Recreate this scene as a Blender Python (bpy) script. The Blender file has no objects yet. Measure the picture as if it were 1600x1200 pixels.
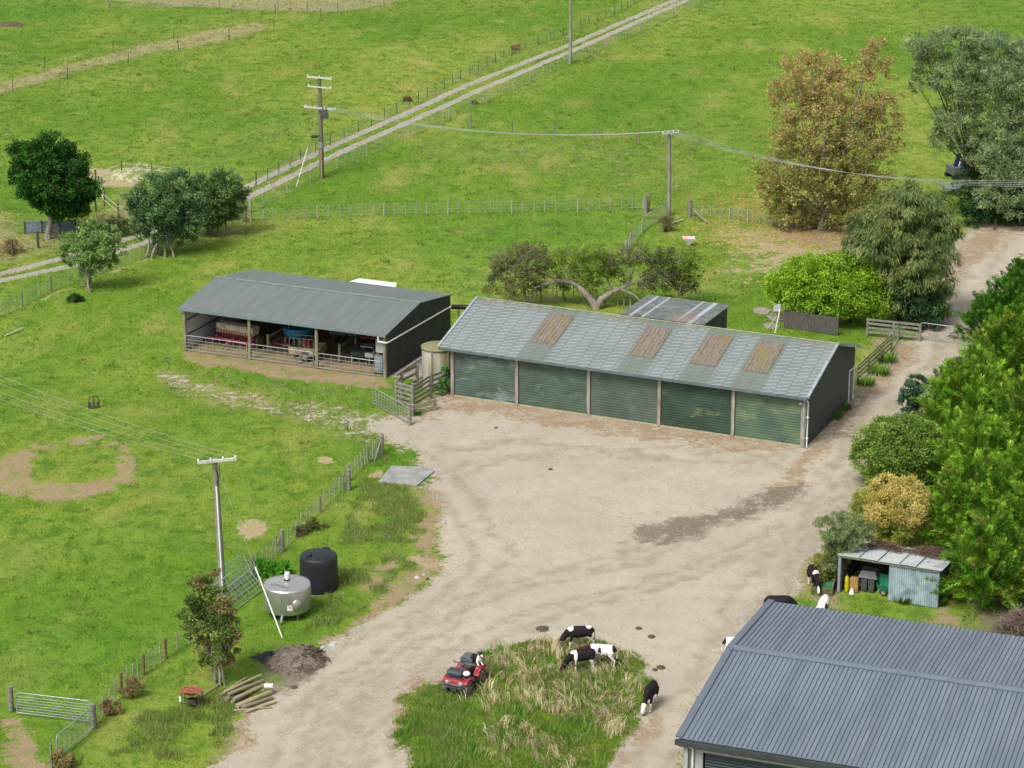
import bpy, math, random
import numpy as np
from mathutils import Vector, Matrix
R = math.radians
rnd = random.Random(7); rng = np.random.default_rng(7)
SC = bpy.context.scene
COL = SC.collection
# ---------------------------------------------------------------- camera
FPX, PITCH, CAMH = 3900.0, R(18.5), 50.0
sp, cp = math.sin(PITCH), math.cos(PITCH)
cd = bpy.data.cameras.new('camera'); cam = bpy.data.objects.new('camera', cd); COL.objects.link(cam)
cam.location = (0, 0, CAMH); cam.rotation_euler = (R(90) - PITCH, 0, 0)
cd.sensor_width = 36; cd.lens = 36 * FPX / 1600; cd.clip_start = 1; cd.clip_end = 9000
SC.camera = cam
def P(px, py, z=0.0):
    u = (px - 800) / FPX; v = (py - 600) / FPX
    t = (CAMH - z) / (sp + v * cp)
    return Vector((u * t, (cp - v * sp) * t, z))
def PV(px, py, Y):           # point at pixel on the vertical plane y = Y
    u = (px - 800) / FPX; v = (py - 600) / FPX
    t = Y / (cp - v * sp)
    return Vector((u * t, Y, CAMH + (-sp - v * cp) * t))
def PL(px, py, O, n):        # point at pixel on plane through O with normal n
    u = (px - 800) / FPX; v = (py - 600) / FPX
    d = Vector((u, cp - v * sp, -sp - v * cp)); o = Vector((0, 0, CAMH))
    return o + d * ((Vector(O) - o).dot(n) / d.dot(n))
# ---------------------------------------------------------------- light
w = bpy.data.worlds.new('World'); SC.world = w; w.use_nodes = True
nt = w.node_tree; nt.nodes.clear()
SUN_EL, SUN_AZ = 52.0, 215.0      # azimuth clockwise from +Y
sk = nt.nodes.new('ShaderNodeTexSky'); sk.sky_type = 'NISHITA'; sk.sun_disc = False
sk.sun_elevation = R(SUN_EL); sk.sun_rotation = R(SUN_AZ); sk.air_density = 1.0; sk.dust_density = 4.0; sk.ozone_density = 1.0
hs = nt.nodes.new('ShaderNodeHueSaturation'); hs.inputs['Saturation'].default_value = 0.3
bg = nt.nodes.new('ShaderNodeBackground'); bg.inputs[1].default_value = 0.11
ow = nt.nodes.new('ShaderNodeOutputWorld')
nt.links.new(sk.outputs[0], hs.inputs['Color']); nt.links.new(hs.outputs[0], bg.inputs[0]); nt.links.new(bg.outputs[0], ow.inputs[0])
sl = bpy.data.lights.new('sun', 'SUN'); so = bpy.data.objects.new('sun', sl); COL.objects.link(so)
sl.energy = 1.8; sl.angle = R(18); sl.color = (1.0, 0.97, 0.92)
dvec = Vector((math.sin(R(SUN_AZ)) * math.cos(R(SUN_EL)), math.cos(R(SUN_AZ)) * math.cos(R(SUN_EL)), math.sin(R(SUN_EL))))
so.rotation_euler = dvec.to_track_quat('Z', 'Y').to_euler(); so.location = (0, 100, 120)
SC.view_settings.view_transform = 'Standard'; SC.view_settings.look = 'None'; SC.view_settings.exposure = 0.80; SC.view_settings.gamma = 1
SC.render.engine = 'CYCLES'; SC.cycles.max_bounces = 5; SC.cycles.diffuse_bounces = 2; SC.cycles.transparent_max_bounces = 4
SC.cycles.use_denoising = False if False else True
# ---------------------------------------------------------------- colours and materials
def lin(h, k=0.62):
    h = h.lstrip('#'); o = []
    for i in (0, 2, 4):
        c = int(h[i:i+2], 16) / 255; o.append((c / 12.92 if c <= .04045 else ((c + .055) / 1.055) ** 2.4) * k)
    return (*o, 1)
class NT:
    def __init__(s, name):
        s.m = bpy.data.materials.new(name); s.m.use_nodes = True; s.t = s.m.node_tree; s.t.nodes.clear()
        s.out = s.n('ShaderNodeOutputMaterial'); s.b = s.n('ShaderNodeBsdfPrincipled'); s.l(s.b.outputs[0], s.out.inputs[0])
        s.b.inputs['Specular IOR Level'].default_value = 0.25
    def n(s, t, **k):
        x = s.t.nodes.new(t)
        for a, b in k.items(): setattr(x, a, b)
        return x
    def l(s, a, b): s.t.links.new(a, b)
    def set(s, sock, v):
        if hasattr(v, 'links') or isinstance(v, bpy.types.NodeSocket): s.l(v, sock)
        else: sock.default_value = v
    def math(s, op, a, b=0.0, c=None, clamp=False):
        x = s.n('ShaderNodeMath', operation=op, use_clamp=clamp); s.set(x.inputs[0], a); s.set(x.inputs[1], b)
        if c is not None: s.set(x.inputs[2], c)
        return x.outputs[0]
    def mix(s, f, a, b, mode='MIX'):
        x = s.n('ShaderNodeMix', data_type='RGBA', blend_type=mode, clamp_factor=True)
        s.set(x.inputs[0], f); s.set(x.inputs[6], a); s.set(x.inputs[7], b); return x.outputs[2]
    def noise(s, scale, detail=4, rough=.55, vec=None, dist=0.0, col=False):
        x = s.n('ShaderNodeTexNoise'); x.inputs['Scale'].default_value = scale; x.inputs['Detail'].default_value = detail
        x.inputs['Roughness'].default_value = rough; x.inputs['Distortion'].default_value = dist
        s.l(vec if vec is not None else s.pos(), x.inputs['Vector']); return x.outputs['Color' if col else 'Fac']
    def pos(s):
        if not hasattr(s, '_p'): s._p = s.n('ShaderNodeNewGeometry').outputs['Position']
        return s._p
    def obj(s):
        if not hasattr(s, '_o'): s._o = s.n('ShaderNodeTexCoord').outputs['Object']
        return s._o
    def scaled(s, vec, sc):
        x = s.n('ShaderNodeMapping'); x.inputs['Scale'].default_value = sc; s.l(vec, x.inputs[0]); return x.outputs[0]
    def xyz(s, vec):
        x = s.n('ShaderNodeSeparateXYZ'); s.l(vec, x.inputs[0]); return x.outputs
    def step(s, v, a, b):
        x = s.n('ShaderNodeMapRange', interpolation_type='SMOOTHSTEP'); s.set(x.inputs[0], v); x.inputs[1].default_value = a; x.inputs[2].default_value = b
        return x.outputs[0]
    def attr(s, name):
        x = s.n('ShaderNodeAttribute', attribute_name=name); return x
    def bump(s, h, strength=.5, dist=.05):
        x = s.n('ShaderNodeBump'); x.inputs['Strength'].default_value = strength; x.inputs['Distance'].default_value = dist; s.l(h, x.inputs['Height'])
        s.l(x.outputs[0], s.b.inputs['Normal'])
    def done(s, col=None, rough=None, metal=None):
        if col is not None: s.set(s.b.inputs['Base Color'], col)
        if rough is not None: s.set(s.b.inputs['Roughness'], rough)
        if metal is not None: s.set(s.b.inputs['Metallic'], metal)
        return s.m
_M = {}
def M(name, c1, c2=None, ns=3.0, rough=.7, metal=0.0, lo=.35, hi=.65, c3=None, n3=.6, lo3=.55, hi3=.7, bumps=None, wave=None, stretch=None, k=.62):
    """weathered surface: c1<->c2 by noise, optional stain c3, optional ribs wave=(axis, pitch, depth, colour, amount)"""
    if name in _M: return _M[name]
    s = NT(name); col = lin(c1, k) if isinstance(c1, str) else c1
    vec = s.obj()
    if stretch: vec = s.scaled(vec, stretch)
    if c2: col = s.mix(s.step(s.noise(ns, 5, .6, vec), lo, hi), col, lin(c2, k))
    if c3: col = s.mix(s.step(s.noise(n3, 6, .65, vec, .4), lo3, hi3), col, lin(c3, k))
    if wave:
        ax, pitch, depth, wc, amt = wave
        v = s.xyz(s.obj())['xyz'.index(ax)]
        sn = s.math('SINE', s.math('MULTIPLY', v, 2 * math.pi / pitch))
        col = s.mix(s.math('MULTIPLY', s.step(sn, -.2, .9), amt), col, lin(wc, k))
        s.bump(sn, .6, depth)
    elif bumps: s.bump(s.noise(bumps[0], 4), bumps[1], bumps[2])
    _M[name] = s.done(col, rough, metal); return _M[name]
def vcol(name, rough=.7, trans=0.0, extra=None, spec=.2):
    if name in _M: return _M[name]
    s = NT(name); c = s.attr('tint').outputs['Color']
    s.b.inputs['Specular IOR Level'].default_value = spec
    m = s.done(c, rough)
    if trans:
        t = s.n('ShaderNodeBsdfTranslucent'); s.l(c, t.inputs[0]); mx = s.n('ShaderNodeMixShader'); mx.inputs[0].default_value = trans
        s.l(s.b.outputs[0], mx.inputs[1]); s.l(t.outputs[0], mx.inputs[2]); s.l(mx.outputs[0], s.out.inputs[0])
    _M[name] = m; return m
# ---------------------------------------------------------------- objects
def tag(o, label=None, cat=None, group=None, kind=None):
    if label: o['label'] = label
    if cat: o['category'] = cat
    if group: o['group'] = group
    if kind: o['kind'] = kind
    return o
def thing(name, label, cat, loc=(0, 0, 0), rz=0.0, group=None):
    o = bpy.data.objects.new(name, None); COL.objects.link(o); o.empty_display_size = .3
    o.location = loc; o.rotation_euler = (0, 0, rz); return tag(o, label, cat, group)
class MB:
    def __init__(s): s.v = []; s.f = []; s.sm = []; s.X = None
    def add(s, vs, fs, smooth=False, X=None):
        b = len(s.v); X = X or s.X
        s.v += [tuple(X @ Vector(v)) if X else tuple(v) for v in vs]
        s.f += [tuple(i + b for i in f) for f in fs]; s.sm += [smooth] * len(fs); return s
    def box(s, x0, x1, y0, y1, z0, z1, X=None):
        v = [(x, y, z) for z in (z0, z1) for y in (y0, y1) for x in (x0, x1)]
        return s.add(v, [(0, 2, 3, 1), (4, 5, 7, 6), (0, 1, 5, 4), (2, 6, 7, 3), (0, 4, 6, 2), (1, 3, 7, 5)], X=X)
    def cbox(s, c, size, X=None):
        return s.box(c[0]-size[0]/2, c[0]+size[0]/2, c[1]-size[1]/2, c[1]+size[1]/2, c[2]-size[2]/2, c[2]+size[2]/2, X)
    def beam(s, a, b, w, h=None, up=(0, 0, 1)):
        a, b = Vector(a), Vector(b); h = h or w; d = (b - a).normalized(); u = Vector(up)
        if abs(d.dot(u)) > .95: u = Vector((0, 1, 0))
        x = d.cross(u).normalized() * w / 2; y = x.cross(d).normalized() * h / 2
        v = [p + q for p in (a, b) for q in (-x - y, x - y, x + y, -x + y)]
        return s.add(v, [(3, 2, 1, 0), (4, 5, 6, 7), (0, 1, 5, 4), (1, 2, 6, 5), (2, 3, 7, 6), (3, 0, 4, 7)])
    def tube(s, pts, rad, n=8, cap=True, smooth=True):
        pts = [Vector(p) for p in pts]; m = len(pts); rad = rad if isinstance(rad, (list, tuple)) else [rad] * m
        v = []; f = []; pu = None
        for i, p in enumerate(pts):
            d = (pts[min(i+1, m-1)] - pts[max(i-1, 0)]).normalized()
            if pu is None:
                u = Vector((0, 0, 1)) if abs(d.z) < .9 else Vector((1, 0, 0)); pu = (u - d * u.dot(d)).normalized()
            else: pu = (pu - d * pu.dot(d)).normalized()
            q = d.cross(pu); r = rad[i]; r2 = r if not isinstance(r, tuple) else None
            ra, rb = (r, r) if r2 is not None else r
            for k in range(n):
                a = 2 * math.pi * k / n; v.append(p + q * math.cos(a) * ra + pu * math.sin(a) * rb)
        for i in range(m - 1):
            for k in range(n):
                f.append((i*n+k, i*n+(k+1) % n, (i+1)*n+(k+1) % n, (i+1)*n+k))
        s.add(v, f, smooth)
        if cap: s.add([v[k] for k in range(n)], [tuple(range(n))[::-1]]); s.add([v[(m-1)*n+k] for k in range(n)], [tuple(range(n))])
        return s
    def lathe(s, prof, n=24, c=(0, 0, 0), axis='z', smooth=True):
        v = []; f = []
        for (r, h) in prof:
            for k in range(n):
                a = 2 * math.pi * k / n
                q = (r * math.cos(a), r * math.sin(a), h) if axis == 'z' else (r * math.cos(a), h, r * math.sin(a))
                v.append((q[0] + c[0], q[1] + c[1], q[2] + c[2]))
        for i in range(len(prof) - 1):
            for k in range(n):
                q = (i*n+k, i*n+(k+1) % n, (i+1)*n+(k+1) % n, (i+1)*n+k); f.append(q if axis == 'z' else q[::-1])
        return s.add(v, f, smooth)
    def prism(s, poly, y0, y1, plane='xz'):     # extrude polygon given in xz (along y) or xy (along z) or yz (along x)
        n = len(poly); mk = {'xz': lambda a, b, t: (a, t, b), 'xy': lambda a, b, t: (a, b, t), 'yz': lambda a, b, t: (t, a, b)}[plane]
        v = [mk(a, b, y0) for a, b in poly] + [mk(a, b, y1) for a, b in poly]
        f = [tuple(range(n))[::-1], tuple(range(n, 2*n))] + [(i, (i+1) % n, n + (i+1) % n, n + i) for i in range(n)]
        return s.add(v, f)
    def mesh(s, name, mat, tint=None, bevel=0):
        me = bpy.data.meshes.new(name); me.from_pydata(s.v, [], s.f); me.materials.append(mat)
        me.polygons.foreach_set('use_smooth', s.sm)
        if tint is not None:
            a = me.attributes.new('tint', 'FLOAT_COLOR', 'POINT'); a.data.foreach_set('color', np.asarray(tint, dtype=np.float32).ravel())
        me.update(); return me
    def build(s, name, mat, parent=None, label=None, **k):
        o = bpy.data.objects.new(name, s.mesh(name, mat, **k)); COL.objects.link(o)
        if parent: o.parent = parent
        if label: o['label'] = label
        return o
def link(name, me, parent=None, loc=None, rz=None):
    o = bpy.data.objects.new(name, me); COL.objects.link(o)
    if parent: o.parent = parent
    if loc is not None: o.location = loc
    if rz is not None: o.rotation_euler = (0, 0, rz)
    return o
def npmesh(name, V, F, mat, tint=None, attrs=None, smooth=False):
    """V (n,3), F (m,k) uniform faces"""
    me = bpy.data.meshes.new(name); n, m, k = len(V), len(F), F.shape[1]
    me.vertices.add(n); me.vertices.foreach_set('co', np.asarray(V, np.float32).ravel())
    me.loops.add(m * k); me.loops.foreach_set('vertex_index', np.asarray(F, np.int32).ravel())
    me.polygons.add(m); me.polygons.foreach_set('loop_start', np.arange(0, m*k, k, dtype=np.int32))
    try: me.polygons.foreach_set('loop_total', np.full(m, k, dtype=np.int32))
    except Exception: pass
    me.update(calc_edges=True)
    if smooth: me.polygons.foreach_set('use_smooth', np.ones(m, bool))
    me.materials.append(mat)
    for nm, arr in (attrs or {}).items():
        a = me.attributes.new(nm, 'FLOAT_COLOR', 'POINT'); a.data.foreach_set('color', np.asarray(arr, np.float32).ravel())
    if tint is not None:
        a = me.attributes.new('tint', 'FLOAT_COLOR', 'POINT'); a.data.foreach_set('color', np.asarray(tint, np.float32).ravel())
    me.validate() if False else None
    return me
def unit(a): return a / np.maximum(np.linalg.norm(a, axis=-1, keepdims=True), 1e-9)
def lohi(c1, c2, t):
    t = np.asarray(t)[:, None]; return np.asarray(c1)[None] * (1 - t) + np.asarray(c2)[None] * t
def palette(cols, n, g):
    """random mixture of palette colours"""
    C = np.array([lin(c) if isinstance(c, str) else c for c in cols]); i = g.integers(0, len(C), n); j = g.integers(0, len(C), n)
    t = g.random(n)[:, None] * .5; C = C.copy(); c = C[i] * (1 - t) + C[j] * t; c[:, :3] *= g.uniform(.8, 1.2, n)[:, None]; c[:, 3] = 1; return c
def cards(ctr, ax, nrm, L, Wd, tint, kind='leaf'):
    """pointed leaves: ctr (n,3) base point, ax direction, nrm approx normal"""
    n = len(ctr); side = unit(np.cross(ax, nrm)); L = L[:, None]; Wd = Wd[:, None]; up = unit(np.cross(side, ax))
    p0 = ctr; p1 = ctr + ax * L * .5 + side * Wd * .5 + up * L * .06; p2 = ctr + ax * L; p3 = ctr + ax * L * .5 - side * Wd * .5 + up * L * .06
    V = np.stack([p0, p1, p2, p3], 1).reshape(-1, 3); F = np.arange(4 * n).reshape(n, 4)
    return V, F, np.repeat(tint, 4, 0)
# ================================================================ ground zones (world polygons)
def W(pts): return np.array([tuple(P(x, y))[:2] for x, y in pts])
def sdist(X, Y, poly, closed=True):
    d2 = np.full(X.shape, 1e9); ins = np.zeros(X.shape, bool); n = len(poly)
    for i in range(n if closed else n - 1):
        a = poly[i]; b = poly[(i + 1) % n]; ex, ey = b - a; wx, wy = X - a[0], Y - a[1]
        t = np.clip((wx * ex + wy * ey) / (ex * ex + ey * ey + 1e-9), 0, 1)
        d2 = np.minimum(d2, (wx - ex * t) ** 2 + (wy - ey * t) ** 2)
        if closed:
            c = ((a[1] <= Y) & (b[1] > Y)) | ((b[1] <= Y) & (a[1] > Y))
            xi = a[0] + (Y - a[1]) / (ey if abs(ey) > 1e-9 else 1e-9) * ex; ins ^= c & (X < xi)
    d = np.sqrt(d2); return np.where(ins, -d, d) if closed else d
def soft(X, Y, poly, wdt=1.0, closed=True, rad=0.0):
    out = np.zeros(X.shape); m = wdt + rad + 1; lo = poly.min(0) - m; hi = poly.max(0) + m
    k = (X > lo[0]) & (X < hi[0]) & (Y > lo[1]) & (Y < hi[1])
    if k.any():
        d = sdist(X[k], Y[k], poly, closed) - rad; t = np.clip(.5 - d / (2 * wdt), 0, 1); out[k] = t * t * (3 - 2 * t)
    return out
YARD = W([(655,640),(700,600),(900,630),(1255,685),(1270,690),(1290,668),(1330,625),(1345,600),(1380,560),(1405,532),(1437,530),(1442,505),(1452,470),(1462,420),(1468,385),(1500,362),(1560,352),(1640,345),(1700,340),(1700,380),(1640,385),(1600,400),(1580,430),(1560,480),(1520,540),(1490,600),(1450,640),(1400,690),(1360,735),(1335,770),(1318,812),(1285,850),(1262,885),(1240,912),(1215,935),(1200,960),(1150,1020),(1090,1120),(1070,1250),(1060,1420),(260,1420),(300,1250),(345,1180),(385,1130),(425,1085),(455,1050),(500,1015),(545,985),(590,955),(640,930),(675,900),(690,865),(680,820),(668,780),(672,750),(660,725),(630,700),(590,682),(560,668),(600,655)])
ISLE = W([(622,1110),(640,1085),(685,1062),(720,1040),(765,1022),(830,1006),(880,1000),(920,1003),(965,1018),(1000,1036),(1018,1060),(1015,1092),(995,1135),(965,1172),(930,1215),(920,1300),(700,1300),(655,1210),(630,1160)])
DRIVE = W([(1262,705),(1290,668),(1330,625),(1345,600),(1380,560),(1405,532),(1437,530),(1442,505),(1452,470),(1462,420),(1468,385),(1500,362),(1560,352),(1640,345),(1700,340),(1700,380),(1640,385),(1600,400),(1580,430),(1560,480),(1520,540),(1490,600),(1450,640),(1400,690),(1360,735),(1335,760)])
TRK1 = W([(-300,470),(-40,436),(0,428),(85,406),(225,365),(383,293),(530,223),(730,133),(890,70),(1060,-3),(1250,-90)])
TRK2 = W([(-300,484),(-40,446),(0,438),(110,415),(240,375),(370,316),(530,239),(743,143),(890,81),(1062,4),(1255,-82)])
TRKC = (TRK1 + TRK2) / 2
def vnoise(X, Y, s, seed):
    g = np.random.default_rng(seed); T = g.random((64, 64)); x = X * s; y = Y * s
    xi = np.floor(x).astype(int); yi = np.floor(y).astype(int); fx = x - xi; fy = y - yi; fx = fx*fx*(3-2*fx); fy = fy*fy*(3-2*fy)
    A = T[xi % 64, yi % 64]; B = T[(xi+1) % 64, yi % 64]; Cc = T[xi % 64, (yi+1) % 64]; D = T[(xi+1) % 64, (yi+1) % 64]
    return (A*(1-fx)+B*fx)*(1-fy)+(Cc*(1-fx)+D*fx)*fy
def fbm(X, Y, s, seed): return sum(vnoise(X, Y, s * 2**i, seed + i) * .5**i for i in range(4)) / 1.875
def masks(X, Y):
    """gravel, dirt (brown), dry (straw), lush, mud(dark wet), pale/track"""
    n = fbm(X, Y, .35, 5) - .5; Xn = X + n * 1.8 + (fbm(X, Y, 1.7, 15) - .5) * .8; Yn = Y + (fbm(X, Y, .35, 25) - .5) * 2.6 + (fbm(X, Y, 1.7, 35) - .5) * 1.2
    S = lambda pts, w_=1.0, **k: soft(Xn, Yn, W(pts) if isinstance(pts, list) else pts, w_ * 1.5, **k)
    g = soft(Xn, Yn, YARD, 1.5); isl = soft(Xn, Yn, ISLE, .7); g = g * (1 - isl)
    trk = np.maximum(soft(X, Y, TRK1, .3, False, .42), soft(X, Y, TRK2, .3, False, .42))
    g = np.maximum(g, trk)
    g = np.maximum(g, .41 * S([(660,640),(560,640),(450,620),(330,590),(250,600),(330,628),(430,655),(520,685),(640,705)], 1.2))
    g = np.maximum(g, .45 * S([(250,575),(310,585),(290,610),(240,608)], 1.0))
    dirt = S([(282,545),(603,590),(612,603),(560,606),(440,585),(330,572),(290,560)], .8)
    dirt = np.maximum(dirt, S([(287,548),(604,590),(705,520),(400,470)], .4))
    dirt = np.maximum(dirt, .7 * S([(640,650),(700,600),(800,615),(1000,640),(1255,680),(1262,712),(1000,690),(780,660),(700,650),(680,665)], 1.0))
    dirt = np.maximum(dirt, .9 * S([(1262,700),(1330,625),(1400,535),(1437,530),(1400,590),(1350,650),(1300,700),(1240,760),(1180,790),(1200,760)], .9))
    dirt = np.maximum(dirt, .75 * S([(1470,400),(1500,362),(1560,350),(1620,350),(1560,390),(1500,430),(1480,480)], 1.2))
    for e in ([(640,760),(680,765),(690,860),(660,890),(640,850)], [(600,900),(690,880),(640,940),(540,990),(500,1010),(560,950)], [(780,910),(690,1000)],
              [(0,1110),(60,1120),(80,1200),(0,1260)], [(330,1180),(410,1090),(430,1100),(360,1200)], [(1240,880),(1290,900),(1330,945),(1300,950),(1240,920)],
              [(990,1130),(1030,1085),(1040,1120),(960,1220),(930,1220)], [(640,1060),(690,1040),(650,1100),(630,1150),(615,1130)], [(1450,955),(1500,940),(1500,990),(1440,975)],
              [(545,905),(610,875),(630,885),(570,925)], [(1205,345),(1330,345),(1400,400),(1330,400),(1215,372)], [(1350,515),(1405,515),(1395,545),(1360,535)]):
        if len(e) > 2: dirt = np.maximum(dirt, .8 * S(e, .8))
    # paddock ring, straw patches
    c = np.array(P(105, 728))[:2]; rr = np.hypot((Xn - c[0]) / 3.9, (Yn - c[1]) / 5.0)
    ang = np.arctan2(Yn - c[1], Xn - c[0])
    ring = np.clip(1 - np.abs(rr - .84) / .40, 0, 1) * np.clip(.85 + .3 * np.sin(ang + 3.9) + .6 * n, .2, 1.2)
    dirt = np.maximum(dirt, np.clip(ring * 1.7, 0, .8) * np.clip(fbm(X, Y, .9, 64) * 2.6 - .45 + .5 * (np.sin(ang + 3.9) > 0), 0, 1))
    pale = np.zeros(X.shape)
    for (px, py, a, b) in ((407,820,.95,1.5),(505,718,.5,.8),(590,742,.5,.6),(655,880,.8,.9)):
        c = np.array(P(px, py))[:2]; pale = np.maximum(pale, np.clip(1.5 - 1.1 * np.hypot((Xn-c[0])/a, (Yn-c[1])/b), 0, 1))
    pale = np.maximum(pale, S([(135,262),(165,262),(165,274),(215,280),(228,290),(150,290)], .8))
    pale = np.maximum(pale, .85 * soft(Xn, Yn, W([(5,492),(60,470),(115,452),(150,436),(200,418),(255,398),(320,375),(385,350)]), .5, False, .15))
    pale = np.maximum(pale, .9 * S([(1180,372),(1250,385),(1310,392),(1320,405),(1240,402),(1170,392)], 1.0))
    pale = np.maximum(pale, .55 * S([(1100,345),(1300,350),(1320,420),(1200,440),(1130,470),(1110,400)], 3.0))
    dry = S([(-60,140),(0,128),(120,96),(250,62),(330,45),(400,34),(430,42),(340,66),(240,84),(120,112),(0,146),(-60,160)], 1.8)
    dry = np.maximum(dry, S([(-200,-30),(-200,0),(100,-4),(250,8),(450,18),(540,20),(600,8),(640,-4),(700,-60)], 1.5))
    dry = np.maximum(dry, .6 * soft(Xn, Yn, W([(400,282),(520,222),(700,138),(760,105),(880,60),(1000,14),(1100,-30)]), 1.2, False, .8))
    dry = np.maximum(dry, .75 * S([(-100,300),(30,330),(60,360),(200,300),(290,270),(300,300),(230,360),(100,390),(0,420),(-100,430)], 3.0))
    dry = np.maximum(dry, .32 * S([(600,680),(680,800),(690,870),(560,960),(400,1050),(200,1130),(150,1200),(350,1200),(420,1060)], 2.0))
    dry = np.maximum(dry, .45 * S([(430,230),(960,330),(1180,350),(1180,180),(720,200)], 8.0))
    dry = np.maximum(dry, .4 * isl * (fbm(X, Y, .5, 77) > .5))
    dry = np.maximum(dry, .5 * S([(300,570),(600,612),(640,650),(560,640),(330,600)], 1.5))
    lush = .55 * S([(-100,780),(250,800),(380,840),(400,900),(250,1010),(60,1080),(-100,1080)], 3)
    lush = np.maximum(lush, .45 * S([(-80,560),(120,560),(260,640),(500,690),(560,710),(420,830),(200,760),(-80,660)], 3)); lush = np.maximum(lush, S([(-100,0),(0,8),(170,12),(60,30),(-100,50)], 2.5))
    lush = np.maximum(lush, .9 * S([(-40,900),(120,930),(300,1010),(240,1060),(120,1090),(-40,1070)], 3))
    lush = np.maximum(lush, .8 * S([(600,690),(640,705),(655,728),(600,740)], 1.0)); lush = np.maximum(lush, .7 * isl * (fbm(X, Y, .4, 91) > .48))
    lush = np.maximum(lush, .6 * S([(640,370),(780,350),(1000,340),(990,380),(760,470),(700,450)], 3))
    lush = np.maximum(lush, .6 * S([(410,580),(560,600),(620,620),(560,640),(440,620)], 1.5)); lush = np.maximum(lush, .8 * S([(1240,925),(1480,960),(1500,1000),(1230,960)], 1))
    mud = S([(985,826),(1040,820),(1100,800),(1165,775),(1240,752),(1255,768),(1200,795),(1130,815),(1100,838),(1040,848),(990,846)], .9)
    mud = mud * np.clip(fbm(X, Y, 1.1, 45) * 3 - .2, 0, 1)
    mud = np.maximum(mud, .8 * S([(1300,650),(1345,620),(1360,625),(1310,690),(1290,690)], 1.0)); mud = np.maximum(mud, .7 * S([(405,1030),(470,1045),(520,1020),(500,1060),(450,1092),(425,1080)], .7))
    mud = np.maximum(mud, .35 * S([(1100,960),(1180,940),(1200,960),(1120,1080),(1060,1090),(1070,1040)], 1.5))
    mud = np.maximum(mud, .8 * S([(1480,885),(1650,870),(1650,1100),(1520,1000)], 1.5)); mud = np.maximum(mud, .55 * soft(Xn, Yn, W([(395,300),(520,246),(743,150),(890,88),(1062,12)]), .5, False, .25))
    # wheel ruts on the yard
    rut = np.zeros(X.shape)
    for pth in ([(1500,400),(1440,560),(1360,680),(1290,790),(1200,900),(1130,1010),(1060,1130),(1000,1240)], [(1550,380),(1470,560),(1390,680),(1310,800),(1235,905)], [(1240,820),(1050,900),(900,940),(760,990),(640,1060),(560,1150),(540,1240)], [(700,700),(780,690),(900,700),(1050,720),(1200,720)],
                [(660,720),(730,800),(770,860),(700,960),(560,1060),(470,1160),(440,1240)], [(620,700),(700,740),(760,720),(860,705)], [(1280,740),(1180,700),(1050,700)], [(1230,780),(1000,860),(850,900),(700,950),(560,1010),(430,1120)],
                [(760,1000),(680,1050),(600,1130),(590,1240)], [(730,980),(640,1020),(540,1100),(500,1220)]):
        w0 = W(pth)
        for off in (-.85, .85): rut = np.maximum(rut, soft(Xn, Yn, w0 + np.array([off, 0]), .4, False, .2))
    return dict(g=g, dirt=dirt, dry=np.clip(dry, 0, 1), lush=lush, mud=mud, pale=pale, rut=rut, isl=isl, trk=trk)

# ---------------------------------------------------------------- pasture colour (world-position noise, shared by ground and grass)
def pasture_nodes(s, dry, lush):
    p = s.pos(); pn = s.scaled(p, (1, .75, 1))
    a = s.noise(.045, 3, .55, pn); b = s.noise(.8, 7, .75, pn, .5); c = s.noise(3.2, 4, .65, p); d = s.noise(.2, 4, .6, s.scaled(p, (1.2, .6, 1)), .3)
    col = s.mix(s.step(a, .38, .62), lin('#9cae40'), lin('#779c22'))
    col = s.mix(s.step(b, .42, .66), col, lin('#648f1c'))
    col = s.mix(s.math('MULTIPLY', s.step(d, .5, .72), .75), col, lin('#b4b45c'))
    col = s.mix(s.math('MULTIPLY', s.step(s.noise(2.1, 6, .75, pn), .54, .72), .6), col, lin('#517c1a'))
    col = s.mix(s.math('MULTIPLY', s.step(s.noise(1.9, 6, .75, s.scaled(p, (1, .6, 3))), .53, .72), .55), col, lin('#b4b66c'))
    col = s.mix(s.math('MULTIPLY', s.step(s.noise(.025, 4, .6, s.scaled(p, (1, .5, 1))), .44, .60), .55), col, s.mix(s.step(b, .35, .65), lin('#6c9c1c'), lin('#548418'))); col = s.mix(s.math('MULTIPLY', lush, .75), col, s.mix(s.step(b, .35, .65), lin('#6ea222'), lin('#508418')))
    e = s.math('ADD', s.math('SUBTRACT', s.noise(1.6, 5, .65, p), .5), dry)
    col = s.mix(s.math('MULTIPLY', s.step(e, .42, .75), .8), col, s.mix(s.step(c, .3, .7), lin('#cdbf8c'), lin('#aaa56c')))
    col = s.mix(s.math('MULTIPLY', s.step(c, .35, .7), .35), col, s.mix(.5, col, lin('#2f4a14'), 'MIX'))
    return col
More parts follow.
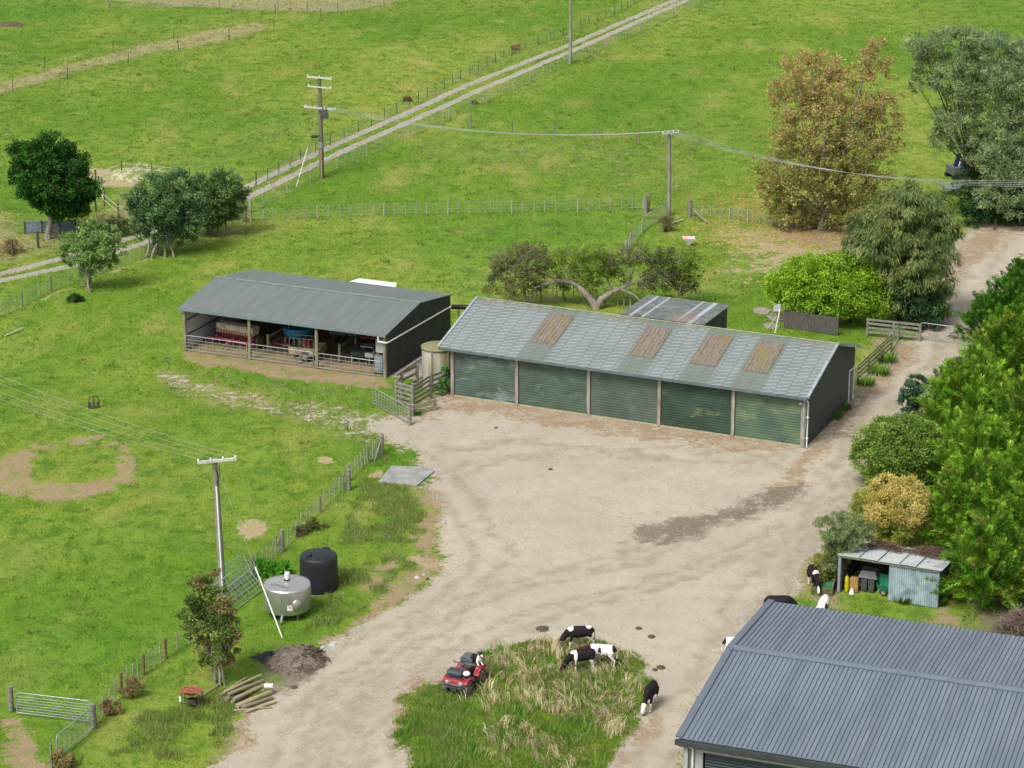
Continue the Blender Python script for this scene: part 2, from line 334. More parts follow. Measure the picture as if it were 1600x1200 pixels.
def ground_mat():
    s = NT('ground_surface'); A = s.attr('m1'); B = s.attr('m2')
    sp1 = s.n('ShaderNodeSeparateColor'); s.l(A.outputs['Color'], sp1.inputs[0]); sp2 = s.n('ShaderNodeSeparateColor'); s.l(B.outputs['Color'], sp2.inputs[0])
    g, dirt, dry = sp1.outputs; lush, mud, pale = sp2.outputs; rut = A.outputs['Alpha']; isl = B.outputs['Alpha']
    p = s.pos(); gr = pasture_nodes(s, dry, lush)
    f1 = s.noise(.9, 6, .7, p); f2 = s.noise(7, 5, .7, p); f3 = s.noise(.16, 4, .6, p); f4 = s.noise(22, 3, .7, p)
    gv = s.mix(s.step(f3, .35, .65), lin('#d4c9b3'), lin('#c7beab')); gv = s.mix(s.math('MULTIPLY', s.step(f1, .45, .68), .38), gv, lin('#b3a382'))
    gv = s.mix(s.math('MULTIPLY', s.step(f2, .48, .7), .28), gv, lin('#a59c88')); gv = s.mix(s.math('MULTIPLY', s.step(f4, .62, .74), .6), gv, lin('#ddd6c8'))
    gv = s.mix(s.math('MULTIPLY', s.step(f4, .36, .28), .5), gv, lin('#7c756a'))
    rt = s.math('MULTIPLY', rut, s.math('ADD', .35, s.math('MULTIPLY', s.step(f1, .35, .6), .65))); gv = s.mix(s.math('MULTIPLY', isl, .7), gv, s.mix(f2, lin('#b3b1ab'), lin('#9f9d97'))); gv = s.mix(s.math('MULTIPLY', rt, .8), gv, lin('#a3977e'))
    dc = s.mix(s.step(f2, .35, .65), lin('#b9a081'), lin('#a58d6f')); dc = s.mix(s.math('MULTIPLY', s.step(s.noise(2.2, 5, .7, p), .5, .7), .7), dc, lin('#caa983'))
    md = s.mix(s.step(f2, .35, .65), lin('#8d8270'), lin('#746a5a'))
    pc = s.mix(s.step(f2, .35, .65), lin('#cdbd94'), lin('#ab9a70'))
    en = s.math('MULTIPLY', s.math('SUBTRACT', s.math('ADD', s.noise(2.4, 7, .75, p), s.noise(.6, 5, .7, p)), 1.0), 1.6)
    def th(m, lo=.42, hi=.62): return s.step(s.math('ADD', m, s.math('MULTIPLY', en, s.math('MULTIPLY', s.math('MINIMUM', m, s.math('SUBTRACT', 1.0, m)), 2.2, clamp=True))), lo, hi)
    col = s.mix(th(pale), gr, pc)
    fade = s.math('MULTIPLY', th(g, .18, .5), .55); col = s.mix(fade, col, dc)         # worn margin
    col = s.mix(th(g, .40, .56), col, gv); col = s.mix(s.math('MULTIPLY', th(dirt), s.math('ADD', .45, s.math('MULTIPLY', s.step(f1, .38, .55), .5))), col, dc); col = s.mix(s.math('MULTIPLY', s.step(s.math('ADD', mud, s.math('MULTIPLY', s.math('MULTIPLY', en, .55), s.step(mud, .05, .3))), .25, .75), .85), col, md)
    h = s.math('ADD', s.math('MULTIPLY', s.noise(2.5, 6, .75, p), .08), s.math('MULTIPLY', f4, .03)); s.bump(h, .9, 1.0)
    return s.done(col, .9)
GM = ground_mat()
def gcoords():
    xs = np.concatenate([np.arange(-75, -50, .5), np.arange(-50, 50, .25), np.arange(50, 78, .5)])
    ys = [84.0]
    while ys[-1] < 335: ys.append(ys[-1] + .2 + (ys[-1] - 84) * .0022)
    return xs, np.array(ys)
xs, ys = gcoords(); GX, GY = np.meshgrid(xs, ys)
GMk = masks(GX.ravel(), GY.ravel())
hgt = (fbm(GX, GY, .12, 301) - .5) * .16 + (fbm(GX, GY, .9, 311) - .5) * .10
gk = GMk['g'].reshape(GX.shape); hgt = hgt * (1 - .75 * gk) - .02 - .035 * GMk['rut'].reshape(GX.shape) * gk + .12 * GMk['isl'].reshape(GX.shape)
brd = np.minimum(np.minimum(GX - xs[0], xs[-1] - GX), np.minimum(GY - ys[0], ys[-1] - GY)); hgt *= np.clip(brd / 6, 0, 1)
def gz(x, y):
    j = int(np.clip(np.searchsorted(xs, x), 0, len(xs)-1)); i = int(np.clip(np.searchsorted(ys, y), 0, len(ys)-1)); return float(hgt[i, j])
GV = np.stack([GX, GY, hgt], -1).reshape(-1, 3); ny, nx = GX.shape
ii, jj = np.meshgrid(np.arange(ny - 1), np.arange(nx - 1), indexing='ij'); q = (ii * nx + jj).ravel()
GF = np.stack([q, q + 1, q + nx + 1, q + nx], 1)
cxy = GV[GF].mean(1); kind = np.zeros(len(GF), int)
FM = {k: v[GF].mean(1) for k, v in GMk.items() if k in ('g', 'isl', 'trk')}
inD = soft(cxy[:, 0], cxy[:, 1], DRIVE, .1) > .5
kind[FM['g'] > .5] = 1; kind[(FM['g'] > .5) & inD] = 2; kind[(FM['isl'] > .5)] = 3
tc = soft(cxy[:, 0], cxy[:, 1], TRKC, .1, False, 1.9) > .5; kind[(FM['trk'] > .5) & (cxy[:, 1] > 150) & tc] = 4
m1 = np.stack([GMk['g'], GMk['dirt'], GMk['dry'], GMk['rut']], 1); m2 = np.stack([GMk['lush'], GMk['mud'], GMk['pale'], GMk['trk']], 1)
for kd, nm in enumerate(('ground', 'gravel_yard', 'driveway', 'grass_island', 'farm_track')):
    f = GF[kind == kd]; u, inv = np.unique(f.ravel(), return_inverse=True); F2 = inv.reshape(f.shape); V2 = GV[u]; a1, a2 = m1[u], m2[u]
    if kd == 0:     # skirt out to the horizon
        x0, x1, y0, y1 = xs[0], xs[-1], ys[0], ys[-1]; B0 = 6000; b = len(V2)
        V2 = np.vstack([V2, [(x0,y0,0),(x1,y0,0),(x1,y1,0),(x0,y1,0),(-B0,-B0,0),(B0,-B0,0),(B0,B0,0),(-B0,B0,0)]])
        F2 = np.vstack([F2, [(b+4,b+5,b+1,b),(b+5,b+6,b+2,b+1),(b+6,b+7,b+3,b+2),(b+7,b+4,b,b+3)]]); z8 = np.zeros((8, 4)); a1 = np.vstack([a1, z8]); a2 = np.vstack([a2, z8])
    o = link(nm, npmesh(nm, V2, F2, GM, attrs={'m1': a1, 'm2': a2}, smooth=True)); tag(o, kind='structure')
# ================================================================ grass
def blades_mat():
    s = NT('grass_blades'); A = s.attr('m1'); T = s.attr('tint').outputs['Color']
    sp1 = s.n('ShaderNodeSeparateColor'); s.l(A.outputs['Color'], sp1.inputs[0])
    base = pasture_nodes(s, sp1.outputs[2], sp1.outputs[1])
    c = s.mix(A.outputs['Alpha'], base, T); c = s.mix(1.0, c, s.mix(A.outputs['Alpha'], T, (1, 1, 1, 1)), 'MULTIPLY')
    s.b.inputs['Specular IOR Level'].default_value = .12
    t = s.n('ShaderNodeBsdfTranslucent'); s.l(c, t.inputs[0]); mx = s.n('ShaderNodeMixShader'); mx.inputs[0].default_value = .25; s.done(c, .8)
    s.l(s.b.outputs[0], mx.inputs[1]); s.l(t.outputs[0], mx.inputs[2]); s.l(mx.outputs[0], s.out.inputs[0]); return s.m
BM = blades_mat()
def blades(X, Y, per, h, wd, lean, tint, own, dry, lush, spread=.12, seed=1):
    """per = blades per clump; own = 0 follow pasture colour, 1 use tint"""
    g = np.random.default_rng(seed); n = len(X) * per; x = np.repeat(X, per) + g.normal(0, spread, n); y = np.repeat(Y, per) + g.normal(0, spread, n)
    hh = (np.repeat(h, per) if np.ndim(h) else np.full(n, h)) * g.uniform(.55, 1.2, n); ww = wd * g.uniform(.7, 1.3, n)
    j = np.clip(np.searchsorted(xs, x), 0, len(xs)-1); i = np.clip(np.searchsorted(ys, y), 0, len(ys)-1); z = hgt[i, j] - .02
    a = g.uniform(0, 2*np.pi, n); la = np.repeat(g.uniform(0, 2*np.pi, len(X)), per) + g.normal(0, .7, n); ll = g.uniform(.1, 1, n) * lean * hh
    sx, sy = np.cos(a) * ww / 2, np.sin(a) * ww / 2; tx, ty = x + np.cos(la) * ll, y + np.sin(la) * ll
    V = np.stack([np.stack([x - sx, y - sy, z], 1), np.stack([x + sx, y + sy, z], 1), np.stack([tx, ty, z + hh], 1)], 1).reshape(-1, 3)
    rp = lambda v: np.repeat(np.repeat(np.broadcast_to(v, X.shape), per), 3)
    T = np.repeat(np.repeat(tint, per, 0) * g.uniform(.82, 1.15, (n, 1)), 3, 0); T[:, 3] = 1
    m = np.stack([rp(0.0), rp(lush), rp(dry), rp(own)], 1)
    return V, np.arange(3 * n).reshape(n, 3), T, m
def grass_obj(name, parts, kind='stuff'):
    V = np.vstack([p[0] for p in parts]); F = np.vstack([p[1] + o for p, o in zip(parts, np.cumsum([0] + [len(p[0]) for p in parts[:-1]]))])
    me = npmesh(name, V, F, BM, tint=np.vstack([p[2] for p in parts]), attrs={'m1': np.vstack([p[3] for p in parts])})
    return tag(link(name, me), kind=kind)
def blades2(X, Y, per, h, wd, lean, tint, dry, lush, spread, seed):
    g = np.random.default_rng(seed); n = len(X) * per; x = np.repeat(X, per) + g.normal(0, spread, n); y = np.repeat(Y, per) + g.normal(0, spread, n); hh = np.repeat(h, per) * g.uniform(.5, 1.2, n); ww = wd * g.uniform(.7, 1.3, n)
    j = np.clip(np.searchsorted(xs, x), 0, len(xs)-1); i = np.clip(np.searchsorted(ys, y), 0, len(ys)-1); z = hgt[i, j] - .02; a = g.uniform(0, 2*np.pi, n)
    la = np.repeat(fbm(X, Y, .5, 444) * 9 + g.normal(0, 1.0, len(X)), per) + g.normal(0, .5, n); ll = np.repeat(g.uniform(.3, 1, len(X)), per) * g.uniform(.5, 1.2, n) * lean * hh; sx, sy = np.cos(a)*ww/2, np.sin(a)*ww/2; dx, dy = np.cos(la)*ll, np.sin(la)*ll
    q = lambda u, v, w_: np.stack([u, v, w_], 1); V = np.stack([q(x-sx, y-sy, z), q(x+sx, y+sy, z), q(x+dx*.3+sx*.8, y+dy*.3+sy*.8, z+hh*.62), q(x+dx*.3-sx*.8, y+dy*.3-sy*.8, z+hh*.62), q(x+dx+sx*.5, y+dy+sy*.5, z+hh*.82), q(x+dx-sx*.5, y+dy-sy*.5, z+hh*.82)], 1).reshape(-1, 3); b = np.arange(n)[:, None] * 6
    F = np.concatenate([b + np.array([[0,1,2]]), b + np.array([[0,2,3]]), b + np.array([[3,2,4]]), b + np.array([[3,4,5]])], 1).reshape(-1, 3); rp = lambda v: np.repeat(np.repeat(np.broadcast_to(v, X.shape), per), 6)
    T = np.repeat(np.repeat(tint, per, 0) * g.uniform(.8, 1.15, (n, 1)), 6, 0); T[:, 3] = 1; return V, F, T, np.stack([rp(0.0), rp(lush), rp(dry), rp(1.0)], 1)
def scatter(n, x0, x1, y0, y1, seed, marg=6):
    g = np.random.default_rng(seed); y = g.uniform(y0, y1, n); hw = 800 / FPX * (y * cp + CAMH * sp) + marg; x = g.uniform(-1, 1, n) * hw
    k = (x > x0) & (x < x1) & (g.random(n) < hw / 60); return x[k], y[k]
BLD = []        # building footprints kept free of grass: world polygons
def free(x, y, m=.15):
    k = np.ones(len(x), bool)
    for b in BLD: k &= soft(x, y, b, .01, rad=m) < .5
    return k
# ================================================================ buildings
def frame(A, B):
    d = (B - A); L = d.length; rz = math.atan2(d.y, d.x); U = d.normalized(); return L, rz, U, Vector((-U.y, U.x, 0))
gA, gB = P(705, 618), P(1258, 699); gL, gR, gU, gW = frame(gA, gB)
sA, sB = P(287, 547), P(604, 591); sL, sR, sU, sW = frame(sA, sB)
bA = P(1062, 1152, 4.0); bB = P(1352, 1199, 4.0); _, bR, bU, bW = frame(bA, bB)
tA, tB = P(1310, 925), P(1465, 950); tL, tR, tU, tW = frame(tA, tB)
def wpt(A, U, Wd, u, w_, z=0): return Vector((A.x + U.x*u + Wd.x*w_, A.y + U.y*u + Wd.y*w_, z))
def foot(A, U, Wd, u0, u1, w0, w1): return np.array([tuple(wpt(A, U, Wd, a, b))[:2] for a, b in ((u0,w0),(u1,w0),(u1,w1),(u0,w1))])
BLD += [foot(gA, gU, gW, 0, gL, 0, 9.6), foot(sA, sU, sW, 0, sL, .3, 9.7), foot(bA, bU, bW, .3, 27, .3, 14.5), foot(tA, tU, tW, 0, tL, .3, 3)]
WOOD = M('weathered_timber', '#a8a48c', '#7f7a66', 9, .85, stretch=(1, 1, .15), c3='#8c6a48', n3=1.2, lo3=.6, hi3=.75)
WOODG = M('grey_timber', '#a7a596', '#7d7b6e', 8, .9, c3='#8a8f62', n3=2, lo3=.58, hi3=.75)
GALV = M('galvanised_steel', '#b9c1c4', '#98a2a6', 14, .45, .35)
WHITE = M('white_plastic', '#f0f0ee', '#dcdcd8', 5, .4, k=.8)
CONC = M('old_concrete', '#b5afa2', '#98927f', 2.5, .9, c3='#77705f', n3=1.5, lo3=.55, hi3=.75)
DARK = M('dark_void_steel', '#3a3d3c', '#2c2e2e', 4, .7)
def gable_roof(mb, u0, u1, w0, wr, w1, z0, zr, z1, t=.06):
    """two slopes as thin closed plates meeting at the ridge"""
    mb.add([(u0,w0,z0),(u1,w0,z0),(u1,wr,zr),(u0,wr,zr),(u0,w0,z0-t),(u1,w0,z0-t),(u1,wr,zr-t),(u0,wr,zr-t)],
           [(0,1,2,3),(7,6,5,4),(0,4,5,1),(1,5,6,2),(3,7,4,0)])
    return mb.add([(u0,wr,zr),(u1,wr,zr),(u1,w1,z1),(u0,w1,z1),(u0,wr,zr-t),(u1,wr,zr-t),(u1,w1,z1-t),(u0,w1,z1-t)],
           [(0,1,2,3),(7,6,5,4),(2,6,7,3),(1,5,6,2),(3,7,4,0)])
# ---------------- five-door garage
gar = thing('garage', 'long five-door garage with pale grey metal roof, brown roof patches and dark green roller doors', 'garage', gA, gR)
def garage_roof_mat():
    s = NT('garage_roof'); x, y, z = s.xyz(s.obj()); pit = .78
    cx = s.math('DIVIDE', x, pit); fx = s.math('FRACT', cx); ci = s.math('FLOOR', cx)
    rn = s.n('ShaderNodeTexWhiteNoise', noise_dimensions='1D'); s.l(ci, rn.inputs['W'])
    v = s.math('FRACT', s.math('ADD', s.math('DIVIDE', s.math('SUBTRACT', y, s.math('MULTIPLY', fx, .2)), .37), s.math('MULTIPLY', rn.outputs['Value'], .10)))
    band = s.math('MULTIPLY', s.step(v, .42, .78), s.step(v, 1.0, .93))
    n1 = s.noise(.5, 5, .6, s.obj()); n2 = s.noise(3, 5, .7, s.scaled(s.obj(), (1, .3, 1)))
    col = s.mix(s.step(n1, .35, .65), lin('#96a19f'), lin('#889390')); col = s.mix(s.math('MULTIPLY', band, .52), col, lin('#c6d0ce'))
    edge = s.math('ADD', s.step(fx, .86, .97), s.step(fx, .05, .0)); col = s.mix(s.math('MULTIPLY', edge, .5), col, lin('#7c8886'))
    col = s.mix(s.math('MULTIPLY', s.step(n2, .55, .75), .45), col, lin('#7c8279')); top = s.step(y, 4.3, 5.2)
    col = s.mix(s.math('MULTIPLY', top, s.step(n2, .4, .6)), col, lin('#8d9279'))
    for c0 in PU:      # run-off stains above and below each translucent sheet
        m = s.math('MULTIPLY', s.step(x, c0 - 1.1, c0 - .8), s.step(x, c0 + 1.1, c0 + .8)); col = s.mix(s.math('MULTIPLY', m, .65), col, lin('#7f897a'))
    s.bump(s.math('ADD', v, s.math('MULTIPLY', edge, .6)), .5, .03); return s.done(col, .45, .25)
def roofpt(px, py, w0=-.4, z0=3.24, wr=5.25, zr=4.86):
    n = (gW * -(zr - z0) + Vector((0, 0, wr - w0))).normalized(); O = wpt(gA, gU, gW, 0, w0, z0); q = PL(px, py, O, n) - gA
    return q.dot(gU), q.dot(gW), q.z
patch = [[roofpt(*c) for c in qd] for qd in (((822,546),(858,549),(892,500),(855,497)), ((977,566),(1015,570),(1045,518),(1008,515)), ((1073,580),(1112,584),(1140,531),(1104,527)), ((1156,589),(1192,593),(1221,541),(1186,537)))]
PU = [sum(c[0] for c in p_) / 4 for p_ in patch]; print('patches', [[round(v, 2) for c in p_ for v in c[:2]] for p_ in patch])
mb = MB(); gable_roof(mb, -.6, gL + .17, -.42, 5.25, 9.75, 3.24, 4.86, 3.45); mb.build('roof', garage_roof_mat(), gar)
mb = MB(); gable_roof(mb, gL + .175, gL + 1.0, 5.4, 5.41, 9.75, 4.8, 4.8, 3.45, .05); 
PATM = M('lichen_sheet', '#9f9484', '#80786b', 9, .95, stretch=(1, .06, 1), c3='#9c8c58', n3=.8, lo3=.5, hi3=.66, wave=('x', .13, .02, '#7d6e5e', .3))
for pu, p_ in zip(PU, patch):
    k = (4.86 - 3.24) / 5.67; m = MB(); zf = lambda w_: 3.24 + (w_ + .42) * k + .03; a, b = 1.35, 4.55
    nb = 12
    vv = []; 
    for i in range(nb + 1):
        u = pu - .80 + 1.60 * i / nb; dz = .02 * math.cos(math.pi * i)
        vv += [(u, a + .05 * math.sin(i * 2.1), zf(a) + dz), (u, b + .05 * math.cos(i * 1.7), zf(b) + dz)]
    m.add(vv, [(2*i, 2*i+2, 2*i+3, 2*i+1) for i in range(nb)]); m.box(pu-.79, pu+.79, a, a+.02, zf(a)-.05, zf(a)+.01)
    m.build('roof_sheet', PATM, gar)
m = MB(); k = .2857
m.tube([(-.62, 5.25, 4.89), (gL+.2, 5.25, 4.89)], .05, 6); m.build('ridge_cap', M('ridge_flash', '#aeb391', '#8f9678', 3, .6), gar)
FL = M('barge_flash', '#c9d2d8', '#aab4ba', 3, .4, .2)
for u in (-.66, gL + .17):
    m = MB(); m.beam((u, -.45, 3.23), (u, 5.25, 4.88), .16, .12); m.beam((u, 5.25, 4.88), (u, 9.8, 3.45), .16, .12); m.build('barge_board', FL, gar)
m = MB(); m.box(-.6, gL+.15, -.54, -.43, 3.08, 3.22); m.build('gutter', M('gutter_grey', '#7f8b8e', '#6a7678', 3, .5, .2), gar)
WG = M('dark_green_cladding', '#5f6865', '#525b58', 3, .6, wave=('y', .22, .02, '#333a39', .5))
WGb = M('dark_green_cladding_back', '#5f6865', '#525b58', 3, .6, wave=('x', .22, .02, '#333a39', .5))
def gable_wall(u, w0, wr, w1, z0, zr, z1, t=.1, d=None):
    m = MB()
    if d:   # door opening d = (wa, wb, h)
        zl = lambda w_: z0 + (w_-w0)/(wr-w0)*(zr-z0) if w_ < wr else zr + (w_-wr)/(w1-wr)*(z1-zr)
        m.prism([(w0,0),(d[0],0),(d[0],zl(d[0])),(wr,zr),(w0,z0)] if d[0] > wr else [(w0,0),(d[0],0),(d[0],zl(d[0])),(w0,z0)], u, u+t, 'yz')
        m.prism([(d[0],d[2]),(d[1],d[2]),(d[1],zl(d[1])),(d[0],zl(d[0]))], u, u+t, 'yz'); m.prism([(d[1],0),(w1,0),(w1,z1),(d[1],zl(d[1]))], u, u+t, 'yz')
    else: m.prism([(w0,0),(w1,0),(w1,z1),(wr,zr),(w0,z0)], u, u+t, 'yz')
    return m
gable_wall(gL-.1, 0, 5.25, 9.6, 3.2, 4.75, 3.4, d=(8.55, 9.45, 2.1)).build('wall', WG, gar)
gable_wall(-.05, .05, 5.25, 9.6, 3.2, 4.75, 3.4).build('wall', WG, gar)
MB().box(.06, gL-.11, 9.5, 9.6, 0, 3.36).build('wall', WGb, gar)
MB().box(.06, gL-.11, .1, 9.48, .0, .06).build('floor_slab', CONC, gar)
d = MB().box(gL-.06, gL-.02, 8.6, 9.4, .05, 2.05).build('side_door', M('door_pale', '#8f9694', '#777e7d', 3, .6), gar)
m = MB(); [m.box(gL-.02, gL+.05, a, b, c, e) for a, b, c, e in ((8.47,8.56,0,2.2),(9.44,9.53,0,2.2),(8.56,9.44,2.1,2.2))]; m.build('door_frame', WHITE, gar)
posts = [0.0, 4.37, 9.15, 13.73, 18.41, gL - .3]
PM = M('garage_post', '#b9b5a8', '#938d7c', 6, .9, stretch=(1, 1, .2), c3='#a0713f', n3=1.1, lo3=.52, hi3=.66)
def rdoor_mat(name, c1, c2, c3, lo3, n3):
    s = NT(name); v = s.xyz(s.obj())[2]; sn = s.math('SINE', s.math('MULTIPLY', v, 2*math.pi/.16))
    n1 = s.noise(n3, 6, .7, s.scaled(s.obj(), (.45, 1, 1)), .3); n2 = s.noise(.8, 4, .6, s.obj())
    col = s.mix(s.step(n2, .35, .65), lin(c1), lin(c2)); col = s.mix(s.math('MULTIPLY', s.step(n1, lo3, lo3 + .16), .6), col, lin(c3))
    col = s.mix(s.math('MULTIPLY', s.step(sn, .0, .9), .12), col, lin('#35463f')); s.bump(sn, .35, .02); return s.done(col, .5, .1)
dcs = [('#66796d', '#56695e', '#a3b3b3', .50, 1.1), ('#607465', '#526658', '#8fa198', .55, 1.3), ('#68776b', '#58695d', '#8d9a90', .55, 1.2), ('#466050', '#3a5243', '#a0ab70', .53, .9), ('#6f8568', '#557063', '#98a678', .48, .8)]
for i in range(5):
    a, b = posts[i] + .22, posts[i+1] - .02; MB().box(a, b, .06, .14, .05, 3.14).build('roller_door', rdoor_mat('roller_door_paint', *dcs[i]), gar, label=[ 'chalky faded green roller door at the left end', None, None, 'darkest green roller door with yellow lichen streaks', 'olive faded roller door beside the downpipe'][i])
for i, p_ in enumerate(posts):
    MB().box(p_, p_ + .2, -.06, .12, 0, 3.16).build('post', PM, gar)
MB().box(.2, gL-.3, -.02, .05, -.02, .07).build('door_sill', M('sill_pale', '#c9bf9a', '#aaa17f', 4, .9), gar)
m = MB(); m.box(gL-.1, gL+.0, -.06, .04, 0, 3.12); m.build('corner_flashing', M('grey_flash', '#8d9494', '#7a8080', 4, .5, .2), gar)
m = MB(); m.tube([(gL+.12, -.42, 3.05), (gL+.12, -.1, 2.85), (gL+.12, -.1, .05)], .045, 8); [m.box(gL+.05, gL+.19, -.16, -.04, z, z+.05) for z in (.6, 1.9)]; m.build('downpipe', WHITE, gar)
m = MB(); m.box(gL-.42, gL-.2, -.3, -.1, 2.95, 3.05); m.box(gL-.4, gL-.22, -.28, -.12, 2.7, 2.82); m.tube([(gL-.31, -.2, 2.95), (gL-.31, -.2, 2.8)], .02, 6); m.build('flood_light', M('lamp_grey', '#c5c8c8', '#8b8e8e', 8, .5), gar)
m = MB(); m.add([(gL+.14,5.3,4.80),(gL+.14,9.72,3.42),(gL+.14,9.72,3.36),(gL+.14,5.3,4.74),(gL+.95,9.72,3.42),(gL+.95,9.72,3.36)], [(0,1,4),(3,5,2),(0,4,5,3),(1,2,5,4)]); m.build('roof_corner', FL, gar)
# ---------------- lean-to shed behind garage
def roofmix():
    s = NT('patched_roof'); x, y, z = s.xyz(s.obj()); n1 = s.noise(2.5, 6, .7, s.obj(), .3); n2 = s.noise(.9, 5, .65, s.obj())
    col = s.mix(s.step(n1, .35, .65), lin('#8b9490'), lin('#6d756f')); col = s.mix(s.math('MULTIPLY', s.step(n2, .5, .65), .6), col, lin('#a9a08e'))
    for a, b in ((.55,.72),(1.4,1.52),(3.75,3.87),(4.5,4.8)):
        col = s.mix(s.math('MULTIPLY', s.math('MULTIPLY', s.step(x, a-.02, a), s.step(x, b+.02, b)), .9), col, lin('#c6d2de'))
    rust = s.math('MULTIPLY', s.math('MULTIPLY', s.step(x, 3.0, 3.6), s.step(x, 5.0, 4.5)), s.math('MULTIPLY', s.step(y, 2.0, 1.5), s.step(n1, .42, .55)))
    col = s.mix(s.math('MULTIPLY', rust, .8), col, lin('#b08878')); sn = s.math('SINE', s.math('MULTIPLY', x, 2*math.pi/.14)); s.bump(sn, .5, .02)
    return s.done(col, .6, .1)
lA = P(962, 512); lL, lR, lU, lW = 7.0, gR, gU, gW
lt = thing('lean_to_shed', 'small lean-to shed behind the long garage with patched rusty corrugated roof', 'shed', wpt(gA, gU, gW, 7.4, 9.8), gR)
BLD.append(foot(wpt(gA, gU, gW, 7.4, 9.8), gU, gW, 0, 5.5, 0, 4.8))
m = MB(); m.add([(-.1,.05,3.52),(5.65,.05,3.52),(5.65,5.0,3.45),(-.1,5.0,3.45),(-.1,.05,3.46),(5.65,.05,3.46),(5.65,5.0,3.39),(-.1,5.0,3.39)], [(0,1,2,3),(7,6,5,4),(0,4,5,1),(1,5,6,2),(2,6,7,3),(3,7,4,0)]); m.build('roof', roofmix(), lt)
m = MB(); m.prism([(.1,0),(4.8,0),(4.8,3.37),(.1,3.43)], 5.4, 5.5, 'yz'); m.build('wall', WG, lt)
m = MB(); m.prism([(.1,0),(4.8,0),(4.8,3.37),(.1,3.43)], 0, .1, 'yz'); m.build('wall', WG, lt); MB().box(.1, 5.4, 4.7, 4.8, 0, 3.37).build('wall', WGb, lt)
# ---------------- open implement shed
SR = M('shed_roof_grey', '#868f8c', '#7d8683', 2.5, .55, .15, stretch=(1, .08, 1), wave=('x', .76, .004, '#7c8582', .10), c3='#a2a8a4', n3=2.5, lo3=.68, hi3=.74)
shd = thing('implement_shed', 'open-fronted dark green implement shed of three bays with grey gable roof', 'shed', sA, sR)
m = MB(); gable_roof(m, -.22, sL+.08, -.12, 4.95, 9.9, 2.93, 3.66, 2.9); m.build('roof', SR, shd)
m = MB(); m.beam((-.24, 4.95, 3.69), (sL+.1, 4.95, 3.69), .16, .04); m.build('ridge_cap', M('ridge_pale', '#a9b0ab', '#98a09b', 3, .5, .2), shd)
m = MB(); m.box(-.22, sL+.08, -.25, -.13, 2.78, 2.92); m.build('gutter', M('gutter_bluegrey', '#8fa0a3', '#7f9194', 3, .45, .2), shd)
gable_wall(sL-.05, .12, 4.95, 9.7, 2.83, 3.56, 2.84, t=.08).build('wall', M('charcoal_cladding', '#515956', '#474e4b', 2, .6, wave=('y', .22, .02, '#30363a', .45)), shd)
gable_wall(-.05, .12, 4.95, 9.7, 2.83, 3.56, 2.84, t=.08).build('wall', M('left_cladding', '#e3e8ea', '#cfd5d8', 2, .6, k=.95, wave=('y', .22, .02, '#7d868c', .45)), shd)
MB().box(.05, sL-.06, 9.6, 9.68, 0, 2.8).build('wall', M('charcoal_back', '#515956', '#474e4b', 2, .6, wave=('x', .22, .02, '#30363a', .45)), shd)
m = MB(); [m.beam((.05, .3, z), (.05, 9.5, z), .06, .12) for z in (.95, 1.95)]; m.beam((.1, 9.55, 1.2), (sL-.1, 9.55, 1.2), .1, .12); m.build('wall_rail', WOOD, shd)
for u in (.1, 4.9, 9.82, sL-.12): m = MB(); m.beam((u, .1, 2.72), (u, 4.95, 3.45), .08, .2); m.beam((u, 4.95, 3.45), (u, 9.6, 2.7), .08, .2); m.build('rafter', WOOD, shd)
for u in (.02, 4.86, 9.76, sL-.22):
    for w_ in (.0, 9.3) if u in (.02, 4.86, 9.76) else (.0,):
        m = MB(); m.tube([(u+.1, w_+.06, 0), (u+.1, w_+.06, 2.8)], [.125, .11], 10); m.build('post', WOOD, shd)
m = MB(); m.tube([(sL-.45, -.2, 2.8), (sL-.45, -.2, 2.45), (sL+.1, -.2, 2.42), (sL+.14, -.02, 2.4), (sL+.14, 9.8, 2.15)], .055, 8); m.build('downpipe', WHITE, shd)
m = MB(); m.add([(6.9,10.0,2.75),(10.7,10.0,2.75),(10.2,11.1,2.82),(7.4,11.1,2.82),(6.9,10.0,2.68),(10.7,10.0,2.68),(10.2,11.1,2.75),(7.4,11.1,2.75)], [(0,1,2,3),(7,6,5,4),(0,4,5,1),(1,5,6,2),(2,6,7,3),(3,7,4,0)])
cv = thing('trailer_canopy', 'white edged canopy peeping over the back of the implement shed roof', 'canopy', sA, sR); m.build('canopy_top', WHITE, cv); m = MB(); [m.tube([(u, w_, 0), (u, w_, z)], .05, 6) for u, w_, z in ((7.2,10.1,2.7),(10.4,10.1,2.7),(7.6,11.0,2.76),(10,11.0,2.76))]; m.build('frame', GALV, cv)
DPM = M('black_pipe', '#2b2e31', '#232629', 3, .4)
m = MB(); m.tube([wpt(sA, sU, sW, sL+.15, 9.6, 2.1), wpt(sA, sU, sW, sL+1.2, 10.4, 2.0), wpt(gA, gU, gW, .3, 9.9, 3.2)], .16, 10); m.tube([wpt(sA, sU, sW, sL+.5, 10.0, 2.0), wpt(sA, sU, sW, sL+.5, 10.0, 0)], .03, 6); tag(m.build('black_pipe', DPM), 'thick black pipe bridging from the implement shed to the garage roof', 'pipe')
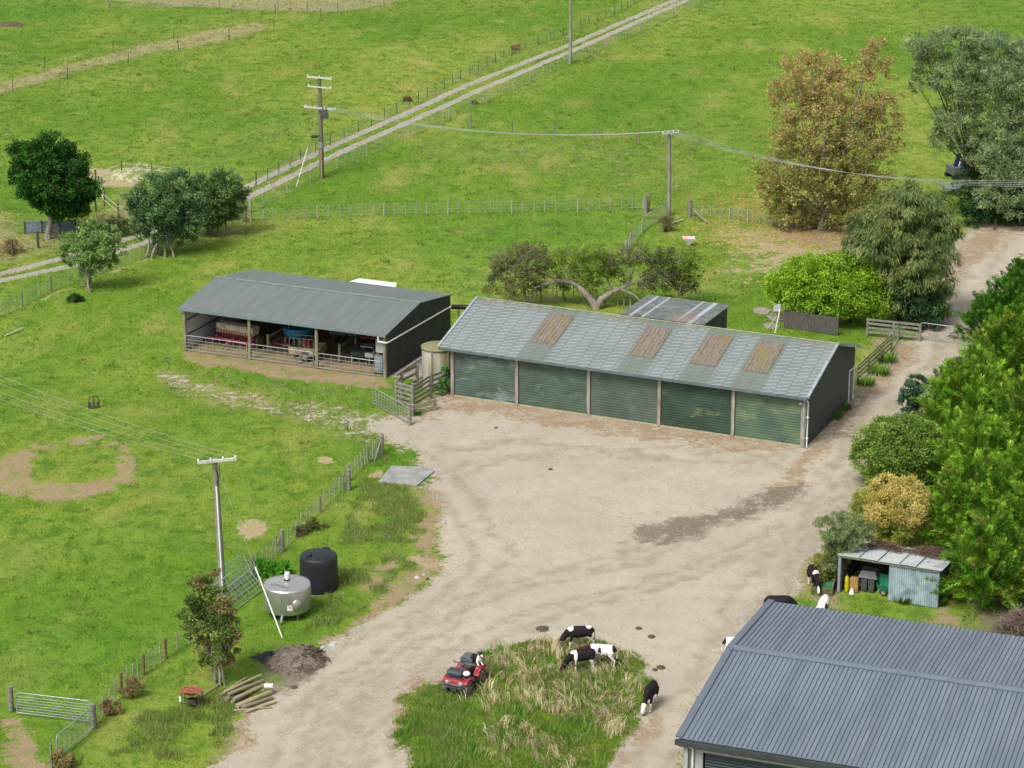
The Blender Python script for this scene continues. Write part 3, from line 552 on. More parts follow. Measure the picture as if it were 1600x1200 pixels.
# ---------------- big grey shed, bottom right
bg_ = thing('steel_shed', 'large blue-grey ribbed steel shed with dark gutter at lower right corner', 'shed', (bA.x, bA.y, 0), bR)
LB = 27.0; sl1 = (4.62 - 4.0) / 7.85
BR = M('steel_blue_roof', '#8f9ba8', '#808c99', 1.3, .5, .15, stretch=(1, .07, 1), c3='#98a0a5', n3=.9, lo3=.58, hi3=.72); BRr = BR
m = MB(); gable_roof(m, 0, LB, 0, 7.85, 14.9, 4.0, 4.66, 3.96, .05)
ribs = MB(); k1 = .66/7.85; k2 = -.70/7.05; u = .35
while u < LB - .1:
    for (wa, wb, za, kk) in ((.0, 7.62, 4.0, k1), (8.06, 14.9, 4.66 + .21*k2, k2)):
        za2 = za + .002; zb = za2 + (wb - wa) * kk
        vs = [(u-.022,wa,za2),(u-.010,wa,za2+.03),(u+.010,wa,za2+.03),(u+.022,wa,za2),(u-.022,wb,zb),(u-.010,wb,zb+.03),(u+.010,wb,zb+.03),(u+.022,wb,zb)]
        ribs.add(vs, [(0,1,2,3),(7,6,5,4),(4,5,1,0),(5,6,2,1),(6,7,3,2)])
    u += .205
m.build('roof', BR, bg_); rb = ribs.build('ribs', M('rib_shade', '#646e79', '#5c6670', 2, .5, .15), bg_)  # ribs coloured darker than the roof: their shadow side is painted in
m = MB(); m.add([(-.02,7.62,4.70),(LB,7.62,4.70),(LB,7.85,4.76),(-.02,7.85,4.76),(LB,8.08,4.70),(-.02,8.08,4.70)], [(0,1,2,3),(3,2,4,5)]); m.box(-.02, LB, 7.60, 7.63, 4.66, 4.70); m.box(-.02, LB, 8.07, 8.1, 4.65, 4.70); m.build('ridge_cap', M('ridge_steel', '#8793a0', '#7e8a97', 2, .45, .2), bg_)
m = MB(); m.beam((-.02, -.02, 4.03), (-.02, 7.85, 4.70), .3, .1); m.beam((-.02, 7.85, 4.70), (-.02, 14.9, 4.0), .3, .1); m.build('barge_flashing', M('barge_steel', '#7f8b98', '#77838f', 2, .45, .2), bg_)
m = MB(); m.box(-.15, LB, -.2, -.03, 3.72, 3.93); m.box(-.05, LB, -.02, .1, 3.6, 3.9); m.build('gutter', M('gutter_charcoal', '#55595c', '#4a4e51', 3, .4, .2), bg_)
m = MB(); m.beam((.0, -.06, 4.02), (LB, -.06, 4.02), .05, .02); 
m = MB(); m.box(.32, .9, .35, .5, 0, 3.75); m.box(.15, .33, .1, .5, 0, 3.8); m.box(5.75, 7.0, .35, .5, 0, 3.7); m.box(12.2, LB, .35, .5, 0, 3.7); m.box(.9, LB, .35, .5, 3.3, 3.75)
m.box(.33, LB-.3, 14.3, 14.4, 0, 3.8); m.prism([(.5,0),(14.3,0),(14.3,3.85),(7.85,4.55),(.5,3.9)], .15, .28, 'yz'); m.prism([(.5,0),(14.3,0),(14.3,3.85),(7.85,4.55),(.5,3.9)], LB-.4, LB-.28, 'yz'); m.build('wall', M('pale_panel', '#c3c4c2', '#b0b1af', 3, .7), bg_)
for a, b in ((.98, 5.7), (7.05, 12.1)): MB().box(a, b, .42, .5, 0, 3.3).build('roller_door', M('charcoal_roller', '#4a5560', '#434d57', 2, .5, .1, wave=('z', .13, .03, '#2d353d', .6)), bg_)
m = MB(); m.tube([(.12, .0, 3.75), (.2, .2, 3.55), (.2, .28, 3.5), (.2, .28, .1)], .055, 8); m.tube([(.46, -.1, 3.7), (.5, .22, 3.5), (.5, .26, 3.4), (.5, .26, .1)], .055, 8); m.build('downpipe', WHITE, bg_)
# ---------------- corrugated iron shed
CI = M('corrugated_iron', '#c8dbe2', '#a3b9c4', 1.8, .45, .2, k=.72, wave=('x', .11, .02, '#7d949f', .55), c3='#7f97a2', n3=.9, lo3=.5, hi3=.7)
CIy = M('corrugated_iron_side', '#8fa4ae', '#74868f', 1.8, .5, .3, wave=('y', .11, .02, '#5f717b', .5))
CIR = M('corrugated_iron_roof', '#e4e7e4', '#c8cfd0', .9, .5, .1, k=.75, wave=('x', .13, .02, '#9aa5a8', .45), c3='#8d8f88', n3=.7, lo3=.58, hi3=.7)
tin = thing('tin_shed', 'small corrugated iron shed with open left bay beside the conifers', 'shed', tA, tR)
T0, T1, TD = 2.1, 1.62, 3.1
def zt(w_): return T0 + (T1 - T0) * (w_ + .2) / (TD + .4)
for i, (a, b) in enumerate(((-.1, 1.05), (1.06, 2.0), (2.02, 3.1), (3.12, 3.95), (3.97, tL+.15))):
    m = MB(); dz = .02 * (i % 2); w1 = TD + .2 - (.6 if i == 1 else 0)
    m.add([(a,-.2,zt(-.2)+dz),(b,-.2,zt(-.2)+dz),(b,w1,zt(w1)+dz),(a,w1,zt(w1)+dz),(a,-.2,zt(-.2)+dz-.02),(b,-.2,zt(-.2)+dz-.02),(b,w1,zt(w1)+dz-.02),(a,w1,zt(w1)+dz-.02)], [(0,1,2,3),(7,6,5,4),(0,4,5,1),(1,5,6,2),(2,6,7,3),(3,7,4,0)])
    m.build('roof_sheet', CIR, tin)
for a in (1.03, 2.0, 3.1, 3.95):
    MB().add([(a-.025,-.21,zt(-.2)+.045),(a+.025,-.21,zt(-.2)+.045),(a+.025,TD+.1,zt(TD)+.045),(a-.025,TD+.1,zt(TD)+.045)], [(0,1,2,3)]).build('sheet_lap', M('lap_dark', '#7d8586', '#6b7374', 3, .6), tin)
MB().box(2.55, tL, 0, .05, 0, 1.98).build('wall', CI, tin); m = MB(); m.prism([(.05,0),(TD,0),(TD,1.6),(.05,2.0)], tL-.05, tL, 'yz'); m.build('wall', CIy, tin)
m = MB(); m.prism([(.05,0),(TD,0),(TD,1.6),(.05,2.0)], .08, .12, 'yz'); m.build('wall', M('rusty_inside', '#7d7872', '#5b554f', 2, .7, wave=('y', .11, .02, '#4b4640', .5)), tin); MB().box(.1, tL-.06, TD-.05, TD, 0, 1.6).build('wall', M('rusty_inside_back', '#6d6862', '#4b4540', 2, .7, wave=('x', .11, .02, '#3b3631', .5)), tin)
MB().box(-.05, .08, -.08, .05, 0, 2.05).build('post', M('bluegrey_post', '#a3b0b6', '#8b989e', 4, .7), tin); MB().beam((0, -.1, 2.0), (tL, -.1, 2.0), .06, .1).build('lintel', WOODG, tin)
# ================================================================ props
def at(px, py, dz=0): p_ = P(px, py); p_.z = gz(p_.x, p_.y) + dz if dz is not None else 0; return p_
def rzto(a, b): d = P(*b) - P(*a); return math.atan2(d.y, d.x)
# ---- concrete tanks between the sheds
TKM = M('tank_concrete', '#b8b4aa', '#9c9888', 1.6, .95, c3='#8f9058', n3=.9, lo3=.45, hi3=.62, stretch=(1, 1, .35))
TKT = M('tank_top', '#9c9672', '#8a8a60', 2.5, .95, c3='#b5ae98', n3=1.2)
for px, py, r, h, lab in ((684, 603, .98, 2.55, 'lichen stained concrete water tank between the two sheds'), (706, 592, .85, 2.3, 'concrete water tank tucked under the garage eave behind the first tank')):
    t = thing('concrete_tank', lab, 'water tank', P(px, py), .3, 'concrete water tanks between the sheds')
    m = MB(); m.lathe([(r,0),(r,h),(r-.03,h+.02)], 32); [m.cbox((r*math.cos(a)*1.01, r*math.sin(a)*1.01, h/2), (.1,.1,h*.98)) for a in (-2.2,-1.1,0.0)]; m.build('tank_wall', TKM, t)
    m = MB(); m.lathe([(r-.05,h-.05),(r+.05,h-.02),(r+.05,h+.1),(r-.06,h+.15),(0.01,h+.22)], 32); m.build('tank_lid', TKT, t)
m = MB(); p0 = P(690, 600); m.tube([p0+Vector((.2,.3,2.6)), p0+Vector((.25,.3,3.1)), p0+Vector((1.3,.6,3.3))], .03, 6); tag(m.build('tank_pipe', GALV), 'thin galvanised pipe rising from the concrete tank to the garage', 'pipe')
m = MB(); c = [wpt(sA,sU,sW,sL+.02,.3), wpt(sA,sU,sW,sL+2.0,.5), wpt(sA,sU,sW,sL+2.0,9), wpt(sA,sU,sW,sL+.02,9)]; m.prism([(p_.x,p_.y) for p_ in c], -.1, .04, 'xy'); tag(m.build('concrete_path', CONC), kind='structure')
# ---- concrete slab in the yard
m = MB(); m.prism([tuple(P(*q))[:2] for q in ((591,754),(651,760),(679,737),(660,731),(612,729))], -.1, .07, 'xy'); BLD.append(np.array([tuple(P(*q))[:2] for q in ((591,754),(651,760),(679,737),(660,731),(612,729))])); tag(m.build('concrete_slab', M('slab_concrete', '#b3b4ae', '#9d9e98', 1.4, .9, c3='#868478', n3=1.1)), kind='structure')
m = MB(); m.prism([tuple(P(*q))[:2] for q in ((1322,633),(1343,634),(1346,624),(1330,620))], -.1, .05, 'xy'); tag(m.build('door_step', CONC), kind='structure')
for i, (px, py, s_) in enumerate(((1190, 486, .55), (1212, 497, .6), (1205, 510, .5))):
    m = MB(); c = P(px, py); g_ = random.Random(i); m.prism([(c.x + s_*math.cos(a)*g_.uniform(.8,1.3), c.y + 1.6*s_*math.sin(a)*g_.uniform(.8,1.3)) for a in np.arange(0, 6.2, .9)], -.05, .06, 'xy'); tag(m.build('paving_slab', CONC), kind='structure')
# ---- timber stock rails beside tank
yd = thing('timber_rails', 'weathered timber loading rails in front of the concrete tank', 'rail pen', at(617, 637, 0))
def rel(px, py, z=0, o=yd): return P(px, py) - o.location + Vector((0, 0, z))
pp = [(619,632,1.55),(645,640,1.7),(673,622,1.6),(700,611,1.5),(628,618,1.5),(652,606,1.5)]
for px, py, h in pp:
    m = MB(); q = rel(px, py); m.tube([q, q+Vector((0,0,h))], [.11,.1], 8); m.build('post', WOODG, yd)
def rails(a, b, zs, w_=.15, t=.045, par=yd, name='rail'):
    for z in zs: m = MB(); m.beam(rel(*a, z, par), rel(*b, z, par), t, w_); m.build(name, WOODG, par)
rails((619,632),(645,640),(.3,.6,.9,1.2,1.45)); rails((645,640),(673,622),(.3,.6,.9,1.2,1.45)); rails((673,622),(700,611),(.4,.75,1.1,1.4)); rails((619,632),(628,618),(.4,.9,1.3)); rails((628,618),(652,606),(.5,1.0,1.45))
m = MB(); m.tube([rel(619,622,1.5), rel(660,600,1.75)], .1, 8); m.build('top_log', WOODG, yd)
m = MB(); m.beam(rel(644,650,.55), rel(682,640,.55), .05, .3); m.beam(rel(644,650,.15), rel(682,640,.15), .05, .26); m.build('ramp_side', M('fresh_plank', '#c2b89c', '#a39a80', 7, .9, stretch=(.3,1,1)), yd)
for q in ((645,650),(679,640)): m = MB(); m.tube([rel(*q,0), rel(*q,.75)], .09, 8); m.build('post', WOODG, yd)
# ---- tube gates
TUBE = M('gate_tube', '#c6cdd0', '#a9b0b3', 10, .4, .4)
def gate(name, label, a, b, h=1.05, mesh=True, nv=7, nh=5, group=None, curved=True, z0=.12, rad=.028, hrs=None, cat='gate', world=None, drop=0):
    A, B = (P(*a), P(*b)) if world is None else world; A.z = B.z = 0
    L = (B - A).length; t = thing(name, label, cat, A, math.atan2(B.y-A.y, B.x-A.x), group)
    r = .18 if curved else .01; m = MB()
    top = [(0, 0, z0), (0, 0, z0+h-r), (r*.3, 0, z0+h-r*.3), (r, 0, z0+h), (L-r, 0, z0+h), (L-r*.3, 0, z0+h-r*.3), (L, 0, z0+h-r), (L, 0, z0), (0, 0, z0)]
    m.tube(top, rad, 6); m.build('gate_frame', TUBE, t); m = MB()
    for k in range(1, nv): m.tube([(L*k/nv, 0, z0), (L*k/nv, 0, z0+h)], rad*.5, 4)
    for k in range(1, nh): m.tube([(0, 0, z0+h*k/nh*.95), (L, 0, z0+h*k/nh*.95)], rad*(.5 if mesh else .8), 4)
    m.build('mesh_panel', TUBE, t); return t
for i, (a, b) in enumerate(((.2, 4.8), (5.0, 9.65), (9.95, 14.45))):
    lab = ('curved metal gate across the left bay of the implement shed', 'curved metal gate across the middle bay of the implement shed', 'curved metal gate across the right bay of the implement shed')[i]
    gate('farm_gate', lab, 0, 0, .95, world=(wpt(sA,sU,sW,a,-.05), wpt(sA,sU,sW,b,-.05)), nv=9, nh=4, group='gates across the implement shed bays')
gate('farm_gate', 'open metal mesh gate standing in grass by the timber loading rails', (583,632), (638,664), 1.0, nv=12, nh=5)
m = MB(); q = P(640, 664); m.tube([q, q+Vector((0,0,1.3))], .12, 8); tag(m.build('gate_post', WOODG), 'grey strainer post at the end of the open mesh gate', 'post')
gate('farm_gate', 'galvanised gate lying across the paddock corner, left of the angled one', (27,1117), (144,1131), 1.0, nv=4, nh=7, group='gates at the lower left corner')
gate('farm_gate', 'galvanised gate swung toward the camera from the corner post', (90,1186), (150,1137), 1.0, nv=8, nh=5, group='gates at the lower left corner')
for px, py, lab in ((18,1110,'grey timber strainer post left of the lower left gate'), (147,1138,'timber strainer post where the two lower left gates meet'), (81,1200,'thin post holding the near end of the swung gate')):
    m = MB(); q = P(px, py); m.tube([q, q+Vector((0,0,1.2))], .13 if px != 81 else .06, 8); tag(m.build('gate_post', WOODG), lab, 'post', 'posts at the lower left gates')
gate('farm_gate', 'open metal gate across the driveway beside the bright hedge', (1437,530), (1490,537), 1.05, nv=4, nh=2)
gate('small_gate', 'short mesh gate between timber rails at the driveway corner', (1392,548), (1405,528), 1.1, nv=4, nh=4)
gate('small_gate', 'low mesh hurdle leading to the tall pole in the field', (1003,362), (1040,338), 1.0, nv=7, nh=5)
# gates leaning near vat
for i, (a, b, tilt) in enumerate((((342,935),(396,900),.5), ((352,950),(410,908),.62), ((362,962),(414,922),.75))):
    t = gate('metal_hurdle', ('metal mesh hurdle at the back of the leaning stack', 'metal mesh hurdle in the middle of the leaning stack', 'metal mesh hurdle at the front of the leaning stack beside the steel vat')[i], a, b, 1.15, nv=6, nh=5, group='hurdles leaning by the steel vat', curved=False, rad=.025); t.rotation_euler = (-tilt, 0, t.rotation_euler[2])
# ---- rail fence at driveway, board fence
def pfence(name, label, pts, rail_zs, ph=1.15, sp_=2.2, cat='fence', mat=None, rw=.14, pr=.09, group=None):
    mat = mat or WOODG; o = P(*pts[0]); t = thing(name, label, cat, o, 0, group); W_ = [P(*q) - o for q in pts]
    for a, b in zip(W_[:-1], W_[1:]):
        n = max(1, round((b - a).length / sp_))
        for k in range(n + (b is W_[-1])): q = a + (b - a) * (k / n); m = MB(); m.tube([q, q+Vector((0,0,ph))], pr, 8); m.build('post', mat, t)
        for z in rail_zs: m = MB(); m.beam(a + Vector((0,0,z)), b + Vector((0,0,z)), .05, rw); m.build('rail', mat, t)
    return t
RY = M('mossy_rail', '#b0ae86', '#8f8f68', 6, .9)
pfence('rail_fence', 'four rail timber fence below the bright green hedge', [(1355,524),(1437,533)], (.25,.55,.85,1.12))
pfence('rail_fence', 'mossy rail fence running along the driveway from the garage corner', [(1338,600),(1392,549)], (.3,.6,.9,1.15), mat=RY)
o = P(1224, 512); t = thing('board_fence', 'dark weathered vertical board fence under the bright hedge', 'fence', o, rzto((1224,512),(1307,524)))
L = (P(1307,524)-o).length; m = MB(); g_ = random.Random(3); k = 0.0
while k < L: w_ = .15; m.box(k, k+w_-.012, 0, .03, .02, 1.25+g_.uniform(-.02,.02)); k += w_
m.build('boards', M('dark_boards', '#77736c', '#55514b', 5, .9, stretch=(6,1,.4)), t); m = MB(); [m.box(0, L, .03, .09, z, z+.1) for z in (.3,.95)]; m.build('rail', WOODG, t)
for k in (0, L/2, L): MB().box(k-.05, k+.05, .09, .19, 0, 1.3).build('post', WOODG, t)
# white post with sign box, stays
o = P(1212, 545); t = thing('washing_line_post', 'pale slanting pole with white panel and stays behind the garage', 'pole', o)
q = lambda px, py, z: PV(px, py, o.y + 0) - o
m = MB(); m.tube([q(1211,520,0), q(1219,483,0)], .05, 6); m.build('pole', WHITE, t); m = MB(); m.tube([q(1199,514,0), q(1213,494,0)], .035, 6); m.build('stay', M('stay_yellow', '#cfcfa0', None, rough=.6), t)
m = MB(); a = q(1214,484,0); m.add([a+Vector((-.25,0,-.1)), a+Vector((.22,.1,-.15)), a+Vector((.25,.1,.38)), a+Vector((-.2,0,.3)), a+Vector((-.25,.04,-.1)), a+Vector((.22,.14,-.15)), a+Vector((.25,.14,.38)), a+Vector((-.2,.04,.3))], [(0,1,2,3),(7,6,5,4),(0,4,5,1),(1,5,6,2),(2,6,7,3),(3,7,4,0)]); m.build('panel', M('panel_lilac', '#d5d8e4', '#c3c6d4', 6, .5, k=.75), t)
# triangular marker
o = P(1076, 385); t = thing('triangular_marker', 'white three-sided marker with reddish top standing point down in the field', 'marker', o)
m = MB(); m.add([(-.02,-.02,0),(.02,-.02,0),(-.42,-.25,.62),(.42,-.25,.62),(0,.5,.66)], [(0,1,3,2),(1,4,3),(0,2,4)]); m.build('side_panel', M('marker_white', '#d9d9d6', '#c5c2bf', 5, .6, k=.75), t)
m = MB(); m.add([(-.44,-.26,.63),(.44,-.26,.63),(.5,.45,.68),(-.5,.45,.68)], [(0,1,2,3)]); m.build('top_panel', M('marker_top', '#e2cfc8', '#cf8f7e', 3, .6, k=.75, lo=.5, hi=.6), t)
# ================================================================ wire and batten fences
pm_ = {}
def postmesh(r, h, mat, n=6):
    key = (r, h, mat.name)
    if key not in pm_: m = MB(); m.tube([(0,0,-.1),(0,0,h)], [r*1.05, r], n); pm_[key] = m.mesh('post', mat)
    return pm_[key]
def battenmesh(h, mat):
    key = ('b', h, mat.name)
    if key not in pm_: m = MB(); m.box(-.025,.025,-.02,.02,0,h); pm_[key] = m.mesh('batten', mat)
    return pm_[key]
WIRE = M('fence_wire', '#a3a8a6', None, rough=.5, metal=.3); WTAPE = M('white_tape', '#f2f2ea', None, rough=.6, k=.85)
PW = M('pale_post', '#c7c4b5', '#a3a08f', 8, .9); PD = M('dark_post', '#6f695a', '#544e42', 8, .9); PG = M('green_post', '#a9b08a', '#8d9478', 8, .9)
def wfence(label, pts, psp, nb, h=1.05, r=.07, pmat=PW, bmat=PW, wires=(.2,.45,.7,.95), wr=.012, name='wire_fence', group='post and wire farm fences', strain=(), wmat=WIRE, seed=0):
    o = at(*pts[0]); t = thing(name, label, 'fence', o, 0, group); Wp = [at(*q) - o for q in pts]; g_ = random.Random(seed + len(label)); pb = 0; npst = 0
    for si, (a, b) in enumerate(zip(Wp[:-1], Wp[1:])):
        n = max(1, round((b - a).length / psp))
        for k in range(n + (si == len(Wp) - 2)):
            q = a + (b - a) * (k / n); st = (si, k) in strain or (k == 0 and si == 0)
            if npst < 100: x = link('post', postmesh(r*1.5 if st else r, h*(1.15 if st else 1), pmat), t, q, g_.uniform(0, 3)); x.rotation_euler[0] = g_.gauss(0, .03); x.rotation_euler[1] = g_.gauss(0, .03); npst += 1
            if k < n:
                for j in range(1, nb + 1):
                    if pb >= 100: break
                    q2 = a + (b - a) * ((k + j / (nb + 1)) / n); x = link('batten', battenmesh(h*.95, bmat), t, q2 + Vector((0,0,.03)), g_.uniform(0, 3)); x.rotation_euler[0] = g_.gauss(0, .05); x.rotation_euler[1] = g_.gauss(0, .05); pb += 1
    m = MB()
    for z in wires: m.tube([q + Vector((0,0,z)) for q in Wp], wr, 3, cap=False)
    m.build('wire', wmat, t); return t
wfence('long post and batten fence crossing the field behind the implement shed', [(392,345),(600,337),(800,333),(1005,327)], 6.5, 5)
wfence('batten fence along the near side of the two-wheel gravel track', [(392,332),(503,276),(640,213),(760,160),(891,101),(1000,50),(1100,4),(1200,-42)], 9, 5, h=1.0)
wfence('fence with leaning old posts beside the left end of the gravel track', [(-20,505),(35,478),(80,455),(150,430),(240,400),(330,362),(385,345)], 4.2, 4, h=1.15, pmat=WOODG)
wfence('post and batten fence between the paddock and the yard, running to the tanks', [(597,706),(575,722),(545,752),(500,800),(440,862),(395,898)], 5.2, 5, h=1.0, pmat=WOODG)
wfence('post and batten fence dropping from the shrub to the lower left gates', [(330,985),(260,1030),(225,1055),(190,1085),(150,1132)], 3.6, 3, h=1.05, pmat=M('rusty_post', '#9a7d5c', '#7a6248', 6, .9))
wfence('dark staked fence on the far side of the gravel track', [(400,290),(470,250),(560,205),(640,165),(720,125),(800,85),(880,55),(960,22),(1040,-20)], 5.0, 1, h=1.0, r=.035, pmat=PD, bmat=PD)
wfence('row of pale posts across the field above the power lines', [(735,200),(800,207),(866,213),(930,219),(998,224)], 9.5, 0, h=1.1, r=.06, pmat=WOODG, wires=(.9,), wr=.006)
wfence('white wire and batten fence from the corner post toward the autumn tree', [(1080,338),(1140,342),(1168,346),(1205,352),(1290,358)], 4.2, 3, h=1.05)
wfence('upper dark stake fence along the pale dry grass strip', [(-30,120),(70,108),(177,82),(271,60),(363,30),(430,22)], 17, 0, h=1.25, r=.035, pmat=PD, wires=(.6,.9), wr=.008)
wfence('lower dark stake fence along the pale dry grass strip', [(-30,155),(20,142),(106,122),(200,100),(279,80),(358,62),(428,44),(502,30)], 12, 0, h=1.25, r=.035, pmat=PD, wires=(.6,.9), wr=.008)
wfence('far fence at the top edge of the pale field', [(170,12),(343,14),(434,17),(480,18),(527,20),(600,8)], 14, 2, h=1.2, r=.06, pmat=WOODG)
wfence('curving white tape fence behind the grey-green trees', [(150,288),(190,272),(238,274),(296,283)], 6, 0, h=1.1, r=.05, pmat=PD, wires=(.5,.9), wr=.01, wmat=WTAPE)
wfence('white tape fence sagging between stakes below the pale mound', [(150,330),(163,312),(158,296)], 4, 0, h=1.1, r=.05, pmat=PD, wires=(.8,), wr=.01, wmat=WTAPE)
wfence('white tape fence crossing the weeds between the dark tree and the grey-green trees', [(155,300),(163,322),(185,340),(240,338)], 7, 0, h=1.2, r=.05, pmat=PD, wires=(.5,.95), wr=.012, wmat=WTAPE)
wfence('green topped posts and battens beneath the gnarled tree behind the garage', [(820,478),(845,468),(880,470),(945,478),(985,478)], 4.4, 3, h=1.25, r=.08, pmat=PG, wires=(.5,.9))
wfence('short fence between the gnarled tree and the low mesh hurdle', [(978,400),(985,385),(1003,364)], 6, 4, h=1.05)
wfence('old stub fence posts at the far left beside the dark evergreen', [(-20,405),(20,400),(60,388),(125,372)], 2.5, 0, h=1.3, r=.1, pmat=PD, wires=(.6,))
for a, b, lab in (((1009,332),(985,320),'stout strainer post with leaning prop at the end of the long field fence'), ((1078,338),(1070,345),'stout strainer post right of the tall field pole'), ((383,346),(370,352),'double strainer posts at the right end of the grey-green trees')):
    o = at(*a); t = thing('strainer_post', lab, 'post', o); m = MB(); m.tube([(0,0,0),(0,0,1.35)], .17, 8); m.build('post', WOODG, t)
    m = MB(); m.tube([(.25,.5,0),(.35,.4,1.55)] if a[0] == 1009 else [(.0,.0,1.0),(-1.6,.2,1.0)] if a[0] == 383 else [(1.2,-2.2,.05),(.2,-.3,.7)], .08, 6); m.build('prop', WOODG, t)
for px, py, dx, dy, L, lab in ((8,526,.9,1.6,1.9,'pale plank lying in the left pasture'), (1050,350,.9,.9,1.6,'pale pole lying behind the twiggy bush'), (980,1018,.4,-1.0,1.1,'white board lying on the grass island beside the calves'), (1015,325,-1.6,-.4,2,'fallen pale rail beside the strainer post'), (205,455,0,0,0,None)):
    if lab: o = at(px, py, .1); m = MB(); m.beam((0,0,0), (dx, dy, .06), .12, .05); x = m.build('plank', M('pale_plank', '#d3cfc2', '#b3af9f', 6, .8)); x.location = o; tag(x, lab, 'plank')
# strainers of the paddock fence
for px, py, lab in ((596,712,'brown strainer post with leaning prop at the top of the paddock fence'), (545,765,'grey strainer post midway along the paddock fence'), (441,862,'pair of strainer posts beside the black tank')):
    o = at(px, py); t = thing('strainer_post', lab, 'post', o); m = MB(); m.tube([(0,0,0),(0,0,1.25)], .13, 8); m.build('post', WOODG, t)
    m = MB(); m.tube([(-.35,-.8,0),(-.08,-.1,.8)] if px == 596 else [(-.3,-.2,0),(-.3,-.2,1.0)], .06, 6); m.build('prop', WOODG, t)
# ================================================================ power poles and lines
PCON = M('pole_grey', '#a9a89c', '#8e8c80', 3, .85, stretch=(1,1,.3)); PWD = M('pole_wood', '#8f8777', '#736b5c', 3, .9, stretch=(1,1,.2))
INS = M('insulator_white', '#e8e8e4', None, rough=.3, k=.85)
def crossarm(par, z, L, ang, w_=.12, mat=None, nins=4, dy=-.18, lean=0.0):
    c, s_ = math.cos(ang), math.sin(ang); m = MB(); m.beam((-L/2*c, -L/2*s_+dy, z-lean), (L/2*c, L/2*s_+dy, z+lean), w_, w_); m.build('crossarm', mat or M('arm_pale', '#dcdcd6', '#c4c4bc', 4, .6, k=.75), par)
    out = []
    for k in range(nins):
        f = -.95 + 1.9 * k / (nins - 1) if nins > 1 else 0; q = Vector((L/2*f*c, L/2*f*s_+dy, z+lean*f+.06)); m = MB(); m.lathe([(.02,0),(.05,.03),(.05,.08),(.03,.12),(.0,.14)], 8, tuple(q)); m.build('insulator', INS, par); out.append(par.location + q + Vector((0,0,.13)))
    return out
p1 = thing('power_pole', 'grey power pole with white crossarm and white conduit beside the steel vat', 'power pole', at(348, 928), 0)
m = MB(); m.tube([(0,0,0),(-.12,0,7.3)], [.19,.13], 10); m.build('pole', PCON, p1)
m = MB(); m.tube([(.03,-.18,.1),(-.08,-.15,5.9)], .05, 6); m.build('conduit', WHITE, p1); m = MB(); m.tube([(-.12,-.12,6.9),(.05,-.2,6.3),(-.05,-.2,5.9)], .02, 5); m.tube([(.1,-.1,7.0),(.12,-.2,6.5),(-.05,-.2,6.1)], .02, 5); m.build('cable_tail', DARK, p1)
e1 = crossarm(p1, 7.25, 1.95, .28, .13, lean=.0)
m = MB(); a = at(441, 996) - p1.location; b = Vector((0.05,0,6.6)); c_ = a + (b - a) * .42; m.tube([a, c_], .035, 6); m.build('stay_guard', WHITE, p1); m = MB(); m.tube([c_, b], .012, 4); m.build('stay_wire', WIRE, p1)
p2 = thing('power_pole', 'tall timber power pole with transformer and several crossarms by the gravel track', 'power pole', at(503, 278), 0)
m = MB(); m.tube([(0,0,0),(.0,0,8.6)], [.22,.15], 10); m.build('pole', PWD, p2)
crossarm(p2, 8.55, 2.1, -.2, .12, nins=3, lean=-.05); crossarm(p2, 7.75, 2.0, -.2, .1, nins=2, lean=-.05); e2 = crossarm(p2, 6.0, 2.7, -.2, .13, nins=4, lean=-.06)
m = MB(); m.cbox((.35,-.35,5.55), (.62,.5,.7)); m.tube([(.2,-.35,5.9),(.2,-.35,6.15)], .05, 6); m.tube([(.5,-.35,5.9),(.5,-.35,6.15)], .05, 6); [m.cbox((.35+d_,-.62,5.55),(.04,.06,.6)) for d_ in (-.2,0,.2)]; m.build('transformer', M('transformer_grey', '#6c7070', '#565a5a', 5, .5), p2)
m = MB(); m.tube([(-.15,0,3.65),(-.5,-.1,3.6)], .03, 6); m.lathe([(.05,3.5),(.32,3.52),(.34,3.6),(.3,3.66),(.05,3.66)], 14, (-.55,-.1,0)); m.build('disc_bracket', DPM, p2)  # flat black disc on a short arm, no lamp
m = MB(); m.lathe([(.235,2.6),(.235,3.15)], 10); m.build('metal_sleeve', GALV, p2); m = MB(); m.tube([(.02,-.22,.1),(.02,-.21,2.5)], .06, 6); m.build('cable_cover', M('cable_cover', '#c9ae74', '#a98f5a', 3, .7), p2)
m = MB(); a = at(463, 292) - p2.location; b = Vector((-.1,0,5.9)); c_ = a + (b-a)*.5; m.tube([a, c_], .045, 6); m.build('stay_guard', M('stay_cream', '#d8d2bb', None, rough=.6, k=.75), p2); m = MB(); m.tube([c_, b], .012, 4); m.build('stay_wire', WIRE, p2)
p3 = thing('power_pole', 'slim grey pole standing in the field behind the twiggy bush', 'power pole', at(1045, 337), 0)
m = MB(); m.tube([(0,0,0),(-.1,0,6.85)], [.18,.14], 10); m.build('pole', PCON, p3); e3 = crossarm(p3, 6.7, 1.5, .5, .09, nins=4, dy=-.16)
p4 = thing('power_pole', 'distant bare pole beside the gravel track, its top above the picture', 'power pole', at(891, 99), 0)
m = MB(); m.tube([(0,0,0),(0,0,10.3)], [.2,.14], 10); m.build('pole', PCON, p4); e4 = crossarm(p4, 10.1, 2.2, -.2, .12, nins=3)
CAB = M('cable_pale', '#c9cbc6', '#a8aaa5', .4, .5, .2)
def cable(a, b, sag, r=.022, label='', group='overhead power lines'):
    a, b = Vector(a), Vector(b); n = 28; m = MB(); pts = [a.lerp(b, k/n) - Vector((0,0,sag*4*(k/n)*(1-k/n))) for k in range(n+1)]; m.tube(pts, r, 4)
    tag(m.build('power_line', CAB), label, 'power line', group)
far = [PV(-330, y, p1.location.y + 26) for y in (430, 445, 462, 475)]
names4 = ('topmost', 'second', 'third', 'lowest')
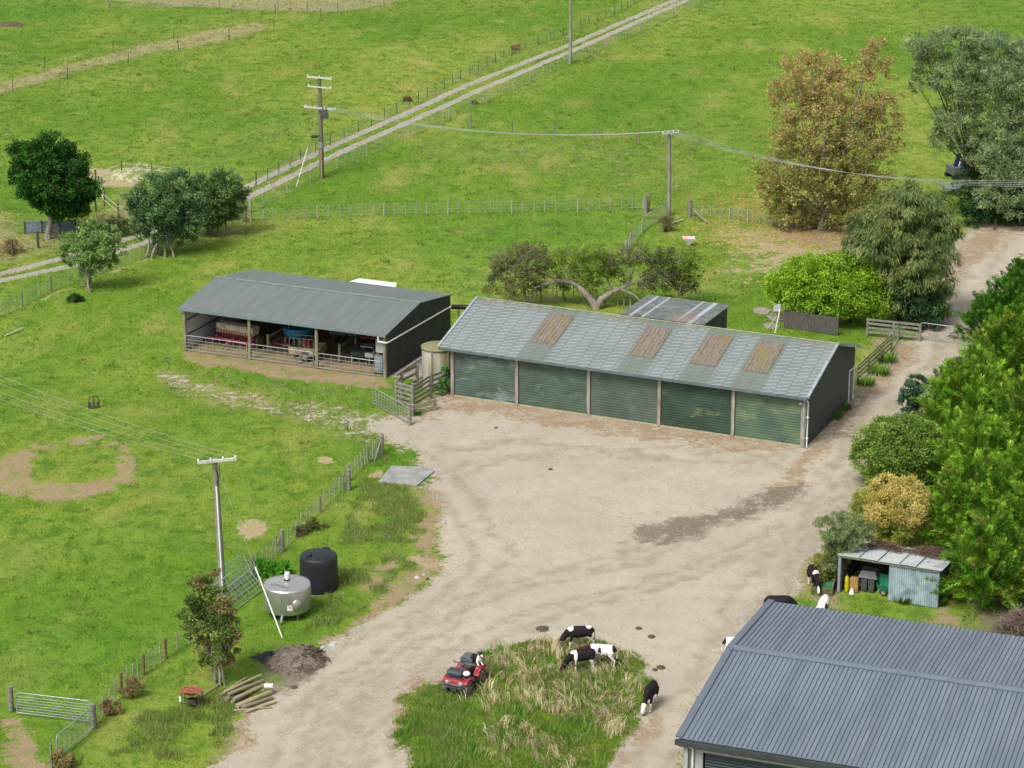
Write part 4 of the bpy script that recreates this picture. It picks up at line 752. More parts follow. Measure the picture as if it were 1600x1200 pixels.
for k in range(4): cable(e1[3-k], far[k], .9, .011, f'{names4[k]} of the four thin wires from the white crossarm to the left edge')
for k in range(4): cable(e2[k], e3[k], 1.15, .012, f'{names4[k]} wire sagging from the transformer pole to the slim field pole')
f3 = [PV(1680+8*k, 277+4*k, P(1600,520).y) for k in range(4)]
for k in range(4): cable(e3[k], f3[k], 1.5, .014 + .004*(k == 1), f'{names4[k]} wire sagging from the slim field pole across the trees to the right edge')
f4 = [PV(-120, 388 + 7*k, P(0,430).y) for k in range(4)]
for k in range(4): cable(e2[k], f4[k], 1.2, .008, f'{names4[k]} faint wire from the transformer pole past the dark evergreen')
# ================================================================ tanks
bt = thing('black_water_tank', 'black plastic round water tank with domed lid behind the steel vat', 'water tank', at(499, 919), .2)
PB = M('black_poly', '#34373c', '#2b2e33', 1.5, .45)
m = MB(); prof = [(.98,0),(.99,.05),(.985,.5),(.97,1.0),(.955,1.5),(.95,1.72),(.93,1.79),(.88,1.84),(.6,1.92),(.3,1.97),(.01,1.99)]; m.lathe(prof, 40); m.build('tank_body', PB, bt)
m = MB(); m.lathe([(.2,1.9),(.22,1.92),(.22,2.0),(.2,2.03),(.01,2.04)], 20, (.45,.62,-.12)); m.build('lid', PB, bt); m = MB(); m.tube([(-.55,-.35,1.95),(-.38,-.28,2.02)], .06, 8); m.tube([(-.66,-.4,1.9),(-.62,-.38,1.98)], .05, 8); m.build('inlet', DARK, bt)
m = MB(); m.box(-.9, 1.15, -1.0, .9, -.1, .02); m.build('base_slab', CONC, bt)
vt = thing('steel_vat', 'round stainless steel milk vat on short legs with white lid cap and warning sticker', 'vat', at(450, 959), 0)
def steel(name, c1, c2, ns):
    s = NT(name); n1 = s.noise(ns, 4, .6, s.scaled(s.obj(), (1, 1, .25))); s.bump(s.noise(1.1, 2, .5, s.obj()), .12, .15)
    return s.done(s.mix(n1, lin(c1, .8), lin(c2, .8)), .32, .75)
vt.scale = (1, 1, 1.17); ST = steel('stainless', '#cfcfcb', '#b9b9b5', 3)
m = MB(); r = 1.17; m.lathe([(.9,.28),(r-.04,.32),(r,.38),(r,1.32),(r-.01,1.36)], 56); m.build('vat_wall', ST, vt)
m = MB(); m.lathe([(r-.01,1.36),(r-.03,1.41),(r-.1,1.43),(.5,1.52),(.12,1.56),(.01,1.56)], 56); m.build('vat_lid', steel('stainless_lid', '#dadad7', '#c6c6c3', 2), vt)
m = MB(); m.lathe([(.14,1.55),(.15,1.6),(.05,1.62),(.05,1.7)], 14); m.build('collar', DARK, vt); m = MB(); m.tube([(0,0,1.62),(.02,-.02,1.9)], [.12,.13], 12); m.build('lid_cap', WHITE, vt)
for a in (-2.3, -.9, .6, 2.2): q = (math.cos(a)*.88, math.sin(a)*.88); m = MB(); m.tube([(*q,0),(*q,.34)], .045, 8); m.lathe([(.09,0),(.09,.03)], 10, (*q,0)); m.build('leg', GALV, vt)
m = MB(); m.tube([(-.15,-1.05,.36),(-.2,-1.3,.25),(-.2,-1.35,.12)], .07, 8); m.build('outlet', GALV, vt)
m = MB(); m.tube([(-.75,-.45,1.5),(-.6,-.5,1.56),(-.1,-.75,1.53),(.15,-.85,1.5)], .012, 5); m.build('rod', DARK, vt)
a = -1.08; m = MB(); m.X = Matrix.Translation((math.cos(a)*r, math.sin(a)*r, .78)) @ Matrix.Rotation(a, 4, 'Z') @ Matrix.Rotation(R(90), 4, 'Y'); m.lathe([(.01,.09),(.12,.1),(.16,.06),(.24,.05),(.26,.0)], 20); m.build('manhole', ST, vt)
def onwall(name, a0, a1, z0, z1, mat, e=.004, lab=None):
    m = MB(); n = 6; v = []
    for k in range(n+1): a = a0 + (a1-a0)*k/n; v += [((r+e)*math.cos(a), (r+e)*math.sin(a), z0), ((r+e)*math.cos(a), (r+e)*math.sin(a), z1)]
    m.add(v, [(2*k, 2*k+2, 2*k+3, 2*k+1) for k in range(n)], True); m.build(name, mat, vt, lab)
onwall('warning_sticker', -1.50, -1.27, .58, .82, M('sticker_white', '#f0e6e6', None, k=.8), .004); onwall('sticker_mark', -1.40, -1.365, .66, .78, M('sticker_red', '#c0303a', None, k=.7), .008); onwall('sticker_mark', -1.47, -1.44, .76, .80, M('sticker_red', '#c0303a', None), .008); onwall('yellow_mark', -1.13, -1.02, 1.16, 1.2, M('mark_yellow', '#c8b23a', None), .006); onwall('seam', -1.735, -1.725, .45, 1.2, DARK, .006); onwall('seam', -2.46, -2.45, .4, 1.3, DARK, .006)
# ---- hay ring feeder
t = thing('hay_feeder', 'dark half-round metal hay feeder standing in the left pasture', 'feeder', at(147, 637), .35); m = MB()
m.tube([(-.32*1,0,.0)] + [(.33*math.cos(a)*1.0,0,.48+.33*math.sin(a)) for a in np.linspace(math.pi,0,9)] + [(.33,0,0)], .035, 6); m.tube([(0,0,.1),(0,0,.8)], .03, 6); m.build('hoop', PD, t)
m = MB(); [m.box(x-.07, x+.07, -.05, .05, .02, .42) for x in (-.24, 0, .24)]; m.box(-.34, .34, -.06, .3, 0, .06); m.build('rails', PD, t)
# ---- corner bits: stack of posts, brazier, burn pile
MP = [M('log_a', '#b3a888', '#948a6c', 5, .9, stretch=(.15,1,1)), M('log_b', '#a39a80', '#857c62', 5, .9, stretch=(.15,1,1)), M('log_c', '#c2b692', '#a3986f', 5, .9, stretch=(.15,1,1))]
lg = [((345,1088),(384,1062),.09,0), ((352,1098),(392,1068),.13,0),((350,1090),(408,1063),.08,.2), ((362,1101),(406,1075),.12,0), ((357,1094),(412,1072),.10,.22), ((370,1107),(424,1084),.14,0), ((366,1102),(420,1078),.1,.24), ((378,1108),(426,1092),.1,0), ((384,1114),(432,1098),.07,0), ((365,1111),(425,1106),.06,0), ((318,1088),(352,1066),.06,0)]
for i, (a, b, r_, z) in enumerate(lg):
    A_, B_ = P(*a), P(*b); c = (A_ + B_)/2; L = (B_-A_).length; t = bpy.data.objects.new('timber_post', None); m = MB(); m.tube([(-L/2,0,0),(L/2,0,0)], [r_, r_*.88], 10)
    x = m.build('timber_post', MP[i % 3]); bpy.data.objects.remove(t); x.location = (c.x, c.y, r_ + z + gz(c.x, c.y)); x.rotation_euler = (0, 0, math.atan2(B_.y-A_.y, B_.x-A_.x)); x['label'] = 'round timber post lying in the heap beside the rusty brazier'; x['category'] = 'post'; x['group'] = 'heap of round timber posts'
m = MB(); m.box(-.2,.2,-.16,.16,0,.06); x = m.build('white_block', WHITE); x.location = at(420,1084,.42); tag(x, 'pale block lying on the end of the timber post heap', 'block')
t = thing('rusty_brazier', 'rusty stand with orange sheet top beside the timber post heap', 'stand', at(300, 1104), -.15); RU = M('rust_orange', '#b87058', '#93513c', 6, .8)
m = MB(); m.lathe([(.05,.62),(.3,.68),(.42,.8),(.44,.82)], 14); m.box(-.48,.5,-.3,.32,.78,.81); m.build('top_sheet', RU, t); m = MB(); [m.tube([(x,y,0),(x,y,.8)], .025, 6) for x in (-.4,.42) for y in (-.28,.28)]; m.tube([(-.4,-.28,.25),(.42,-.28,.25)], .02, 6); m.tube([(-.4,.28,.25),(.42,.28,.25)], .02, 6); m.build('frame', M('rust_dark', '#6a5448', '#51403a', 6, .9), t)
m = MB(); m.lathe([(.12,.0),(.2,.1),(.22,.35),(.15,.4)], 12); m.build('fire_pot', M('sooty', '#5f564f', '#453e39', 6, .9), t); MB().box(-.5,-.4,-.32,-.3,.35,.62).build('tag_plate', WHITE, t)
# ================================================================ twig heaps
def twigs(m, c, rx, ry, rz_, n, L, r=.012, seed=0, up=.3, hollow=False):
    g = random.Random(seed)
    for _ in range(n):
        a = g.uniform(0, 6.28); q = math.sqrt(g.random()); p_ = Vector((c[0]+rx*q*math.cos(a), c[1]+ry*q*math.sin(a), c[2]+rz_*(1-q*q)*g.uniform(.5,1)))
        b = g.uniform(0, 6.28); d = Vector((math.cos(b), math.sin(b), g.uniform(-up, up))).normalized(); l = L*g.uniform(.5,1.3); k = Vector((g.gauss(0,.12),g.gauss(0,.12),g.gauss(0,.12)))*l
        m.tube([p_-d*l/2, p_+k, p_+d*l/2], [r*g.uniform(.7,1.4), r, r*.4], 3, cap=False)
def mound(m, rx, ry, h, seed=0, n=22, rings=9):
    g = random.Random(seed); v = [(0,0,h)]; f = []
    for i in range(1, rings+1):
        for k in range(n):
            q = i/rings; a = 2*math.pi*k/n; jx = g.uniform(.9,1.1); v.append((rx*q*math.cos(a)*jx, ry*q*math.sin(a)*jx, h*(1-q*q)*g.uniform(.8,1.15) - .03*q))
    for k in range(n): f.append((0, 1+k, 1+(k+1) % n))
    for i in range(rings-1):
        for k in range(n): f.append((1+i*n+k, 1+(i+1)*n+k, 1+(i+1)*n+(k+1) % n, 1+i*n+(k+1) % n))
    m.add(v, f, True)
t = thing('ash_heap', 'grey heap of ash, straw and burnt sticks beside the yard', 'burn pile', at(462, 1033), .1)
m = MB(); mound(m, 1.45, 1.5, .62, 4); m.build('ash', M('ash', '#978b80', '#7a6f66', 5, .95, bumps=(9,.8,.08), c3='#a3917a', n3=1.5), t)
m = MB(); twigs(m, (0,0,.05), 1.4, 1.5, .6, 420, .55, .014, 3); m.build('sticks', M('sticks_tan', '#b5a48c', '#8d7d6a', 4, .9), t); m = MB(); twigs(m, (.3,.1,.1), 1.3, 1.2, .55, 120, .6, .018, 5); m.build('burnt_sticks', M('sticks_dark', '#5a4d45', '#403630', 4, .9), t)
t = tag(MB().build('black_plastic', M('bin_liner', '#26282c', '#1b1d20', 4, .35)), 'crumpled black plastic sheet at the left side of the ash heap', 'plastic sheet'); m = MB(); mound(m, .55, .6, .42, 9, 12, 4); m.add(*[[(-1.0,.2,.02),(-.4,.5,.1),(-.3,.1,.3),(-.5,-.1,.02)], [(0,1,2,3)]]); t.data = m.mesh('black_plastic', _M['bin_liner']); t.location = at(420, 1030)
g_ = random.Random(5)
for i, (px, py, s_) in enumerate(((505,1012,.16),(521,1007,.2),(487,1015,.12),(668,905,.12),(652,903,.16),(662,898,.1))):
    m = MB(); mound(m, s_*1.2, s_, s_*.9, i, 8, 3); x = m.build('rock', M('pale_rock', '#d5d5d0', '#b5b5ae', 4, .9) if i != 3 else M('dark_rock', '#5b5046', '#473d35', 4)); x.location = at(px, py); tag(x, 'pale rock beside the ash heap' if i < 3 else 'rock lying at the edge of the yard grass', 'rock', 'rocks by the ash heap' if i < 3 else 'rocks on the yard verge')
for i, (px, py, s_) in enumerate(((848,982,.33),(998,981,.17),(1018,994,.2),(1033,1042,.22),(1023,1046,.16),(860,733,.15),(775,608+60,.13),(460,1073,.2))):
    m = MB(); mound(m, s_*1.1, s_*1.4, .05, i, 10, 3); x = m.build('cow_pat', M('dung', '#6e6450', '#574e3e', 5, .9)); x.location = at(px, py, .02); tag(x, 'dark dung patch lying on the gravel yard', 'cow pat', 'cow pats on the yard')
# ---- left mound and low grey wall
m = MB(); mound(m, 1.9, 2.6, .45, 12); x = m.build('spoil_mound', M('spoil', '#d3c8a4', '#8c9a58', 2.2, .95, lo=.44, hi=.56)); x.location = at(205, 273); tag(x, 'low grassy mound of pale stones beyond the dark evergreen', 'mound')
t = thing('low_metal_trough', 'low blue-grey sheet metal wall behind the dark evergreen trunk', 'trough', at(38, 366), .12); MB().box(0, 4.0, 0, .08, .1, .95).build('front_sheet', M('trough_blue', '#8b98a8', '#77848f', 3, .6), t); m = MB(); [m.box(x, x+.1, -.06, 0, 0, 1.05) for x in (0,1.3,2.6,3.9)]; m.build('post', PD, t)
m = MB(); mound(m, 2.0, 1.2, .35, 22, 12, 4); x = m.build('fallen_brush', M('brush_brown', '#7d6a55', '#5f4f3f', 3, .95)); x.location = at(14, 39); tag(x, 'brown heap of brush in the far left field', 'brush heap')
# ================================================================ implement shed contents
def inshed(name, label, cat, u, w_, rz_=0): return thing(name, label, cat, wpt(sA, sU, sW, u, w_), sR + rz_)
sd = inshed('seed_drill', 'old seed drill with cream hopper and pink-red frame in the left shed bay', 'seed drill', 2.7, 2.5, -.1)
RD = M('faded_red', '#d87a84', '#b8525e', 4, .7); CR = M('cream_dirty', '#e3dbc6', '#c5b49a', 4, .8, c3='#a87058', n3=2, k=.85, lo3=.58)
m = MB(); m.prism([(-.3,.85),(.3,.85),(.42,1.3),(.3,1.4),(-.3,1.4),(-.42,1.3)], -1.45, 1.45, 'yz'); m.build('hopper', CR, sd)
m = MB(); m.box(-1.45,1.45,-.46,-.4,.8,.95); m.beam((-1.7,-.6,.42),(1.7,-.6,.42),.16,.16); m.beam((-1.6,.3,.42),(1.6,.3,.42),.14,.14); [m.beam((x,-.6,.45),(x,0,.9),.08,.08) for x in (-1.4,0,1.4)]; m.beam((0,-.6,.42),(.0,-1.6,.35),.12,.12); m.box(-1.9,-1.3,-.8,.1,.3,.5); m.build('frame', RD, sd)
m = MB()
for k in range(13): x = -1.3+2.6*k/12; m.tube([(x,-.42,.92),(x,-.5,.7),(x,-.35,.3)], .05, 6)
m.build('seed_tubes', M('tube_dark_red', '#8e4a4a', '#6d3636', 5), sd); m = MB()
for k in range(13): x = -1.3+2.6*k/12; m.cbox((x,-.47,.95),(.12,.1,.14))
m.build('seed_cups', M('cup_cream', '#d8c9a6', '#b59c78', 6), sd)
def wheel(par, c, r_, w_, name='wheel', rim='#b8b0a0', tyre='#4a4744', axis='y', lugs=0):
    m = MB(); h = w_/2; m.X = Matrix.Translation(c) @ (Matrix.Rotation(R(90), 4, 'Z') if axis == 'x' else Matrix.Identity(4))
    m.lathe([(r_*.55,-h*.8),(r_*.85,-h),(r_*.97,-h*.7),(r_,0),(r_*.97,h*.7),(r_*.85,h),(r_*.55,h*.8)], 20, axis='y')
    for k in range(lugs):
        a = 2*math.pi*k/lugs; q = Matrix.Translation(c) @ (Matrix.Rotation(R(90), 4, 'Z') if axis == 'x' else Matrix.Identity(4)) @ Matrix.Rotation(a, 4, 'Y')
        m.box(-.02, .02, -h*.9 if k % 2 else -h*.1, h*.1 if k % 2 else h*.9, r_*.95, r_*1.04, X=q)
    x = m.build(name, M('tyre_'+tyre[1:], tyre, '#6d655a', 7, .9), par); m2 = MB(); m2.X = m.X; m2.lathe([(.01,-h*.5),(r_*.3,-h*.55),(r_*.56,-h*.78)], 16, axis='y'); m2.lathe([(r_*.56,h*.78),(r_*.3,h*.55),(.01,h*.5)], 16, axis='y'); m2.build('rim', M('rim_'+rim[1:], rim, '#8d8578', 7, .6), x); return x
for x in (-1.75, 1.75): wheel(sd, (x, 0, .45), .45, .16, rim='#b05a5a', axis='x')
tb = inshed('blue_spreader', 'blue round-bodied spreader in the middle bay of the implement shed', 'spreader', 6.75, 3.4)
BL = M('spreader_blue', '#3aa0d0', '#2c86b4', 3, .5)
m = MB(); m.lathe([(.5,.85),(.92,1.0),(1.0,1.5),(.98,1.52),(.9,1.45)], 24); m.build('hopper', BL, tb); m = MB(); m.lathe([(.95,1.5),(.6,1.58),(.01,1.62)], 24); m.build('lid', M('deep_blue', '#2a5f8c', '#244f74', 3, .5), tb)
m = MB(); [m.tube([(x,y,0),(x*.8,y*.8,1.0)], .05, 6) for x in (-.8,.8) for y in (-.6,.6)]; m.tube([(-1.3,-.9,.5),(-.4,-1.2,.45),(.5,-1.0,.5)], .05, 6); m.tube([(-.3,-.7,1.0),(-.3,-.8,2.1)], .03, 6); m.build('frame', GALV, tb)
m = MB(); m.tube([(.75*math.cos(a)-.7, .8*math.sin(a)-.5, .55) for a in np.linspace(.3, 5.5, 16)], .04, 6); m.build('guard_ring', RD, tb)
for x in (-.9,.9): wheel(tb, (x, .3, .38), .38, .2, axis='x')
tr = inshed('small_trailer', 'small tan box trailer with wire cage behind the middle shed gate', 'trailer', 8.35, 1.7, .12)
m = MB(); m.box(-1.15,.95,-.55,-.5,.4,.85); m.box(-1.15,.95,.9,.95,.4,.85); m.box(-1.15,-1.1,-.5,.9,.4,.85); m.box(.9,.95,-.5,.9,.4,.85); m.box(-1.15,.95,-.5,.9,.36,.4); m.build('tray', M('tan_metal', '#b8ab88', '#998d6d', 3, .8), tr)
m = MB(); m.beam((-.1,-.55,.4),(-.35,-1.7,.3),.1,.1); m.beam((.5,-.55,.4),(-.35,-1.7,.3),.08,.08); m.build('drawbar', GALV, tr)
m = MB(); [m.tube([(x,-.5,.85),(x,-.5,1.45)], .02, 5) for x in np.linspace(-1.1,.6,6)]; m.tube([(-1.1,-.5,1.45),(.6,-.5,1.45)], .03, 5); m.tube([(-1.1,.3,1.45),(.6,.3,1.45)], .03, 5); [m.tube([(x,.3,.85),(x,.3,1.45)], .02, 5) for x in np.linspace(-1.1,.6,5)]; m.build('cage', M('cage_green', '#9fb0a0', '#83948a', 5), tr)
for y in (-.7, 1.1): wheel(tr, (0, y, .32), .32, .18, tyre='#3b3a38')
x = MB().cbox((0,0,0), (.45,.35,.35)).build('red_fuel_can', M('can_red', '#c93b44', '#a92c36', 4, .5)); x.location = wpt(sA,sU,sW,8.25,1.8,1.03); x.rotation_euler = (0,0,sR); tag(x, 'red fuel can sitting in the small trailer', 'fuel can')
gm = inshed('green_machine', 'dusty green farm machine at the back of the middle and right bays', 'farm machine', 9.4, 5.6, .15)
m = MB(); m.prism([(-1.2,.7),(1.2,.7),(1.3,1.2),(1.0,1.5),(-1.0,1.5),(-1.3,1.2)], -.6, .6, 'xz'); m.build('body', M('machine_green', '#6c7d6e', '#5a6658', 3, .8, c3='#8f8468', n3=2), gm); m = MB(); m.lathe([(.2,1.5),(.5,1.75),(.52,1.8)], 16, (-.6,0,0)); m.build('funnel', M('funnel_teal', '#7fa3a0', '#6a8d8a', 3), gm); m = MB(); m.tube([(.4,0,1.5),(.5,.1,2.0),(.8,.1,2.05)], .06, 6); m.beam((0,-.6,.8),(-.2,-1.9,.5),.1,.1); m.build('frame', PD, gm)
for x in (-1, 1): wheel(gm, (x, 0, .45), .45, .22, axis='x')
cr = inshed('green_cylinder_machine', 'dark green cylindrical machine with white panel on the straw of the right bay', 'roller machine', 12.15, 2.4, .05)
m = MB(); m.X = Matrix.Translation((0,0,.5)); m.tube([(-.9,0,0),(.5,0,0)], .38, 18); m.build('drum', M('drum_green', '#3f5148', '#34443c', 3, .5), cr); m = MB(); m.box(.15,.75,-.42,.3,.5,.78); m.build('panel', WHITE, cr); m = MB(); [m.box(x,x+.08,-.4,.4,0,.5) for x in (-.85,.4)]; m.box(-.3,.6,-.1,.6,1.05,1.12); m.tube([(-.2,.2,.8),(-.2,.2,1.1)], .04, 6); m.tube([(.5,.2,.8),(.5,.2,1.1)], .04, 6); m.build('frame', GALV, cr)
bd = inshed('blue_drum', 'blue drum on its stand deep in the right shed bay', 'drum', 12.3, 5.6, .4); m = MB(); m.tube([(-.7,0,1.2),(.7,0,1.35)], .33, 16); m.build('drum_body', M('drum_blue', '#6d8cae', '#56728f', 3, .5), bd); m = MB(); [m.beam((x,-.3,0),(x,0,1.0),.07,.07) for x in (-.5,.5)]; m.beam((-1.8,-.5,.95),(1.8,-.5,.75),.1,.16); m.build('stand', RU, bd)
cb = inshed('grey_cabinet', 'grey steel cabinet standing at the right post of the implement shed', 'cabinet', 14.05, .75); m = MB(); m.box(-.3,.3,-.25,.25,.1,1.25); m.build('body', M('cabinet_grey', '#96a0a2', '#828c8e', 3, .5), cb); MB().box(-.27,.27,-.27,-.25,.2,1.18).build('door', M('cabinet_door', '#9da8aa', '#8b9698', 3, .5), cb); MB().box(-.38,.38,-.3,.3,0,.1).build('base', DARK, cb)
x = MB().box(-.3,.3,-.12,.12,1.45,2.35).build('meter_box', M('box_white', '#c9cdc9', '#b5b9b5', 4, .6)); x.location = wpt(sA,sU,sW,14.15,.65); x.rotation_euler = (0,0,sR); tag(x, 'pale meter box mounted above the grey cabinet', 'box')
for u, lab in ((5.35,'timber rail divider left of the blue spreader'), (10.6,'timber rail divider between middle and right bays')):
    t = inshed('rail_divider', lab, 'rail', u, 1.8); t['group'] = 'rail dividers inside the implement shed'
    for w_ in (0, 2.3, 4.6, 6.9): m = MB(); m.tube([(0,w_,0),(0,w_,1.25)], .1, 8); m.build('post', WOOD, t)
    for z in (.5, 1.05): m = MB(); m.beam((0,0,z),(0,7.2,z),.06,.14); m.build('rail', WOOD, t)
# ================================================================ tin shed contents
def intin(u, w_, z=0): return wpt(tA, tU, tW, u, w_, z)
BG = M('bin_grey', '#5f6264', '#4d5052', 4, .5)
for u, lab in ((1.15, 'dark grey wheelie bin at left under the barbecue cover'), (1.52, 'dark grey wheelie bin beside the green wheelbarrow')):
    t = thing('wheelie_bin', lab, 'bin', intin(u, .75), tR, 'wheelie bins in the tin shed'); m = MB(); m.add([(-.13,-.15,0),(.13,-.15,0),(.13,.15,0),(-.13,.15,0),(-.17,-.19,.75),(.17,-.19,.75),(.17,.19,.75),(-.17,.19,.75)], [(3,2,1,0),(4,5,6,7),(0,1,5,4),(1,2,6,5),(2,3,7,6),(3,0,4,7)]); m.build('bin_body', BG, t); m = MB(); m.tube([(-.15,.17,.05),(.15,.17,.05)], .07, 8); m.build('wheel', DARK, t)
t = thing('grey_cover', 'grey hooded plastic cover resting on the two wheelie bins', 'cover', intin(1.33, .85, .76), tR); m = MB(); m.add([(-.5,-.35,0),(.5,-.35,0),(.5,.4,0),(-.5,.4,0),(-.36,-.2,.34),(.36,-.2,.34),(.38,.35,.36),(-.38,.35,.36)], [(3,2,1,0),(4,5,6,7),(0,1,5,4),(1,2,6,5),(2,3,7,6),(3,0,4,7)]); m.build('hood', M('hood_grey', '#7d8082', '#686b6d', 4, .5), t); m = MB(); m.tube([(-.3,-.1,.34),(-.28,-.1,.42),(.28,-.1,.42),(.3,-.1,.34)], .02, 6); m.build('handle', DARK, t)
t = thing('yellow_gas_bottle', 'tall yellow cylinder beside the tin shed post', 'cylinder', intin(.35, .25), 0); m = MB(); m.lathe([(.1,0),(.11,.05),(.11,.72),(.07,.82),(.03,.84)], 14); m.build('cylinder_body', M('bottle_yellow', '#dfd21e', '#c9bb14', 4, .5), t); m = MB(); m.tube([(0,0,.84),(0,0,.92)], .03, 6); m.build('valve', GALV, t)
x = MB().box(-.22,.22,-.17,.17,0,.7).build('cardboard_box', M('cardboard', '#c39c68', '#a9824f', 4, .9)); x.location = intin(.68, .5); x.rotation_euler = (0,0,tR); tag(x, 'brown cardboard box behind the yellow cylinder', 'box')
m = MB(); mound(m, .15, .14, .26, 3, 12, 5); x = m.build('white_jug', WHITE); x.location = intin(.66, .12); tag(x, 'small white plastic jug in front of the cardboard box', 'jug')
t = thing('green_wheelbarrow', 'green wheelbarrow tipped against the tin shed wall', 'wheelbarrow', intin(2.2, .7), tR); m = MB(); m.add([(-.3,-.1,.2),(.3,-.1,.2),(.25,.1,.25),(-.25,.1,.25),(-.42,-.2,.5),(.42,-.2,.5),(.36,.25,.95),(-.36,.25,.95)], [(3,2,1,0),(0,1,5,4),(1,2,6,5),(2,3,7,6),(3,0,4,7)]); m.build('tray', M('barrow_green', '#2f9c74', '#26825f', 4, .5), t); m = MB(); m.beam((-.3,-.3,.1),(-.25,.3,.5),.04,.04); m.beam((.3,-.3,.1),(.25,.3,.5),.04,.04); m.build('frame', GALV, t); wheel(t, (0,-.25,.16), .16, .07)
m = MB(); [m.add([(x,0,.9),(x+.12,.03*(i%2),.9),(x+.12,.03*(i%2),1.7),(x,0,1.7)], [(0,1,2,3)]) for i, x in enumerate((0,.12,.24))]; x = m.build('blue_jacket', M('jacket_blue', '#3a4866', '#2e3a54', 3, .9)); x.location = intin(2.1, 1.4); tag(x, 'dark blue garment hanging inside the tin shed', 'garment')
t = thing('mossy_trough', 'open timber trough with green algae water beside the tin shed post', 'trough', at(1289, 930), tR + .15); TW = M('mossy_board', '#7d7d5c', '#5c5c42', 4, .9)
m = MB(); m.box(-.7,-.62,0,1.9,0,.5); m.box(.3,.38,0,1.9,0,.5); m.box(-.62,.3,0,.08,0,.42); m.box(-.62,.3,1.82,1.9,0,.5); m.build('side_boards', TW, t); MB().box(-.62,.3,.08,1.82,.0,.3).build('trough_water', M('algae_water', '#5f9a63', '#4a8350', 3, .25), t)
m = MB(); twigs(m, (0,0,0), 1.3, .5, .18, 160, .8, .014, 8, .15); m.X = None; x = m.build('fallen_twigs', M('twig_brown', '#8a705c', '#6b5344', 3, .9)); x.location = intin(1.9, 2.3, 1.85); x.rotation_euler = (0,0,tR); tag(x, 'brown fallen twigs on the middle of the tin shed roof', 'twigs', 'fallen twigs on the tin shed roof')
m = MB(); twigs(m, (0,0,0), 1.2, .55, .25, 220, .9, .014, 9, .15); x = m.build('fallen_twigs', _M['twig_brown']); x.location = intin(4.3, 2.4, 1.85); x.rotation_euler = (0,0,tR); tag(x, 'brown fallen twigs on the right end of the tin shed roof', 'twigs', 'fallen twigs on the tin shed roof')
# blue excavator behind the wattles
ex = thing('blue_excavator', 'small blue digger parked under the grey-green trees at right', 'digger', at(1497, 277), .3); EB = M('digger_blue', '#2f9ad2', '#2583b8', 3, .4); EN = M('digger_navy', '#28365c', '#202b4a', 3, .5)
m = MB(); m.box(-.8,.2,-.7,.7,.35,1.0); m.build('body', M('digger_grey', '#6f7672', '#5b625e', 3, .5), ex); m = MB(); m.box(.2,.85,-.6,.6,.5,1.15); m.lathe([(.0,2.5),(.22,2.55),(.25,2.75),(.1,2.95)], 12, (.4,0,0)); m.build('cover', EB, ex); m = MB(); m.beam((-.3,0,1.0),(.0,0,2.0),.3,.3); m.beam((.0,0,2.0),(.4,0,2.6),.14,.18); m.build('arm', EN, ex); m = MB(); m.beam((-.1,-.2,1.0),(.15,-.2,2.0),.06,.06); m.build('ram', WHITE, ex)
for y in (-.65, .65): m = MB(); m.X = Matrix.Translation((0,y,0)); m.prism([(-.9,.1),(-.75,0),(.75,0),(.9,.1),(.9,.3),(.75,.4),(-.75,.4),(-.9,.3)], -.15, .15, 'xz'); m.build('track', DARK, ex)
t = thing('flat_trailer', 'pale flat trailer in front of the blue digger', 'trailer', at(1490, 303), .05); m = MB(); m.box(-1.0,1.4,-.6,.7,.5,.6); m.box(-1.0,-.94,-.6,.7,.6,.85); m.build('deck', GALV, t); [wheel(t, (0.2, y, .28), .28, .15) for y in (-.75,.85)]; m = MB(); m.beam((1.4,0,.5),(2.3,0,.45),.08,.08); m.build('drawbar', GALV, t)
